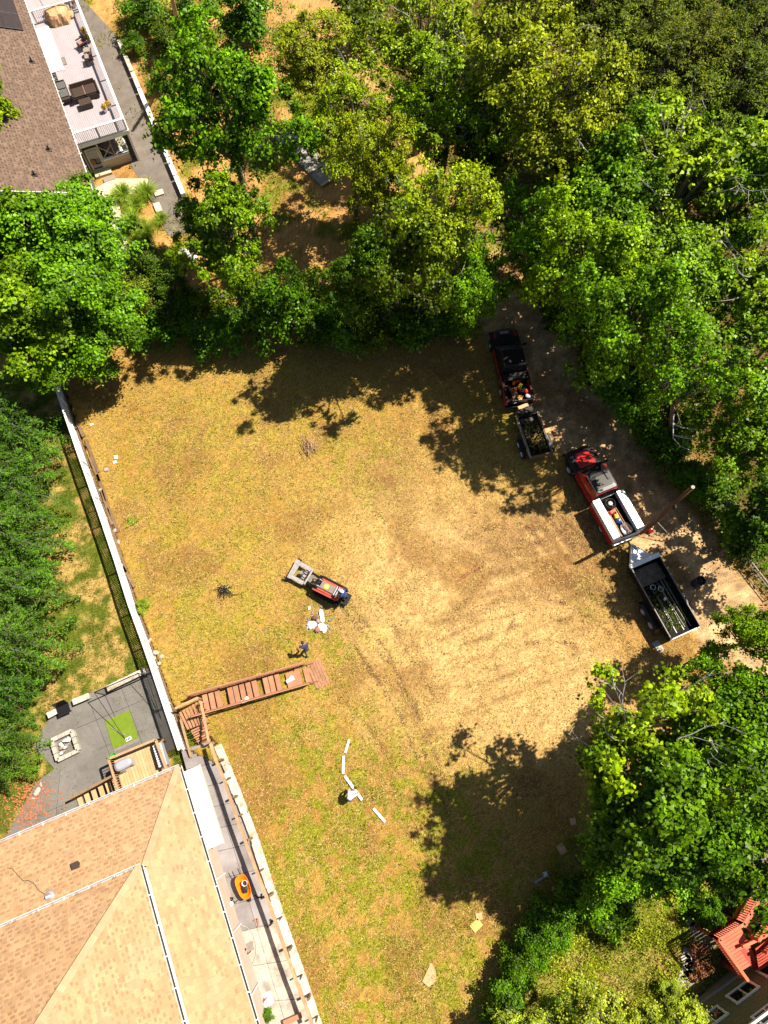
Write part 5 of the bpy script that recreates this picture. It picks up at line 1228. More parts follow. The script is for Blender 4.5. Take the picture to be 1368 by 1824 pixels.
obj('frame', b, M_['redpaint'], rd)
for i in range(5):
    a = R3(1322 + i * 6, 1690 + i * 0.5, 2.0 - .19 * i); b_ = a + (F4[3] - F4[0]).normalized() * 1.1; mb = MB(); mb.beam(a, b_, .26, .045); obj('step', mb, M_['redpaint'], rd)
b = MB(); b.beam(R3(1322, 1686, 2.35), R3(1366, 1665, 2.1), .14, .2); obj('bench_board', b, M_['redrail'], rd)
# stepping stones and bed
for i, (x, y) in enumerate(((1229, 1642), (1234, 1650), (1224, 1697), (1221, 1706), (1225, 1716), (1221, 1727), (1218, 1737), (1214, 1746), (1230, 1722), (1228, 1735))):
    labs = ['scalloped edging stone at the upper end of the red deck bed', 'scalloped edging stone second from the upper end of the bed', 'edging stone right at the corner of the rail shadow', 'scalloped edging stone below the rail shadow', 'largest scalloped edging stone of the curve', 'edging stone sixth along the curved bed', 'edging stone third from the olive house', 'edging stone second from the olive house', 'inner paver right of the largest edging stone', 'inner paver nearest the olive wall']
    mb = MB().lathe([(.30, 0), (.30, .09), (.27, .11), (0, .11)], 12); o = obj('edging_stone', mb, M_['stone_w']); place(o, G(x, y, 0), i, (1, .8, 1)); tag(o, labs[i], 'stone')
mb = MB().box((0, 0, .3), (.35, .5, .6)); 
sheet('gravel_pad', [(1225, 1655), (1262, 1650), (1300, 1725), (1222, 1770), (1212, 1745), (1232, 1700)], .03, 'found', .05)
sheet('grey_yard', [(1268, 1440), (1330, 1400), (1420, 1400), (1420, 1560), (1345, 1560), (1290, 1500)], .04, 'asph', .05)
for (x, y, s_, m_, lab) in ((1295, 1449, .55, 'stone_w', 'pinkish boulder showing between leaves at the lower right'), (1306, 1497, .4, 'white_hot', 'white plastic seat showing between leaves at the lower right'), (1318, 1420, .45, 'white', 'pale bluish object glinting through the leaves at the right edge')):
    mb = MB().ball((0, 0, s_ * .4), (s_, s_ * .8, s_ * .5), 9, 5, jit=.15, seed=int(y)); tag(place(obj('boulder', mb, M_[m_]), G(x, y, 0)), lab, 'boulder')

# wire fence along the road
wf = thing('wire_fence', 'low wire fence with thin posts along the shaded side of the road', 'fence')
FP = [(1190, 800), (1218, 840), (1248, 882), (1284, 928), (1318, 975), (1352, 1018), (1385, 1060)]
fpp = [G(x, y, .9) for x, y in FP]
for p_ in fpp: mb = MB().tube([(p_.x, p_.y, -.1), (p_.x, p_.y, .95)], .035, 6); obj('post', mb, M_['steel'], wf)
for z in (.3, .6, .9):
    mb = MB().tube([Vector((p_.x, p_.y, z)) for p_ in fpp], .018 if z < .8 else .035, 5); obj('wire', mb, M_['stone_w'], wf)

# ------------------------------------------------------------------ vehicles
def rr(x, w, z0, z1, r, n=3, axis_x=True):
    pts = []
    for cx_, cz, a0_ in ((w - r, z1 - r, 0), (-(w - r), z1 - r, 90), (-(w - r), z0 + r, 180), (w - r, z0 + r, 270)):
        for k in range(n + 1):
            a = R(a0_ + 90 * k / n); pts.append((x, cx_ + r * math.cos(a), cz + r * math.sin(a)))
    return pts
def rxy(x0, x1, w, z, r, n=3):
    pts = []
    for cx_, cy_, a0_ in ((x1 - r, w - r, 0), (x0 + r, w - r, 90), (x0 + r, -(w - r), 180), (x1 - r, -(w - r), 270)):
        for k in range(n + 1):
            a = R(a0_ + 90 * k / n); pts.append((cx_ + r * math.cos(a), cy_ + r * math.sin(a), z))
    return pts
tyre_m = {}
def wheel(parent, x, y, r=.38, w=.26, rim='rim'):
    s_ = 1 if y > 0 else -1
    key = (r, w)
    if key not in tyre_m:
        t = MB().lathe([(r * .58, -w / 2), (r * .92, -w / 2), (r, -w * .36), (r, w * .36), (r * .92, w / 2), (r * .58, w / 2)], 22, cap=False)
        q = MB().lathe([(.04, w * .40), (r * .22, w * .42), (r * .3, w * .30), (r * .5, w * .34), (r * .58, w * .48), (r * .6, w * .5), (r * .6, 0)], 18)
        for k in range(5): q.box((r * .36 * math.cos(k * 1.257), r * .36 * math.sin(k * 1.257), w * .36), (r * .34, r * .1, .03), rz=k * 1.257)
        tyre_m[key] = (t.mesh('tyre', M_['rubber']), q.mesh('rim', M_[rim])); fix_normals(tyre_m[key][0]); fix_normals(tyre_m[key][1])
    e = bpy.data.objects.new('wheel', None); COL.objects.link(e); e.parent = parent; e.location = (x, y, r); e.rotation_euler = (R(-90) * s_, 0, 0)
    obj('tyre', tyre_m[key][0], parent=e); obj('rim', tyre_m[key][1], parent=e)
def pickup(label, rear, front, L_, red_top, service):
    c = (rear + front) / 2; t = thing('pickup_truck', label, 'pickup truck', (c.x, c.y, 0), ang(rear, front)); h = L_ / 2
    paint = M_['carred']; blk = M_['carblack']
    xcb = h - 3.72 if not service else h - 3.78        # rear of the cab
    low = MB().rings([rr(h - .02, .74, .42, .82, .12), rr(h - .12, .90, .36, .98, .14), rr(h - .5, .98, .32, 1.06, .14), rr(h - 1.35, 1.0, .32, 1.13, .12), rr(h - 1.6, 1.0, .30, 1.16, .10), rr(xcb, 1.0, .30, 1.18, .10)])
    obj('body', low, blk, t, bevel=.02)
    for s_ in (-1, 1): obj('door_panel', MB().box(((xcb + h - 1.75) / 2 + .1, s_ * 1.0, .92), (h - 1.75 - xcb, .035, .44)), paint, t, bevel=.02)
    hood = MB().rings([[(h - .16, -.80, .99), (h - .16, .80, .99), (h - .2, .80, 1.0), (h - .2, -.8, 1.0)][::1]] + [[(x, -wy, z0), (x, wy, z0), (x, wy, z0 + .05), (x, -wy, z0 + .05)] for x, wy, z0 in ((h - .3, .86, 1.02), (h - .7, .90, 1.07), (h - 1.2, .92, 1.11), (h - 1.52, .90, 1.14))])
    obj('hood', hood, blk, t, bevel=.02)
    hx = MB().rings([[(x, -wy, z0), (x, wy, z0), (x, wy * .9, z0 + .03), (x, -wy * .9, z0 + .03)] for x, wy, z0 in ((h - .34, .42, 1.065), (h - .7, .56, 1.115), (h - 1.15, .60, 1.155), (h - 1.45, .58, 1.18))])
    obj('hood_scoop', hx, paint if red_top else blk, t, bevel=.01)
    if not red_top:
        for s_ in (-1, 1): obj('hood_flash', MB().beam((h - .38, s_ * .66, 1.085), (h - .85, s_ * .76, 1.135), .16, .03), paint, t)
        pl = obj('hood_patch', MB().box((h - .50, 0, 1.112), (.34, .62, .012), ry=.10), M_['grey'], t)  # coloured patch and stripes paint in a reflection on the hood
        for k in range(4): obj('reflection_stripe', MB().box((h - .50, -.24 + k * .16, 1.12), (.18, .07, .012), ry=.10), M_['green' if k % 2 else 'red'], pl)
    # cab greenhouse
    xf0, xf1 = h - 1.50, h - 2.25; xr = xcb + .02; xr1 = xcb + .12
    rings = [rxy(xr, xf0, .95, 1.15, .1), rxy(xr + .04, xf0 - .28, .90, 1.42, .1), rxy(xr1, xf1, .78, 1.84, .12), rxy(xr1 + .08, xf1 - .12, .70, 1.90, .12)]
    obj('cab', MB().rings(rings), paint if red_top else blk, t, bevel=.015)
    roof = MB().rings([rxy(xr1 + .02, xf1 + .02, .76, 1.865, .12), rxy(xr1 + .08, xf1 - .06, .71, 1.915, .12), rxy(xr1 + .3, xf1 - .3, .55, 1.935, .12)]); obj('roof', roof, blk, t, smooth=False, bevel=.01)
    for s_ in (-1, 1): obj('roof_rail', MB().tube([(xf1 - .02, s_ * .755, 1.90), (xr1 + .05, s_ * .755, 1.90)], .016, 5), M_['chrome'], t)
    ws = MB().add([(xf0 + .012, -.84, 1.17), (xf0 + .012, .84, 1.17), (xf1 + .06, .70, 1.845), (xf1 + .06, -.70, 1.845), (xf0 - .03, -.84, 1.14), (xf0 - .03, .84, 1.14), (xf1, .7, 1.80), (xf1, -.7, 1.8)], [(0, 1, 2, 3), (4, 7, 6, 5), (0, 4, 5, 1), (1, 5, 6, 2), (2, 6, 7, 3), (3, 7, 4, 0)])
    obj('windshield', ws, M_['glass'], t)
    rw_ = MB().add([(xr - .012, -.78, 1.24), (xr - .012, .78, 1.24), (xr1 - .012, .66, 1.80), (xr1 - .012, -.66, 1.80), (xr + .03, -.78, 1.24), (xr + .03, .78, 1.24), (xr1 + .03, .66, 1.80), (xr1 + .03, -.66, 1.80)], [(0, 3, 2, 1), (4, 5, 6, 7), (0, 1, 5, 4), (1, 2, 6, 5), (2, 3, 7, 6), (3, 0, 4, 7)]); obj('rear_window', rw_, M_['glass'], t)
    for s_ in (-1, 1):
        for x0, x1, x2, x3 in ((xf0 - .30, xr + 1.12, xr + 1.12, xf1 - .02), (xr + 1.02, xr + .16, xr + .20, xr + 1.02)):
            vs = [(x0, s_ * .935, 1.22), (x1, s_ * .935, 1.22), (x2, s_ * .80, 1.80), (x3, s_ * .80, 1.80)]; vs += [(v[0], v[1] - s_ * .04, v[2]) for v in vs]
            obj('side_window', MB().add(vs, [(0, 1, 2, 3), (4, 7, 6, 5), (0, 4, 5, 1), (1, 5, 6, 2), (2, 6, 7, 3), (3, 7, 4, 0)]), M_['glass'], t)
        m_ = obj('mirror', MB().box((xf0 - .12, s_ * 1.17, 1.22), (.14, .26, .18)), M_['black'], t, bevel=.03); obj('mirror_arm', MB().beam((xf0 - .12, s_ * .92, 1.18), (xf0 - .12, s_ * 1.1, 1.2), .04, .04), M_['black'], m_)
        for x in (xr + .65, xr + 1.55): obj('door_handle', MB().box((x, s_ * 1.01, 1.0), (.2, .03, .04)), M_['black'], t)
        obj('headlight', MB().box((h - .14, s_ * .72, .86), (.1, .3, .16)), M_['chrome'], t, bevel=.02); obj('taillight', MB().box((-h + .06, s_ * .93, .95), (.08, .1, .28)), M_['red'], t)
    obj('grille', MB().box((h - .02, 0, .72), (.06, 1.0, .26)), M_['black'], t); obj('front_bumper', MB().box((h + .02, 0, .48), (.16, 1.9, .2)), M_['black'], t, bevel=.04)
    obj('rear_bumper', MB().box((-h + .0, 0, .55), (.20, 1.95, .16)), M_['chrome' if service else 'black'], t, bevel=.03)
    zf = .80
    obj('bed_floor', MB().box(((-h + xcb) / 2, 0, zf), (abs(-h - xcb) - .1, 1.75, .06)), M_['bed'], t)
    ob = MB()
    for k in range(9): ob.box(((-h + xcb) / 2, -.72 + k * .18, zf + .04), (abs(-h - xcb) - .2, .06, .02))
    obj('bed_ribs', ob, M_['bed'], t)
    wh = 1.0 if not service else 1.08
    for s_ in (-1, 1):
        sec = MB().rings([[(x, s_ * (wh - .01), .42), (x, s_ * wh, .75), (x, s_ * (wh - .02), 1.18), (x, s_ * (wh - .17), 1.18), (x, s_ * (wh - .20), .80), (x, s_ * (wh - .14), .42)] for x in (xcb - .03, (xcb - h) / 2, -h + .10)])
        obj('bed_side', sec, paint, t, bevel=.015)
    obj('tailgate', MB().box((-h + .08, 0, .95), (.07, 1.85, .50)), blk if not service else M_['alu'], t, bevel=.02); obj('bed_front', MB().box((xcb - .06, 0, 1.0), (.06, 1.8, .42)), blk, t)
    if service:
        for s_ in (-1, 1):
            ln = abs(-h - xcb) - .12; b_ = obj('side_toolbox', MB().box(((-h + xcb) / 2, s_ * .86, 1.28), (ln, .46, .46)), M_['alu'], t, bevel=.015)
            obj('toolbox_lid', MB().box(((-h + xcb) / 2, s_ * .86, 1.525), (ln + .03, .49, .035)), M_['alu'], b_, bevel=.01)
            for k in (-1, 0, 1): obj('latch', MB().box(((-h + xcb) / 2 + k * ln * .35, s_ * 1.105, 1.36), (.12, .03, .08)), M_['steel'], b_)
    else:
        obj('bed_toolbox', MB().box((xcb - .36, 0, 1.16), (.52, 1.72, .34)), blk, t, bevel=.03)
        for s_ in (-1, 1): obj('bed_rail_cap', MB().box(((-h + xcb) / 2, s_ * .91, 1.19), (abs(-h - xcb) - .1, .12, .02)), M_['black'], t)
    for x in (h - 1.02, -h + 1.28):
        for s_ in (-1, 1):
            wheel(t, x, s_ * .90, .40, .28)
            a_ = MB().rings([[(x + rr_ * math.cos(q), s_ * (1.012), .40 + rr_ * math.sin(q)) for rr_ in (.44, .52)] + [(x + rr_ * math.cos(q), s_ * .93, .40 + rr_ * math.sin(q)) for rr_ in (.52, .44)] for q in [R(k * 18 - 2) for k in range(11)]])
            obj('wheel_arch', a_, M_['black'], t)
    return t, frame((c.x, c.y, 0), ang(rear, front)), h, xcb
T1, F1, h1, xc1 = pickup('red and black pickup truck parked farthest up the driveway, its open bed full of cans', G(926, 716, .9), G(896, 588, .9), 5.95, False, False)
T2, F2, h2_, xc2 = pickup('red pickup truck with two long bright metal side boxes, beside the leaning pole', G(1118, 960, .9), G(1027, 798, .9), 6.75, True, True)
def on(F_, x, y, z): return F_ @ Vector((x, y, z))
def can(F_, x, y, z, m_, lab, cat='fuel can', s_=1.0, rz=0):
    t = thing('fuel_can', lab, cat, on(F_, x, y, z), rz, None, (s_, s_, s_)); obj('body', MB().box((0, 0, .15), (.34, .22, .30)), M_[m_], t, bevel=.05); obj('spout', MB().tube([(.08, 0, .29), (.2, 0, .4)], [.035, .02], 6), M_['yellow' if m_ != 'yellow' else 'black'], t); obj('handle', MB().tube([(-.1, 0, .3), (-.08, 0, .36), (.03, 0, .36), (.05, 0, .3)], .018, 5), M_[m_], t)
zb1 = .86
can(F1, -1.35, -.15, zb1, 'red', 'red can near the front of the first truck bed, beside the yellow one', rz=.3); can(F1, -1.75, -.22, zb1, 'yellow', 'yellow green can in the first truck bed', rz=1); can(F1, -2.05, .25, zb1, 'red', 'bright red can at the left in the first truck bed', rz=.8, s_=1.05); can(F1, -2.25, -.55, zb1, 'red', 'dark red can against the right side of the first truck bed', rz=2); can(F1, -2.62, -.02, zb1, 'orange', 'orange can by the tailgate of the first truck', rz=.1)
can(F1, -1.42, .12, zb1, 'orange', 'tan orange can left of the red one in the first truck bed', s_=.85, rz=1.2)
for i, (x, y, l, a_, lab) in enumerate(((-2.3, .45, 1.2, .1, 'pale rake handle along the left of the first truck bed'), (-2.35, .30, 1.0, -.15, 'wooden shovel shaft next to the rake handle'), (-2.45, .12, .8, .35, 'short pale stick leaning by the tailgate of the first truck'))):
    p_ = on(F1, x, y, zb1 + .18 + .05 * i); t = thing('hand_tool', lab, 'tool', p_, T1.rotation_euler.z + a_); obj('shaft', MB().tube([(-l / 2, 0, 0), (l / 2, 0, .1)], .018, 5), M_['lumber'], t); obj('head', MB().box((-l / 2, 0, -.02), (.18, .22, .03)), M_['steel'], t)
p_ = on(F1, -2.55, -.62, zb1); t = thing('blue_bag', 'pale blue bag in the rear right corner of the first truck bed', 'bag', p_); obj('sack', MB().ball((0, 0, .15), (.2, .16, .15), 9, 6, jit=.15, seed=2), M_['lightcl'], t)
zb2 = .88
t = thing('hose_reel', 'coil of dark hose at the front of the second truck bed', 'hose reel', on(F2, xc2 - .55, 0, zb2))
cb = MB()
for k in range(7):
    r_ = .36 - .025 * (k % 4); cb.tube([(r_ * math.cos(a_), r_ * math.sin(a_), .1 + k * .05) for a_ in [2 * math.pi * j / 20 for j in range(21)]], .022, 5, cap=False)
obj('coil', cb, M_['hair'], t); obj('drum', MB().lathe([(.15, 0), (.15, .4), (.08, .42)], 12), M_['steel'], t)
can(F2, xc2 - 1.08, .12, zb2, 'red', 'red can behind the hose coil in the second truck bed', rz=.6, s_=1.15); can(F2, xc2 - 1.42, .0, zb2, 'yellow', 'yellow can between the red one and the blue ball in the second truck bed', rz=1.8)
t = thing('blue_tank', 'round blue tank in the second truck bed', 'tank', on(F2, xc2 - 1.78, .05, zb2)); obj('shell', MB().ball((0, 0, .22), (.18, .18, .2), 14, 8), M_['blue'], t, smooth=True); obj('valve', MB().tube([(0, 0, .4), (0, 0, .48)], .05, 8), M_['steel'], t)
for i, (y, l, x, m_, lab) in enumerate(((.42, 2.5, -1.75, 'lumber', 'tan plank along the left box of the second truck'), (.30, 2.3, -1.8, 'lumber', 'second tan plank beside the first in the second truck'), (-.18, 2.4, -1.6, 'stone_w', 'pale pipe down the middle of the second truck bed'), (-.28, 2.2, -1.7, 'rust', 'thin rusty rod beside the pale pipe in the second truck'))):
    a = on(F2, xc2 + x - l / 2, y, zb2 + .1 + .05 * i); b_ = on(F2, xc2 + x + l / 2 - .3, y + .06, zb2 + .14 + .05 * i); mb = MB(); mb.beam(a, b_, .11 if i < 2 else .04, .04); tag(obj('plank' if i < 2 else 'rod', mb, M_[m_]), lab, 'plank' if i < 2 else 'rod')
for i, (x, y, lab) in enumerate(((-2.45, .02, 'grey scoop shovel blade near the tailgate of the second truck'), (-2.38, -.28, 'grey wheelbarrow pan beside the scoop in the second truck'))):
    t = thing('metal_scoop', lab, 'scoop', on(F2, xc2 + x, y, zb2 + .15), T2.rotation_euler.z + i * .3); obj('pan', MB().rings([tubring(.26, .13, 0), tubring(.36, .17, .14), tubring(.38, .185, .15), tubring(.34, .155, .13), tubring(.2, .1, .03)]), M_['steel' if i == 0 else 'stone_w'], t); obj('rim', MB().tube([(.36 * math.cos(a_), .18 * math.sin(a_), .15) for a_ in [2 * math.pi * j / 16 for j in range(17)]], .018, 5), M_['chrome'], t)
t = thing('red_can', 'red round can on the ground at the foot of the leaning pole', 'fuel can', G(1157, 946, 0), 1); obj('body', MB().lathe([(.17, 0), (.18, .05), (.18, .3), (.1, .38), (.04, .40)], 14), M_['red'], t); obj('cap', MB().lathe([(.05, .39), (.05, .45), (0, .46)], 8), M_['white'], t)

# ---- trailers
def corners(pts, z): P_ = [G(x, y, z) for x, y in pts]; return P_
# small wooden sided trailer
P_ = corners([(921, 740), (957, 737), (985, 806), (944, 813)], 1.0)
fc = (P_[0] + P_[1]) / 2; rc = (P_[2] + P_[3]) / 2; c = (fc + rc) / 2; a_ = ang(rc, fc); L1 = (fc - rc).length; W1 = 1.5
t = thing('utility_trailer', 'small wooden sided utility trailer full of brush behind the first truck', 'trailer', (c.x, c.y, 0), a_)
obj('floor', MB().box((0, 0, .55), (L1, W1, .06)), M_['bedfloor'], t)
for s_ in (-1, 1):
    for k in range(2): obj('side_board', MB().box((0, s_ * W1 / 2, .70 + k * .23), (L1, .05, .21)), M_['oldwood'], t)
    obj('side_cap', MB().box((0, s_ * (W1 / 2), .935 + .05), (L1 + .05, .12, .05)), M_['capst'] if s_ > 0 else M_['stone'], t)
    for k in range(5): obj('stake', MB().box((-L1 / 2 + .1 + k * (L1 - .2) / 4, s_ * (W1 / 2 + .05), .72), (.06, .05, .5)), M_['black'], t)
    obj('fender', MB().rings([[(x, s_ * (W1 / 2 + .10), z), (x, s_ * (W1 / 2 + .36), z), (x, s_ * (W1 / 2 + .36), z + .03), (x, s_ * (W1 / 2 + .10), z + .03)] for x, z in ((-1.3, .35), (-1.15, .62), (.0, .62), (.15, .35))]), M_['black'], t)
    for x in (-.92, -.22): wheel(t, x, s_ * (W1 / 2 + .22), .31, .2, 'rimw')
obj('rear_gate', MB().box((-L1 / 2, 0, .78), (.06, W1, .42)), M_['oldwood'], t); obj('front_board', MB().box((L1 / 2, 0, .75), (.05, W1, .36)), M_['black'], t)
b = MB(); b.beam((L1 / 2, .6, .5), (L1 / 2 + 1.15, 0, .5), .08, .1); b.beam((L1 / 2, -.6, .5), (L1 / 2 + 1.15, 0, .5), .08, .1); obj('tongue', b, M_['black'], t)
obj('tongue_box', MB().box((L1 / 2 + .38, 0, .72), (.42, 1.15, .34)), M_['black'], t, bevel=.04)
FT1 = frame((c.x, c.y, 0), a_)
tag(place(obj('cardboard_sheet', MB().box((0, 0, .92), (.25, .75, .03), rx=.05), M_['cloth_tan']), on(FT1, L1 / 2 + .75, .0, -.1), a_ + .2), 'tan cardboard piece on the hitch between the first truck and its trailer', 'cardboard')
rgq = np.random.default_rng(31); n = 2600; P_ = np.stack([rgq.uniform(-L1 / 2 + .1, L1 / 2 - .5, n), rgq.uniform(-W1 / 2 + .08, W1 / 2 - .08, n), .6 + rgq.uniform(0, .3, n)], -1); Vq, Fq = leaf_quads(P_, rgq.normal(size=(n, 3)) + np.array([0, 0, 1]), .22, .06, rgq)
t2 = thing('brush_pile', 'green and straw coloured brush clippings in the small trailer', 'brush', (c.x, c.y, 0), a_); obj('leaves', fast_mesh('brush', Vq[:len(Vq)], Fq, M_['brush']), parent=t2)
b = MB()
for k in range(60):
    x = rgq.uniform(-L1 / 2 + .5, L1 / 2 - .7); y = rgq.uniform(-.5, .5); an = rgq.uniform(0, 6.28); l = rgq.uniform(.2, .45); b.tube([(x - l * math.cos(an) * .9, max(-.68, min(.68, y - l * math.sin(an))), .7), (x, y, .95), (x + l * math.cos(an), max(-.68, min(.68, y + l * math.sin(an))), .8)], .012, 4, cap=False)
obj('sticks', b, M_['straw'], t2)
# black dump trailer
P_ = corners([(1124, 1010), (1174, 990), (1247, 1113), (1196, 1141)], 1.35)
fc = (P_[0] + P_[1]) / 2; rc = (P_[2] + P_[3]) / 2; c = (fc + rc) / 2; a_ = ang(rc, fc); L2 = (fc - rc).length; W2 = 2.05
t = thing('dump_trailer', 'long black steel dump trailer hitched behind the truck with metal side boxes', 'trailer', (c.x, c.y, 0), a_)
obj('floor', MB().box((0, 0, .72), (L2, W2 - .1, .07)), M_['bed'], t)
for k in range(4): obj('floor_rib', MB().box((-.2, -.75 + k * .5, .775), (L2 - .8, .05, .04)), M_['steel'], t)
for s_ in (-1, 1):
    obj('side_wall', MB().box((0, s_ * (W2 / 2 - .03), 1.03), (L2, .05, .60)), M_['bed'], t); obj('top_rail', MB().box((0, s_ * (W2 / 2 - .02), 1.36), (L2 + .06, .07, .07)), M_['hood'], t, bevel=.01)
    for k in range(8): obj('stake', MB().box((-L2 / 2 + .2 + k * (L2 - .4) / 7, s_ * (W2 / 2 + .03), 1.0), (.07, .07, .62)), M_['black'], t)
    obj('fender', MB().rings([[(x, s_ * (W2 / 2 + .06), z), (x, s_ * (W2 / 2 + .36), z), (x, s_ * (W2 / 2 + .36), z + .03), (x, s_ * (W2 / 2 + .06), z + .03)] for x, z in ((-1.75, .45), (-1.55, .80), (.15, .80), (.35, .45))]), M_['black'], t)
    for x in (-1.18, -.25): wheel(t, x, s_ * (W2 / 2 + .21), .38, .24)
obj('front_wall', MB().box((L2 / 2, 0, 1.05), (.06, W2, .64)), M_['bed'], t); obj('front_cap', MB().box((L2 / 2 + .05, 0, 1.38), (.28, W2 + .06, .10)), M_['white_hot'], t, bevel=.02)
obj('rear_gate', MB().box((-L2 / 2, 0, .95), (.05, W2 - .1, .42)), M_['bed'], t); obj('gate_bar', MB().box((-L2 / 2 - .02, 0, 1.17), (.06, W2, .05)), M_['steel'], t)
b = MB(); b.beam((L2 / 2, .9, .62), (L2 / 2 + 1.45, 0, .62), .1, .12); b.beam((L2 / 2, -.9, .62), (L2 / 2 + 1.45, 0, .62), .1, .12); b.tube([(L2 / 2 + 1.35, 0, .62), (L2 / 2 + 1.7, 0, .62)], .06, 8); obj('tongue', b, M_['black'], t)
obj('tongue_cover', MB().prism([(L2 / 2 + .06, -.88), (L2 / 2 + 1.05, -.25), (L2 / 2 + 1.35, -.03), (L2 / 2 + 1.35, .05), (L2 / 2 + 1.05, .25), (L2 / 2 + .06, .88)], .70, .98), M_['white_hot'], t, bevel=.02)
for k in range(3): obj('vent_slot', MB().box((L2 / 2 + 1.0 + k * .10, .0, .985), (.05, .34 - k * .09, .012)), M_['dark'], t)
obj('jack', MB().tube([(L2 / 2 + 1.3, .15, .05), (L2 / 2 + 1.3, .15, 1.05)], .045, 8), M_['steel'], t)
FT2 = frame((c.x, c.y, 0), a_)
mb = MB().box((0, 0, 0), (1.15, 1.75, .04), ry=.12); tag(place(obj('metal_sheet', mb, M_['bedfloor']), on(FT2, L2 / 2 - .8, .02, .95), a_), 'shiny brownish sheet leaning at the front of the dump trailer', 'metal sheet')
t = thing('metal_rack', 'black metal frame with rings lying in the dump trailer', 'frame', on(FT2, L2 / 2 - 1.75, .0, .80), a_ + .25); b = MB()
for y in (-.35, .35): b.beam((-.35, y, .05), (.35, y, .05), .05, .06)
for x in (-.35, 0, .35): b.beam((x, -.35, .05), (x, .35, .05), .05, .06)
obj('bars', b, M_['black'], t)
for s_ in (-.18, .2): obj('ring', MB().tube([(s_ * 1 + .16 * math.cos(q), s_ * .8 + .16 * math.sin(q), .12) for q in [2 * math.pi * j / 14 for j in range(15)]], .02, 5), M_['chrome'], t)
n = 420; P_ = np.stack([rgq.uniform(-L2 / 2 + .4, L2 / 2 - 1.5, n), rgq.normal(0, .45, n).clip(-.9, .9), .80 + rgq.uniform(0, .12, n)], -1); Vq, Fq = leaf_quads(P_, rgq.normal(size=(n, 3)) * .5 + np.array([0, 0, 1]), .20, .05, rgq)
t2 = thing('brush_pile', 'dark green brush scattered along the floor of the dump trailer', 'brush', (c.x, c.y, 0), a_); obj('leaves', fast_mesh('brush', Vq, Fq, M_['hem']), parent=t2)
for i, (x0, y0, x1, y1, lab) in enumerate(((1.2, -.45, -1.7, -.55, 'long thin pole along the right side of the dump trailer'), (.8, -.2, -2.1, -.35, 'long thin pole down the middle of the dump trailer'), (.2, .25, -1.6, .2, 'thin pole on the left side of the dump trailer bed'))):
    tag(obj('thin_pole', MB().tube([on(FT2, x0, y0, .95), on(FT2, x1, y1, .88)], .018, 5), M_['stone_w']), lab, 'pole')
tag(place(obj('white_cup', MB().ball((0, 0, 0), (.14, .09, .06), 8, 5), M_['white_hot']), on(FT2, -.1, -.12, .93), 1), 'small white scrap in the middle of the dump trailer', 'scrap')

# ---- leaning pole, barrel, rod
up = thing('utility_pole', 'tall brown leaning wooden pole beside the truck tailgate', 'utility pole', G(1146, 946, 0))
g0 = G(1146, 946, 0); g1 = G(1234, 868, 7.9); d = g1 - g0
obj('shaft', MB().tube([Vector((0, 0, -.3)), d * .25 + Vector((.02, -.05, 0)), d * .6 + Vector((0.03, .08, 0)), d], [.145, .135, .12, .10], 12), M_['pole'], up, smooth=True)
obj('top_cap', MB().tube([d, d + Vector((0, 0, .04))], .105, 12), M_['stone_w'], up)
obj('bracket', MB().box(tuple(d * .62 + Vector((.14, -.1, 0))), (.08, .2, .4)), M_['dark'], up)
tag(obj('guy_rod', MB().tube([G(1170, 929, 1.6), G(1208, 970, .05)], .022, 5), M_['stone_w']), 'thin pale guy rod slanting to the road from the pole', 'rod')
ba = thing('trash_barrel', 'dark blue barrel standing alone on the road', 'barrel', G(1238, 1040, 0))
obj('drum', MB().lathe([(.27, 0), (.30, .3), (.27, .45), (.30, .6), (.30, .9), (.27, .9), (.26, .1), (.01, .08)], 20), M_['navy'], ba, smooth=False); obj('bags', MB().ball((.02, 0, .75), (.25, .25, .08), 9, 5, jit=.15), M_['black'], ba); obj('rim', MB().tube([(.29 * math.cos(q), .29 * math.sin(q), .9) for q in [2 * math.pi * j / 20 for j in range(21)]], .02, 5), M_['black'], ba)

# ------------------------------------------------------------------ compact track loader with its operator
lf = G(563, 1036, .9); lr_ = G(611, 1061, .9); la = ang(lr_, lf); lc = (lf + lr_) / 2
ld_ = thing('track_loader', 'compact red and black track loader with a grey front attachment in the field', 'loader', (lc.x, lc.y, 0), la)
for s_ in (-1, 1):
    trk = MB().rings([[(x, s_ * .42, z), (x, s_ * .64, z)] + [(x * .93, s_ * .64, z * .86 + .03), (x * .93, s_ * .42, z * .86 + .03)] for x, z in [(.95, .22), (.82, .42), (-.75, .42), (-.95, .24), (-.8, .03), (.75, .03), (.95, .22)]], cap=False)
    obj('track', trk, M_['rubber'], ld_)
    for k in range(9): obj('track_lug', MB().box((-.78 + k * .19, s_ * .53, .435), (.06, .23, .03)), M_['rubber'], ld_)
    obj('side_panel', MB().prism([(-.8, s_ * .30 - .1), (.72, s_ * .30 - .1), (.72, s_ * .30 + .1), (-.8, s_ * .30 + .1)], .5, [.98, .90, .90, .98]), M_['skidred'], ld_, bevel=.04)
    obj('lift_arm', MB().beam((-.7, s_ * .47, .98), (.95, s_ * .47, .75), .10, .12), M_['skidred'] if s_ > 0 else M_['black'], ld_, bevel=.01)
    obj('arm_drop', MB().beam((.95, s_ * .47, .78), (1.15, s_ * .40, .25), .09, .12), M_['black'], ld_)
obj('chassis', MB().box((-.05, 0, .38), (1.7, .84, .5)), M_['black'], ld_, bevel=.03)
obj('hood', MB().prism([(-.35, -.25), (.62, -.25), (.62, .25), (-.35, .25)], .6, [1.06, .98, .98, 1.06]), M_['hood'], ld_, bevel=.04)
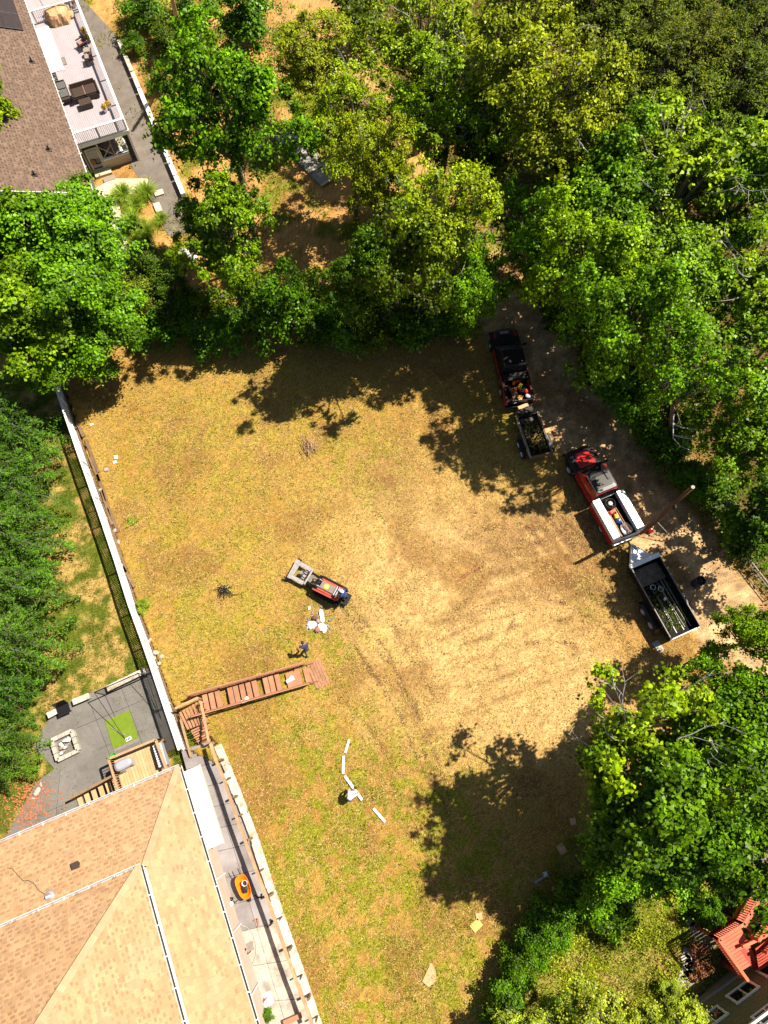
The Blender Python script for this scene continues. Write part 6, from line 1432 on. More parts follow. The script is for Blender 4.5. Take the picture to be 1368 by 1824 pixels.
dc = obj('hood_patch', MB().lathe([(.0, 0), (.17, 0), (.17, .012), (0, .012)], 18, xf((.2, 0, 1.035), 0, 0, .08)), M_['yellow'], ld_); obj('decal_center', MB().box((.2, 0, 1.052), (.14, .16, .012), ry=.08), M_['white'], dc)
obj('control_panel', MB().box((-.5, 0, 1.12), (.22, .62, .16), ry=-.2), M_['grey'], ld_, bevel=.02); obj('grab_bar', MB().tube([(-.45, -.3, 1.15), (-.55, -.3, 1.32), (-.55, .3, 1.32), (-.45, .3, 1.15)], .022, 6), M_['black'], ld_)
obj('platform', MB().box((-1.15, 0, .30), (.42, .75, .06)), M_['black'], ld_)
for s_ in (-1, 1): obj('thigh_pad', MB().beam((-.9, s_ * .40, .4), (-1.1, s_ * .40, .95), .07, .12), M_['black'], ld_, bevel=.01)
obj('front_frame', MB().box((.85, 0, .62), (.25, .7, .35)), M_['black'], ld_, bevel=.02)
for k, (y0, y1, z) in enumerate(((-.2, -.12, 1.0), (-.08, .1, 1.05), (.06, -.1, 1.1), (.16, .2, 1.0), (.24, .1, .95), (-.28, .05, .92))):
    obj('hydraulic_hose', MB().tube([(.55, y0, .9), (.8, y0 * 1.2, z), (1.05, y1, z - .1), (1.3, y1 * 1.3, .55)], .022, 6), M_['black' if k % 3 else 'chrome'], ld_)
# grapple attachment and the quick-attach arms that carry it
af = G(522, 1013, .4); ar = G(553, 1030, .4); aa = ang(ar, af); gc_ = (af + ar) / 2
ga = obj('attachment', MB().box((-.55, 0, .35), (.12, 1.35, .5)), M_['steel'], ld_, bevel=.02)
_Li = frame((lc.x, lc.y, 0), la).inverted(); _At = frame((gc_.x, gc_.y, 0), aa)
for s_ in (-1, 1):
    obj('attach_arm', MB().beam(_Li @ (frame((lc.x, lc.y, 0), la) @ Vector((.85, s_ * .34, .70))), _Li @ (_At @ Vector((-.5, s_ * .34, .45))), .12, .14), M_['black'], ld_)
obj('attach_plate', MB().beam(_Li @ (frame((lc.x, lc.y, 0), la) @ Vector((.95, 0, .62))), _Li @ (_At @ Vector((-.45, 0, .40))), .45, .10), M_['hood'], ld_)
ga.matrix_local = frame((lc.x, lc.y, 0), la).inverted() @ frame((gc_.x, gc_.y, 0), aa) @ Matrix.Diagonal((.95, .82, 1, 1))
for nm, mb, m_ in (('side_plate', MB().box((.05, .60, .42), (1.15, .30, .06)), 'steel'), ('side_plate', MB().box((.05, -.60, .42), (1.15, .30, .06)), 'steel'), ('cutting_plate', MB().prism([(.55, -.8), (.8, -.8), (.72, .8), (.48, .8), (.4, .3), (.4, -.3)], .36, .46), 'steel'),
                    ('tine', MB().box((.78, .86, .3), (.3, .1, .12)), 'black'), ('tine', MB().box((.62, -.88, .3), (.3, .1, .12)), 'black'), ('hydraulic_motor', MB().tube([(.02, 0, .3), (.02, 0, .62)], [.16, .13], 12), 'hood'), ('cylinder', MB().tube([(-.5, .25, .55), (.1, .2, .5)], .05, 8), 'chrome'), ('cylinder', MB().tube([(-.5, -.25, .55), (.1, -.2, .5)], .05, 8), 'chrome'), ('bottom_plate', MB().prism([(-.3, -.45), (-.1, -.45), (-.1, .45), (-.3, .45)], .25, .32), 'steel')):
    o = obj(nm, mb, M_[m_], ga)

# ------------------------------------------------------------------ people
def person(label, loc, rz, J, mats, cap=None, arms_skin=True, group=None):
    """J: joint positions; one continuous skinned surface, coloured by body region"""
    t = thing('person', label, 'person', loc, rz)
    names = list(J); idx = {n_: i for i, n_ in enumerate(names)}
    E_ = [('pelvis', 'waist'), ('waist', 'chest'), ('chest', 'neck'), ('neck', 'chin'), ('chin', 'crown')]
    for s_ in 'LR': E_ += [('chest', 'sh' + s_), ('sh' + s_, 'el' + s_), ('el' + s_, 'wr' + s_), ('wr' + s_, 'palm' + s_), ('pelvis', 'hip' + s_), ('hip' + s_, 'kn' + s_), ('kn' + s_, 'an' + s_), ('an' + s_, 'toe' + s_)]
    me = bpy.data.meshes.new('body'); me.from_pydata([J[n_] for n_ in names], [(idx[a], idx[b_]) for a, b_ in E_], [])
    o = bpy.data.objects.new('body', me); COL.objects.link(o)
    o.modifiers.new('skin', 'SKIN'); sv = me.skin_vertices[0].data
    rad = dict(pelvis=.15, waist=.13, chest=.155, neck=.06, chin=.085, crown=.09, sh=.075, el=.05, wr=.034, palm=.036, hip=.095, kn=.062, an=.045, toe=.045)
    for n_ in names:
        k = n_ if n_ in rad else n_[:-1]; r_ = rad[k]; sv[idx[n_]].radius = (r_, r_ * (.8 if k in ('chest', 'waist', 'pelvis') else 1))
    sv[idx['pelvis']].use_root = True
    s2 = o.modifiers.new('sub', 'SUBSURF'); s2.levels = 2; s2.render_levels = 2
    dg = bpy.context.evaluated_depsgraph_get(); ev = o.evaluated_get(dg); nm = bpy.data.meshes.new_from_object(ev)
    bpy.data.objects.remove(o)
    nm.name = 'body'; nm.materials.clear()
    order = ['skin', mats['top'], mats['bottom'], 'hair', 'black']
    for k in order: nm.materials.append(M_[k])
    segs = [(Vector(J[a]), Vector(J[b_]), a, b_) for a, b_ in E_]
    for pl in nm.polygons:
        c_ = pl.center; best = None; bd_ = 9
        for a, b_, na, nb_ in segs:
            ab = b_ - a; tt = max(0, min(1, (c_ - a).dot(ab) / max(ab.length_squared, 1e-6))); dd_ = (c_ - a - ab * tt).length
            if dd_ < bd_: bd_ = dd_; best = (na, nb_, tt)
        na, nb_, tt = best
        if nb_ in ('chin', 'crown'): mi_ = 0
        elif nb_[:-1] in ('palm',) or (nb_[:-1] == 'wr' and arms_skin): mi_ = 0
        elif nb_[:-1] in ('kn', 'an') or (nb_[:-1] == 'hip') or na == 'pelvis' and nb_ == 'waist' and tt < .3: mi_ = 2
        elif nb_[:-1] == 'toe': mi_ = 4
        else: mi_ = 1
        pl.material_index = mi_; pl.use_smooth = True
    ob_ = bpy.data.objects.new('body', nm); COL.objects.link(ob_); ob_.parent = t
    # fingers
    for s_ in 'LR':
        w = Vector(J['wr' + s_]); p_ = Vector(J['palm' + s_]); d = (p_ - w).normalized(); sd_ = d.cross(Vector((0, 0, 1))); sd_ = sd_.normalized() if sd_.length > .1 else Vector((1, 0, 0)); dn = sd_.cross(d).normalized() * -1
        q = MB()
        for k, l in enumerate((.065, .078, .082, .07)):
            b0 = p_ + sd_ * (-.028 + k * .019); b1 = b0 + d * l * .55; b2 = b1 + (d * .6 + dn * .6).normalized() * l * .5; q.tube([b0, b1, b2], [.010, .009, .007], 6)
        th = w + (p_ - w) * .3 + sd_ * -.035; q.tube([th, th + (d * .6 - sd_ * .8).normalized() * .045, th + (d - sd_ * .5).normalized() * .08], [.012, .011, .008], 6)
        obj('fingers', q, M_['skin'], t, smooth=True)
    cr_ = Vector(J['crown']); ch = Vector(J['chin']); ax_ = (cr_ - ch).normalized()
    Mh = Matrix.Translation(ch + ax_ * .09) @ ax_.to_track_quat('Z', 'X').to_matrix().to_4x4()
    hm = MB().ball((0, 0, .055), (.105, .095, .085), 14, 8, Mh); obj('hair', hm, M_['hair'], t, smooth=True)
    fc_ = MB().ball((.098, 0, -.01), (.022, .013, .022), 8, 5, Mh)
    for s_ in (-1, 1): fc_.ball((.0, s_ * .10, .0), (.02, .012, .03), 6, 4, Mh)
    obj('nose_and_ears', fc_, M_['skin'], t, smooth=True)
    ey = MB()
    for s_ in (-1, 1): ey.ball((.092, s_ * .035, .02), (.01, .014, .009), 6, 4, Mh)
    obj('eyes', ey, M_['hair'], t); obj('mouth', MB().box((.096, 0, -.045), (.01, .045, .008), Mh), M_['rose'], t)
    if cap:
        q = MB().ball((0, 0, .075), (.118, .108, .085), 14, 8, Mh); q.box((.13, 0, .07), (.12, .15, .02), Mh); obj('cap', q, M_[cap], t, smooth=False)
    return t
def stand(lean=0., armf=.35):
    return dict(pelvis=(0, 0, .95), waist=(.03 + lean * .1, 0, 1.12), chest=(.05 + lean * .28, 0, 1.36), neck=(.06 + lean * .42, 0, 1.50), chin=(.09 + lean * .48, 0, 1.58), crown=(.10 + lean * .52, 0, 1.70),
                shL=(.05 + lean * .30, .20, 1.42), elL=(.12 + lean * .3, .27, 1.15), wrL=(.30 + armf * .4, .20, 1.08), palmL=(.38 + armf * .4, .18, 1.08), shR=(.05 + lean * .30, -.20, 1.42), elR=(.12 + lean * .3, -.27, 1.15), wrR=(.30 + armf * .4, -.20, 1.08), palmR=(.38 + armf * .4, -.18, 1.08),
                hipL=(0, .10, .88), knL=(.05, .12, .48), anL=(-.02, .13, .09), toeL=(.16, .15, .05), hipR=(0, -.10, .88), knR=(.02, -.12, .48), anR=(-.08, -.13, .09), toeR=(.10, -.15, .05))
M0 = frame((lc.x, lc.y, 0), la); p_ = M0 @ Vector((-1.12, 0, .33))
person('person in a blue shirt and white cap standing at the controls of the loader', p_, la, stand(.25, .1), dict(top='bluecl', bottom='jean'), cap='whitecl')
Jw = stand(.5, .2); Jw['knR'] = (.20, -.12, .52); Jw['anR'] = (.22, -.13, .12); Jw['toeR'] = (.38, -.13, .06); Jw['anL'] = (-.30, .12, .14); Jw['toeL'] = (-.14, .12, .05)
person('person in dark navy clothes walking on the grass below the loader', G(548, 1162, 0), R(115), Jw, dict(top='navy', bottom='navy'), arms_skin=False)
Jb = dict(pelvis=(-.12, 0, .88), waist=(.02, 0, 1.0), chest=(.26, 0, 1.04), neck=(.40, 0, 1.02), chin=(.48, 0, 1.02), crown=(.60, 0, .99), shL=(.26, .19, 1.02), elL=(.34, .27, .78), wrL=(.42, .24, .52), palmL=(.45, .23, .44), shR=(.26, -.19, 1.02), elR=(.36, -.27, .78), wrR=(.44, -.24, .52), palmR=(.47, -.23, .44),
          hipL=(-.12, .10, .84), knL=(.02, .13, .46), anL=(-.10, .14, .09), toeL=(.08, .16, .05), hipR=(-.12, -.10, .84), knR=(.04, -.13, .46), anR=(-.06, -.14, .09), toeR=(.12, -.16, .05))
person('person in a pale blue shirt bending over the longest white board', G(624, 1420, 0), R(60), Jb, dict(top='lightcl', bottom='jean'), arms_skin=True)

# ------------------------------------------------------------------ small things in the field
for (x0, y0, x1, y1, w, z, lab) in ((622, 1317, 615, 1341, .13, .05, 'short pale board, topmost of the line of white boards'), (612, 1347, 611, 1378, .15, .06, 'upright pale board, second in the line of white boards'), (614, 1382, 645, 1425, .15, .10, 'longest white board, the one the bending person holds'), (665, 1440, 686, 1464, .14, .07, 'white tapered board at the lower right end of the line')):
    a = G(x0, y0, z); b_ = G(x1, y1, z); t = thing('white_plank', lab, 'plank', (a + b_) / 2, ang(a, b_), 'white boards lying in the field'); l = (b_ - a).length
    if x0 == 667: obj('board', MB().prism([(-l / 2, -.05), (-l * .1, -.1), (l / 2, -.13), (l / 2, .13), (-l * .1, .12), (-l / 2, .05)], -.02, .06), M_['white_hot'], t)
    else: obj('board', MB().box((0, 0, 0), (l, w, .05)), M_['white' if x0 != 616 else 'white_hot'], t, bevel=.008)
# debris heap
dbx = G(570, 1108, 0)
for i, (x, y, lx, ly, lz, m_, lab, rz_) in enumerate((
    (573, 1097, .34, .85, .12, 'white_hot', 'upright white slab on the debris heap below the loader', .2), (555, 1114, .62, .5, .14, 'white', 'big white lump on the left of the debris heap', .6), (574, 1117, .45, .6, .12, 'white_hot', 'white sheet at the lower right of the debris heap', 1.2),
    (566, 1122, .35, .3, .15, 'rose', 'pinkish scrap at the foot of the debris heap', .3), (578, 1124, .25, .3, .12, 'white', 'small white scrap at the lower tip of the debris heap', 2.0), (551, 1083, .3, .16, .1, 'white', 'isolated white scrap above the debris heap', 1.0), (562, 1100, .5, .35, .2, 'oldwood', 'dark brown lump in the middle of the debris heap', .4), (566, 1107, .3, .25, .12, 'cush', 'greyish lump on the debris heap beside the white slab', 1.4))):
    mb = MB().ball((0, 0, lz * .6), (lx / 2, ly / 2, lz), 8, 5, jit=.25, seed=i); tag(place(obj('debris_piece', mb, M_[m_]), G(x, y, 0), rz_), lab, 'debris')
b = MB(); rgd = random.Random(9)
for k in range(46):
    a_ = rgd.uniform(0, 6.28); r_ = rgd.uniform(0, .75); p_ = dbx + Vector((r_ * math.cos(a_), r_ * math.sin(a_) * 1.1 + .15, .05)); q_ = rgd.uniform(0, 6.28); b.box(tuple(p_), (rgd.uniform(.08, .4), rgd.uniform(.02, .12), .03), rz=q_, rx=rgd.uniform(-.4, .4))
tag(obj('debris_splinters', b, M_['hood'], kind='stuff'), 'brown splinters and scraps around the white debris below the loader', 'debris')
def stick_pile(px, py, n, r_, m_, lab, name, seed, l=(.3, .9), dirn=None):
    rgd = random.Random(seed); b = MB(); c_ = G(px, py, 0)
    for k in range(n):
        a_ = rgd.uniform(0, 6.28) if dirn is None else dirn + rgd.gauss(0, .35); L_ = rgd.uniform(*l); p_ = c_ + Vector((rgd.gauss(0, r_), rgd.gauss(0, r_), rgd.uniform(.03, .3))); d = Vector((math.cos(a_), math.sin(a_), rgd.uniform(-.2, .2))) * L_ / 2
        b.tube([p_ - d, p_ + Vector((0, 0, .03)), p_ + d], [.016, .02, .01], 4, cap=False)
    return tag(obj(name, b, M_[m_]), lab, 'stick pile')
stick_pile(550, 797, 70, .28, 'lumber', 'pale dry stick pile just below the tree shadow in the upper field', 'stick_pile', 1, dirn=R(-70)); stick_pile(400, 1052, 60, .22, 'dark', 'dark charred twig heap alone in the left part of the field', 'burnt_twigs', 2, (.15, .5)); stick_pile(236, 928, 25, .2, 'grassblade', 'pale green cut stalks lying right of the edging timbers', 'cut_stalks', 3, (.2, .6))
stick_pile(420, 640, 14, .5, 'oldwood', 'dead brown stalks at the foot of the hedge', 'dead_stalks', 5, (.6, 1.6), R(95))
for (x, y, lx, ly, m_, rz_, lab) in ((1000, 1512, .42, .55, 'cloth_tan', .5, 'tan block in the shade, larger of the pair at the lower right'), (1020, 1463, .32, .36, 'cloth_tan', .1, 'small tan tile in the deep shade at the lower right'), (971, 1557, .2, .25, 'white', .3, 'tiny white block in the shade, lowest of the scattered pieces'), (960, 1567, .6, .10, 'grey', .5, 'thin dark strip beside the tiny white block'), (1172, 1152, .42, .72, 'stone_w', R(30), 'grey concrete slab on the ground behind the dump trailer'),
    (853, 1632, .35, .35, 'cloth_tan', .2, 'small tan scrap at the edge of the lower field shadow'), (848, 1648, .6, .45, 'straw', .7, 'tan cardboard patch by the lower field shadow'), (207, 815, .24, .26, 'white', .1, 'square white paper, upper of two near the fence'), (205, 824, .24, .18, 'white', .3, 'square white paper, lower of two near the fence'), (164, 757, .22, .14, 'white', .4, 'tiny white scrap near the upper end of the fence'), (190, 837, .28, .2, 'stone', .2, 'flat brown stone below the two papers'), (404, 1046, .14, .1, 'white', 0, 'tiny pale scrap beside the burnt twigs')):
    mb = MB().box((0, 0, .05), (lx, ly, .09)); o = obj('ground_scrap', mb, M_[m_], bevel=.012); tag(place(o, G(x, y, 0), rz_), lab, 'block' if ly > .3 else 'scrap')
cb = [(752, 1748), (768, 1714), (776, 1728), (778, 1748), (763, 1758)]
P_ = ccw([tuple(G(x, y, .06))[:2] for x, y in cb]); mb = MB().prism(P_, [.03] * 5, [.10, .05, .09, .06, .08]); tag(obj('cardboard_sheet', mb, M_['cloth_tan']), 'pointed tan cardboard sheet near the bottom of the field', 'cardboard')
tag(obj('rusty_rod', MB().tube([G(816, 1034, .06), G(836, 1020, .16), G(862, 1003, .05)], .035, 6), M_['rust']), 'long rusty orange rod on the bare soil', 'rod')
# scattered pebbles
b = MB(); rgd = random.Random(12)
for k in range(700):
    px = rgd.uniform(240, 1080); py = rgd.uniform(760, 1800); g = G(px, py, 0.02)
    if float(low_mask(np.array([g.x]), np.array([g.y]))[0]) > 0 or g.x < np.interp(g.y, by, bx) + .5: continue
    s_ = rgd.uniform(.015, .05); b.ball(tuple(g + Vector((0, 0, .01))), (s_, s_ * .8, s_ * .6), 5, 3, jit=.3, seed=k)
tag(obj('pebbles', b, M_['stone_w'], kind='stuff'), 'pale pebbles and bits of litter dotted over the field', 'pebbles')
# dead branches reaching out of crowns
def dead_branch(paths, lab, r0=.05):
    b = MB()
    for pts in paths:
        P_ = [G(x, y, z) for x, y, z in pts]; n = len(P_); b.tube(P_, [r0 * (1 - .8 * i / (n - 1)) + .006 for i in range(n)], 6, cap=False)
    tag(obj('dead_branch', b, M_['bare']), lab, 'branch')
dead_branch([[(1130, 1344, 9), (1110, 1342, 9.2), (1088, 1338, 9.3), (1066, 1341, 9.4), (1050, 1336, 9.4)], [(1086, 1338, 9.3), (1083, 1322, 9.4), (1068, 1314, 9.5)], [(1088, 1338, 9.3), (1086, 1347, 9.3), (1092, 1351, 9.3)], [(1064, 1340, 9.4), (1065, 1352, 9.4), (1059, 1356, 9.4)], [(1076, 1339, 9.3), (1071, 1350, 9.3), (1078, 1352, 9.3)], [(1058, 1338, 9.4), (1062, 1330, 9.4)]], 'thick bleached dead limb, lower of two left of the open tree', .09)
dead_branch([[(1112, 1303, 9), (1098, 1303, 9.2), (1090, 1306, 9.3), (1080, 1300, 9.3), (1068, 1297, 9.4), (1058, 1300, 9.4), (1044, 1299, 9.4)], [(1068, 1297, 9.4), (1065, 1287, 9.4), (1056, 1290, 9.4)], [(1090, 1306, 9.3), (1098, 1318, 9.2)], [(1080, 1300, 9.3), (1077, 1288, 9.3)]], 'thin bleached dead limb, upper of two left of the open tree', .06)
dead_branch([[(1200, 738, 6), (1199, 755, 5.8), (1199, 780, 5.5), (1212, 795, 5.4), (1232, 803, 5.3)], [(1199, 755, 5.8), (1215, 762, 5.7), (1238, 764, 5.6)], [(1199, 775, 5.5), (1220, 780, 5.5), (1240, 783, 5.4)]], 'lone grey dead branch hanging over the dark hollow by the road', .045)
dead_branch([[(860, 215, 9), (830, 228, 9.2), (800, 222, 9.3), (780, 230, 9.3)], [(830, 228, 9.2), (815, 212, 9.4), (800, 205, 9.4)], [(845, 222, 9.1), (825, 243, 9.1), (800, 240, 9.2)]], 'bare grey branches in the canopy, left of the golden tree', .05)
dead_branch([[(828, 25, 10), (815, 40, 9.8), (812, 55, 9.6), (820, 70, 9.4)], [(815, 35, 9.8), (800, 18, 9.9)]], 'bare grey branch in the dark gap at the top edge', .05)
dead_branch([[(757, 285, 4), (765, 300, 4.2), (775, 315, 4.4)], [(765, 300, 4.2), (778, 303, 4.3)]], 'bleached forked branch over the brown gap in the canopy', .05)
# far bank and behind the hedge
TR = [
 ('maple_b', 402, 205, 11.5, 4.5, 'tall bright green maple rising just right of the white curb wall', None),
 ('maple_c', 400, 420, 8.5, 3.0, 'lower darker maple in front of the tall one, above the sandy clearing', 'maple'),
 ('locust_b', 560, 110, 6.0, 3.6, 'thin airy tree over the pale track near the top edge', None),
 ('locust_a', 625, 215, 9.0, 3.9, 'yellow green tree left of the small brown gap in the canopy', None),
 ('locust_b', 672, 320, 9.0, 2.8, 'narrow golden green tree leaning over the stone steps', None),
 ('locust_a', 750, 70, 9.5, 4.4, 'broad lime crown at the top centre, the right neighbour of the pale track', None),
 ('locust_a', 800, 190, 9.5, 4.3, 'yellow green tree with bare grey twigs sticking out on its lower side', None),
 ('locust_b', 905, 130, 11.0, 5.0, 'very tall golden speckled tree beside the dark evergreen wood', None),
 ('locust_b', 985, 235, 11.0, 4.6, 'golden green crown bulging against the dark evergreens', None),
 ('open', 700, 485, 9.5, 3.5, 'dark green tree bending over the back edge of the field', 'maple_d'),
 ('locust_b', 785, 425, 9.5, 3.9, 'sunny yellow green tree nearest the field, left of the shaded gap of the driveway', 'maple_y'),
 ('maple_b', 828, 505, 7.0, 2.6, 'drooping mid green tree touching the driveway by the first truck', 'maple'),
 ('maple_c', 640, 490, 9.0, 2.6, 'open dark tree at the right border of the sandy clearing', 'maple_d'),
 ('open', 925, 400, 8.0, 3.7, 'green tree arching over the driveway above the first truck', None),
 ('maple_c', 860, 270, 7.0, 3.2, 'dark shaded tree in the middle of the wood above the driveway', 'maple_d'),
 ('maple_b', 1040, 465, 9.5, 3.8, 'bright maple with its edge hanging over the right side of the driveway', 'maple_y'),
 ('maple_a', 1065, 360, 9.0, 4.2, 'glossy green maple below the golden crown', None),
 ('sparse', 1215, 330, 10.0, 4.8, 'pale half bare tree full of twigs under the evergreen wood', None),
 ('maple_b', 1160, 470, 8.0, 4.3, 'large round maple left of the pale twiggy tree at the right edge', None),
 ('maple_b', 1115, 572, 10.0, 3.6, 'maple whose low boughs shade the road beside the second truck', None),
 ('open', 1235, 580, 7.5, 4.3, 'deep clumped maple in the middle of the right wood', None),
 ('sparse', 1350, 470, 8.5, 4.2, 'half bare tree cut off by the right edge, among the maples', None),
 ('maple_a', 1330, 340, 9.0, 4.0, 'green maple crown in the upper right below the evergreens', None),
 ('open', 1345, 640, 8.0, 4.4, 'big maple cut by the right edge, halfway down the wood', None),
 ('open', 1255, 695, 5.0, 2.4, 'thin leaved maple with a lone dead branch hanging below it over the fence', None),
 ('maple_c', 1340, 785, 5.5, 3.1, 'maple at the lower end of the right wood above the dark hollow', None),
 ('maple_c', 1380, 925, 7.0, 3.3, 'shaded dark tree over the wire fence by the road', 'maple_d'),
 ('open', 1205, 680, 9.5, 2.9, 'thin tree lifting its crown between the road and the half bare dead branch', None),
 ('maple_c', 362, 400, 5.5, 2.2, 'small maple over the end of the asphalt lane', None),
 ('open', 1165, 650, 4.0, 1.6, 'small maple leaning out towards the road under the larger ones', None),
 ('maple_b', 98, 425, 8.0, 4.5, 'massive green tree hiding the gable of the shingled house', None),
 ('maple_a', 160, 520, 7.0, 4.0, 'wide maple at the upper end of the lattice fence', None),
 ('maple_c', 35, 560, 7.5, 4.2, 'round maple cut by the left edge above the evergreens', None),
 ('maple_b', 120, 610, 5.0, 3.4, 'low maple spreading over the top of the white fence', None),
 ('maple_c', -25, 420, 8.5, 4.0, 'tree mostly outside the left edge below the shingled roof', None),
 ('maple_c', -58, 170, 9.0, 3.1, 'tree outside the left edge whose sprays reach over the shingled roof', 'maple_y'),
 ('sparse', 1160, 1310, 10.0, 3.7, 'open tree with pale dead limbs beside the big shadow on the field', 'maple_y'),
 ('maple_b', 1255, 1280, 8.0, 2.6, 'bright leafy tree just below the black dump trailer', 'maple'),
 ('maple_c', 1190, 1445, 10.0, 4.0, 'large leaved dark tree in the middle of the lower right', 'maple_m'),
 ('maple_a', 1310, 1340, 9.0, 3.7, 'dense maple by the lower right edge beyond the road bend', 'maple_m'),
 ('maple_b', 1350, 1135, 6.5, 2.3, 'bright maple poking in from the right edge beside the road', None),
 ('maple_c', 1265, 1510, 8.0, 3.3, 'maple hanging over the corner of the red deck', 'maple_m'),
 ('maple_b', 1130, 1545, 6.0, 2.6, 'small drooping maple at the lower end of the dark shade', None),
 ('locust_a', 1085, 1890, 4.5, 3.2, 'light yellow green tree crown spreading over the bottom edge at the lower right', 'shrub_m'),
 ('locust_a', 955, 1885, 3.6, 2.4, 'light green crown at the bottom edge just right of the lowest dark shrub', 'shrub_m'),
 ('open', 1205, 1850, 4.0, 2.0, 'loose light green crown brushing the olive wall at the bottom edge', 'shrub_m'),
 ('maple_c', 1395, 1450, 8.0, 2.2, 'tree outside the right edge leaning over the grey paving', None),
]
LEAN = {(700, 485): (.6, 3.4), (785, 425): (.3, 1.5), (828, 505): (-1.2, 2.2), (640, 490): (0, 2.6), (160, 520): (-2.5, 1.5), (1040, 465): (3.0, .6), (1205, 680): (3.2, .4), (1115, 572): (3.4, .2), (925, 400): (2.5, 1.0)}
for k, px, py, zc, r, lab, m in TR:
    tree(k, px, py, zc, r, lab, m=m, lean=LEAN.get((px, py)))
HM = [(1075, -10, 'evergreen at the left corner of the dark wood, touching the top edge'), (1180, 20, 'dark evergreen second along the top edge of the wood'),
      (1290, 10, 'dark evergreen third along the top edge of the wood'), (1390, 30, 'evergreen in the top right corner of the photograph'),
      (1110, 120, 'shaded evergreen directly right of the tall golden tree'), (1215, 130, 'evergreen in the heart of the dark upper right wood'),
      (1320, 140, 'evergreen near the right edge, second row of the dark wood'), (1150, 200, 'lowest evergreen of the wood, above the half bare tree'),
      (1265, 225, 'rust tinged evergreen behind the half bare tree'), (1375, 240, 'evergreen cut by the right edge, lowest row of the dark wood'),
      (960, 20, 'dark evergreen gap filler between the lime crown and the wood')]
for x, y, lab in HM:
    tree('hemlock', x, y, 8.0 if x != 960 else 6.0, 4.5 if x != 960 else 3.2, lab, name='evergreen_tree', group='evergreens of the dark wood at the top right', cat='tree')
SP = [(-30, 745, 5.5, 'dark evergreen at the upper left edge behind the top of the fence'), (-25, 845, 5.0, 'drooping evergreen second down the left edge beside the lattice fence'), (-20, 940, 5.0, 'drooping evergreen third down the left edge, reaching farthest over the lawn'),
      (-25, 1040, 5.0, 'dense evergreen fourth down the left edge'), (-25, 1140, 5.0, 'dense evergreen fifth down the left edge, halfway along the lawn'), (-48, 1225, 4.6, 'evergreen with lime tips next to the concrete bench blocks'),
      (-55, 1335, 4.4, 'lowest evergreen on the left, beside the fallen leaves by the patio')]
for x, y, z, lab in SP:
    tree('spruce', x, y, z, 3.4 if y < 1200 else 2.6, lab, name='evergreen_tree', group='drooping evergreens along the left lawn')
tree('cedar', 262, 480, 3.2, 1.5, 'narrow dark columnar cedar left of the sandy clearing', name='columnar_cedar')
tree('cedar', 225, 520, 3.2, 1.6, 'brownish green columnar cedar tucked against the big left maple', name='columnar_cedar', m='hem')
tree('cedar', 300, 500, 2.8, 1.4, 'short dark cedar nearest the red flowering bush', name='columnar_cedar')
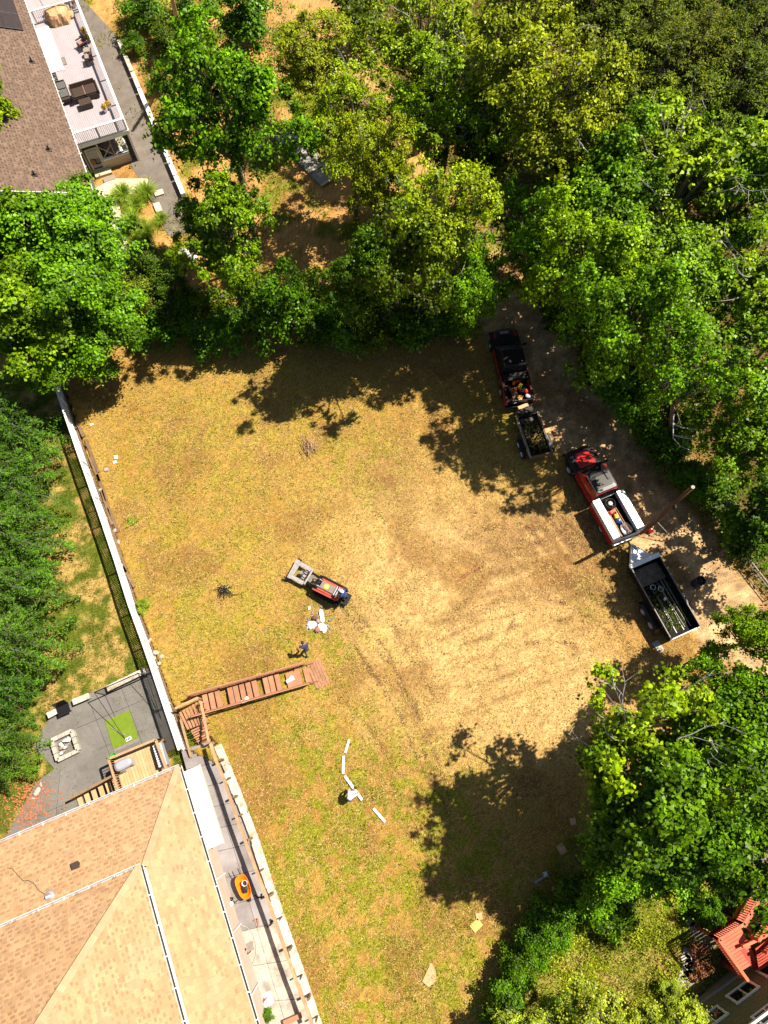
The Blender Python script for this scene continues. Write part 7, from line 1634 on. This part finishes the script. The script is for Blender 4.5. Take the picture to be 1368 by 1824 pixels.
SH = [
 (285, 590, 1.5, 1.9, 'a', 'bright green bush at the left end of the hedge behind the field', None), (330, 560, 1.6, 1.9, 'b', 'dark bush just left of the black tree trunk in the hedge', None),
 (365, 600, 1.3, 1.8, 'a', 'sunlit low bush of the hedge left of the centre trunk', None), (420, 580, 1.4, 1.8, 'a', 'lush bush at the foot of the black trunk', None),
 (470, 555, 3.4, 2.3, 'a', 'round bush right of the black trunk in the hedge', None), (515, 540, 3.6, 2.1, 'a', 'tallest pointed bush of the hedge, below the sandy clearing', None),
 (560, 575, 1.8, 2.2, 'b', 'dark bush with a few red leaves in the hedge', None), (610, 570, 2.2, 2.4, 'a', 'shaded bush of the hedge right of the reddish one', None),
 (662, 572, 2.3, 2.5, 'b', 'dark bush of the hedge below the bending tree', None), (715, 570, 2.2, 2.3, 'a', 'green bush of the hedge with pale stems beneath', None),
 (765, 565, 2.2, 2.3, 'a', 'bush of the hedge second from the driveway', None), (812, 565, 1.3, 1.6, 'a', 'last bush of the hedge beside the driveway', None),
 (250, 20, 1.6, 2.2, 'a', 'lush shrub on the bank right of the white deck rail', None), (300, 60, 1.5, 2.0, 'b', 'shrub on the bank beside the leaning thin trunk', None),
 (340, 20, 2.0, 2.4, 'a', 'large shrub on the bank at the top edge', None), (240, 80, .9, 1.2, 'a', 'small shrub at the head of the white curb wall', None),
 (430, 30, 3.0, 3.0, 'a', 'big bushy thicket at the top edge left of the pale track', None), (650, 30, 2.5, 2.8, 'b', 'dark thicket at the top edge right of the pale track', None),
 (280, 150, .8, 1.0, 'a', 'little bush on the orange bank beside the curb wall', None), (300, 195, .7, .9, 'b', 'little dark bush lower down beside the curb wall', None),
 (1090, 1590, 1.5, 1.7, 'b', 'dark shrub in the deep shade at the lower right', None), (1035, 1610, 1.5, 1.7, 'b', 'shaded shrub right of the small white block', None),
 (985, 1640, 1.4, 1.5, 'a', 'shrub in half shade in the diagonal row', None), (955, 1680, 1.3, 1.3, 'a', 'rounded bright shrub in the diagonal row', None),
 (925, 1720, 1.2, 1.2, 'a', 'bright green shrub fifth along the diagonal row', None), (905, 1765, 1.2, 1.3, 'a', 'shrub near the bottom of the diagonal row, beside the field shadow', None),
 (890, 1815, 1.2, 1.3, 'b', 'lowest shrub of the diagonal row at the bottom edge', None), (1000, 1810, .7, 1.0, 'a', 'leggy shrub in the meadow at the bottom edge', None),
 (1080, 1815, .6, .9, 'a', 'pale leafy shrub in the meadow left of the olive house', 'shrub_y'), (1195, 1765, .6, .7, 'a', 'white flecked shrub by the corner of the olive house', 'shrub_y'),
 (1225, 1805, .8, .8, 'a', 'shrub against the olive wall under its window', 'shrub_y'), (1262, 1625, 1.2, .9, 'a', 'round shrub squeezed against the red deck rail', None),
 (255, 1078, .35, .55, 'a', 'lime green bush on the field side of the lattice fence', 'shrub_y'),
 (905, 560, 0, 0, 'a', None, None),
 (1118, 700, 2.4, 2.2, 'a', 'leafy bush at the trunk foot on the right verge beside the second truck', None), (1178, 768, 2.2, 2.1, 'a', 'leafy bush on the verge just left of the lone dead branch', None), (1200, 790, 1.2, 1.6, 'b', 'dark bush on the right verge of the driveway, upper one', None), (1235, 850, 1.2, 1.8, 'a', 'bush on the right verge behind the wire fence', None),
 (1280, 890, 1.0, 1.6, 'b', 'shaded bush at the top end of the wire fence', None), (1320, 960, 1.1, 1.7, 'b', 'bush between the wire fence and the right edge', None),
 (1060, 660, 1.0, 1.6, 'b', 'low bush on the right verge opposite the first trailer', None), (995, 565, 1.0, 1.6, 'b', 'low bush on the right verge opposite the first truck', None),
 (1335, 1590, 1.0, .7, 'a', 'yellow flowering plant at the edge of the faded red boards', 'yellow_leaf'), (1362, 1645, 1.0, .7, 'b', 'yellow green plant inside the angle of the red deck', 'yellow_leaf'),
 (325, 462, .7, .75, 'a', 'red flowering bush on the pale slope above the hedge', 'red_leaf'),
 (1250, 1725, .5, .55, 'b', 'reddish plant in the shaded bed below the red deck', 'red_leaf'), (1243, 1692, .4, .5, 'b', 'pinkish plant in the bed between the stepping stones', 'red_leaf'),
 (560, 568, .8, .5, 'b', 'small red leaved sapling in front of the hedge', 'red_leaf'),
]
for x, y, z, r, k, lab, m in SH:
    if r: tree('shrub_' + k, x, y, z, r, lab, 'shrub', 'shrub', m=m)
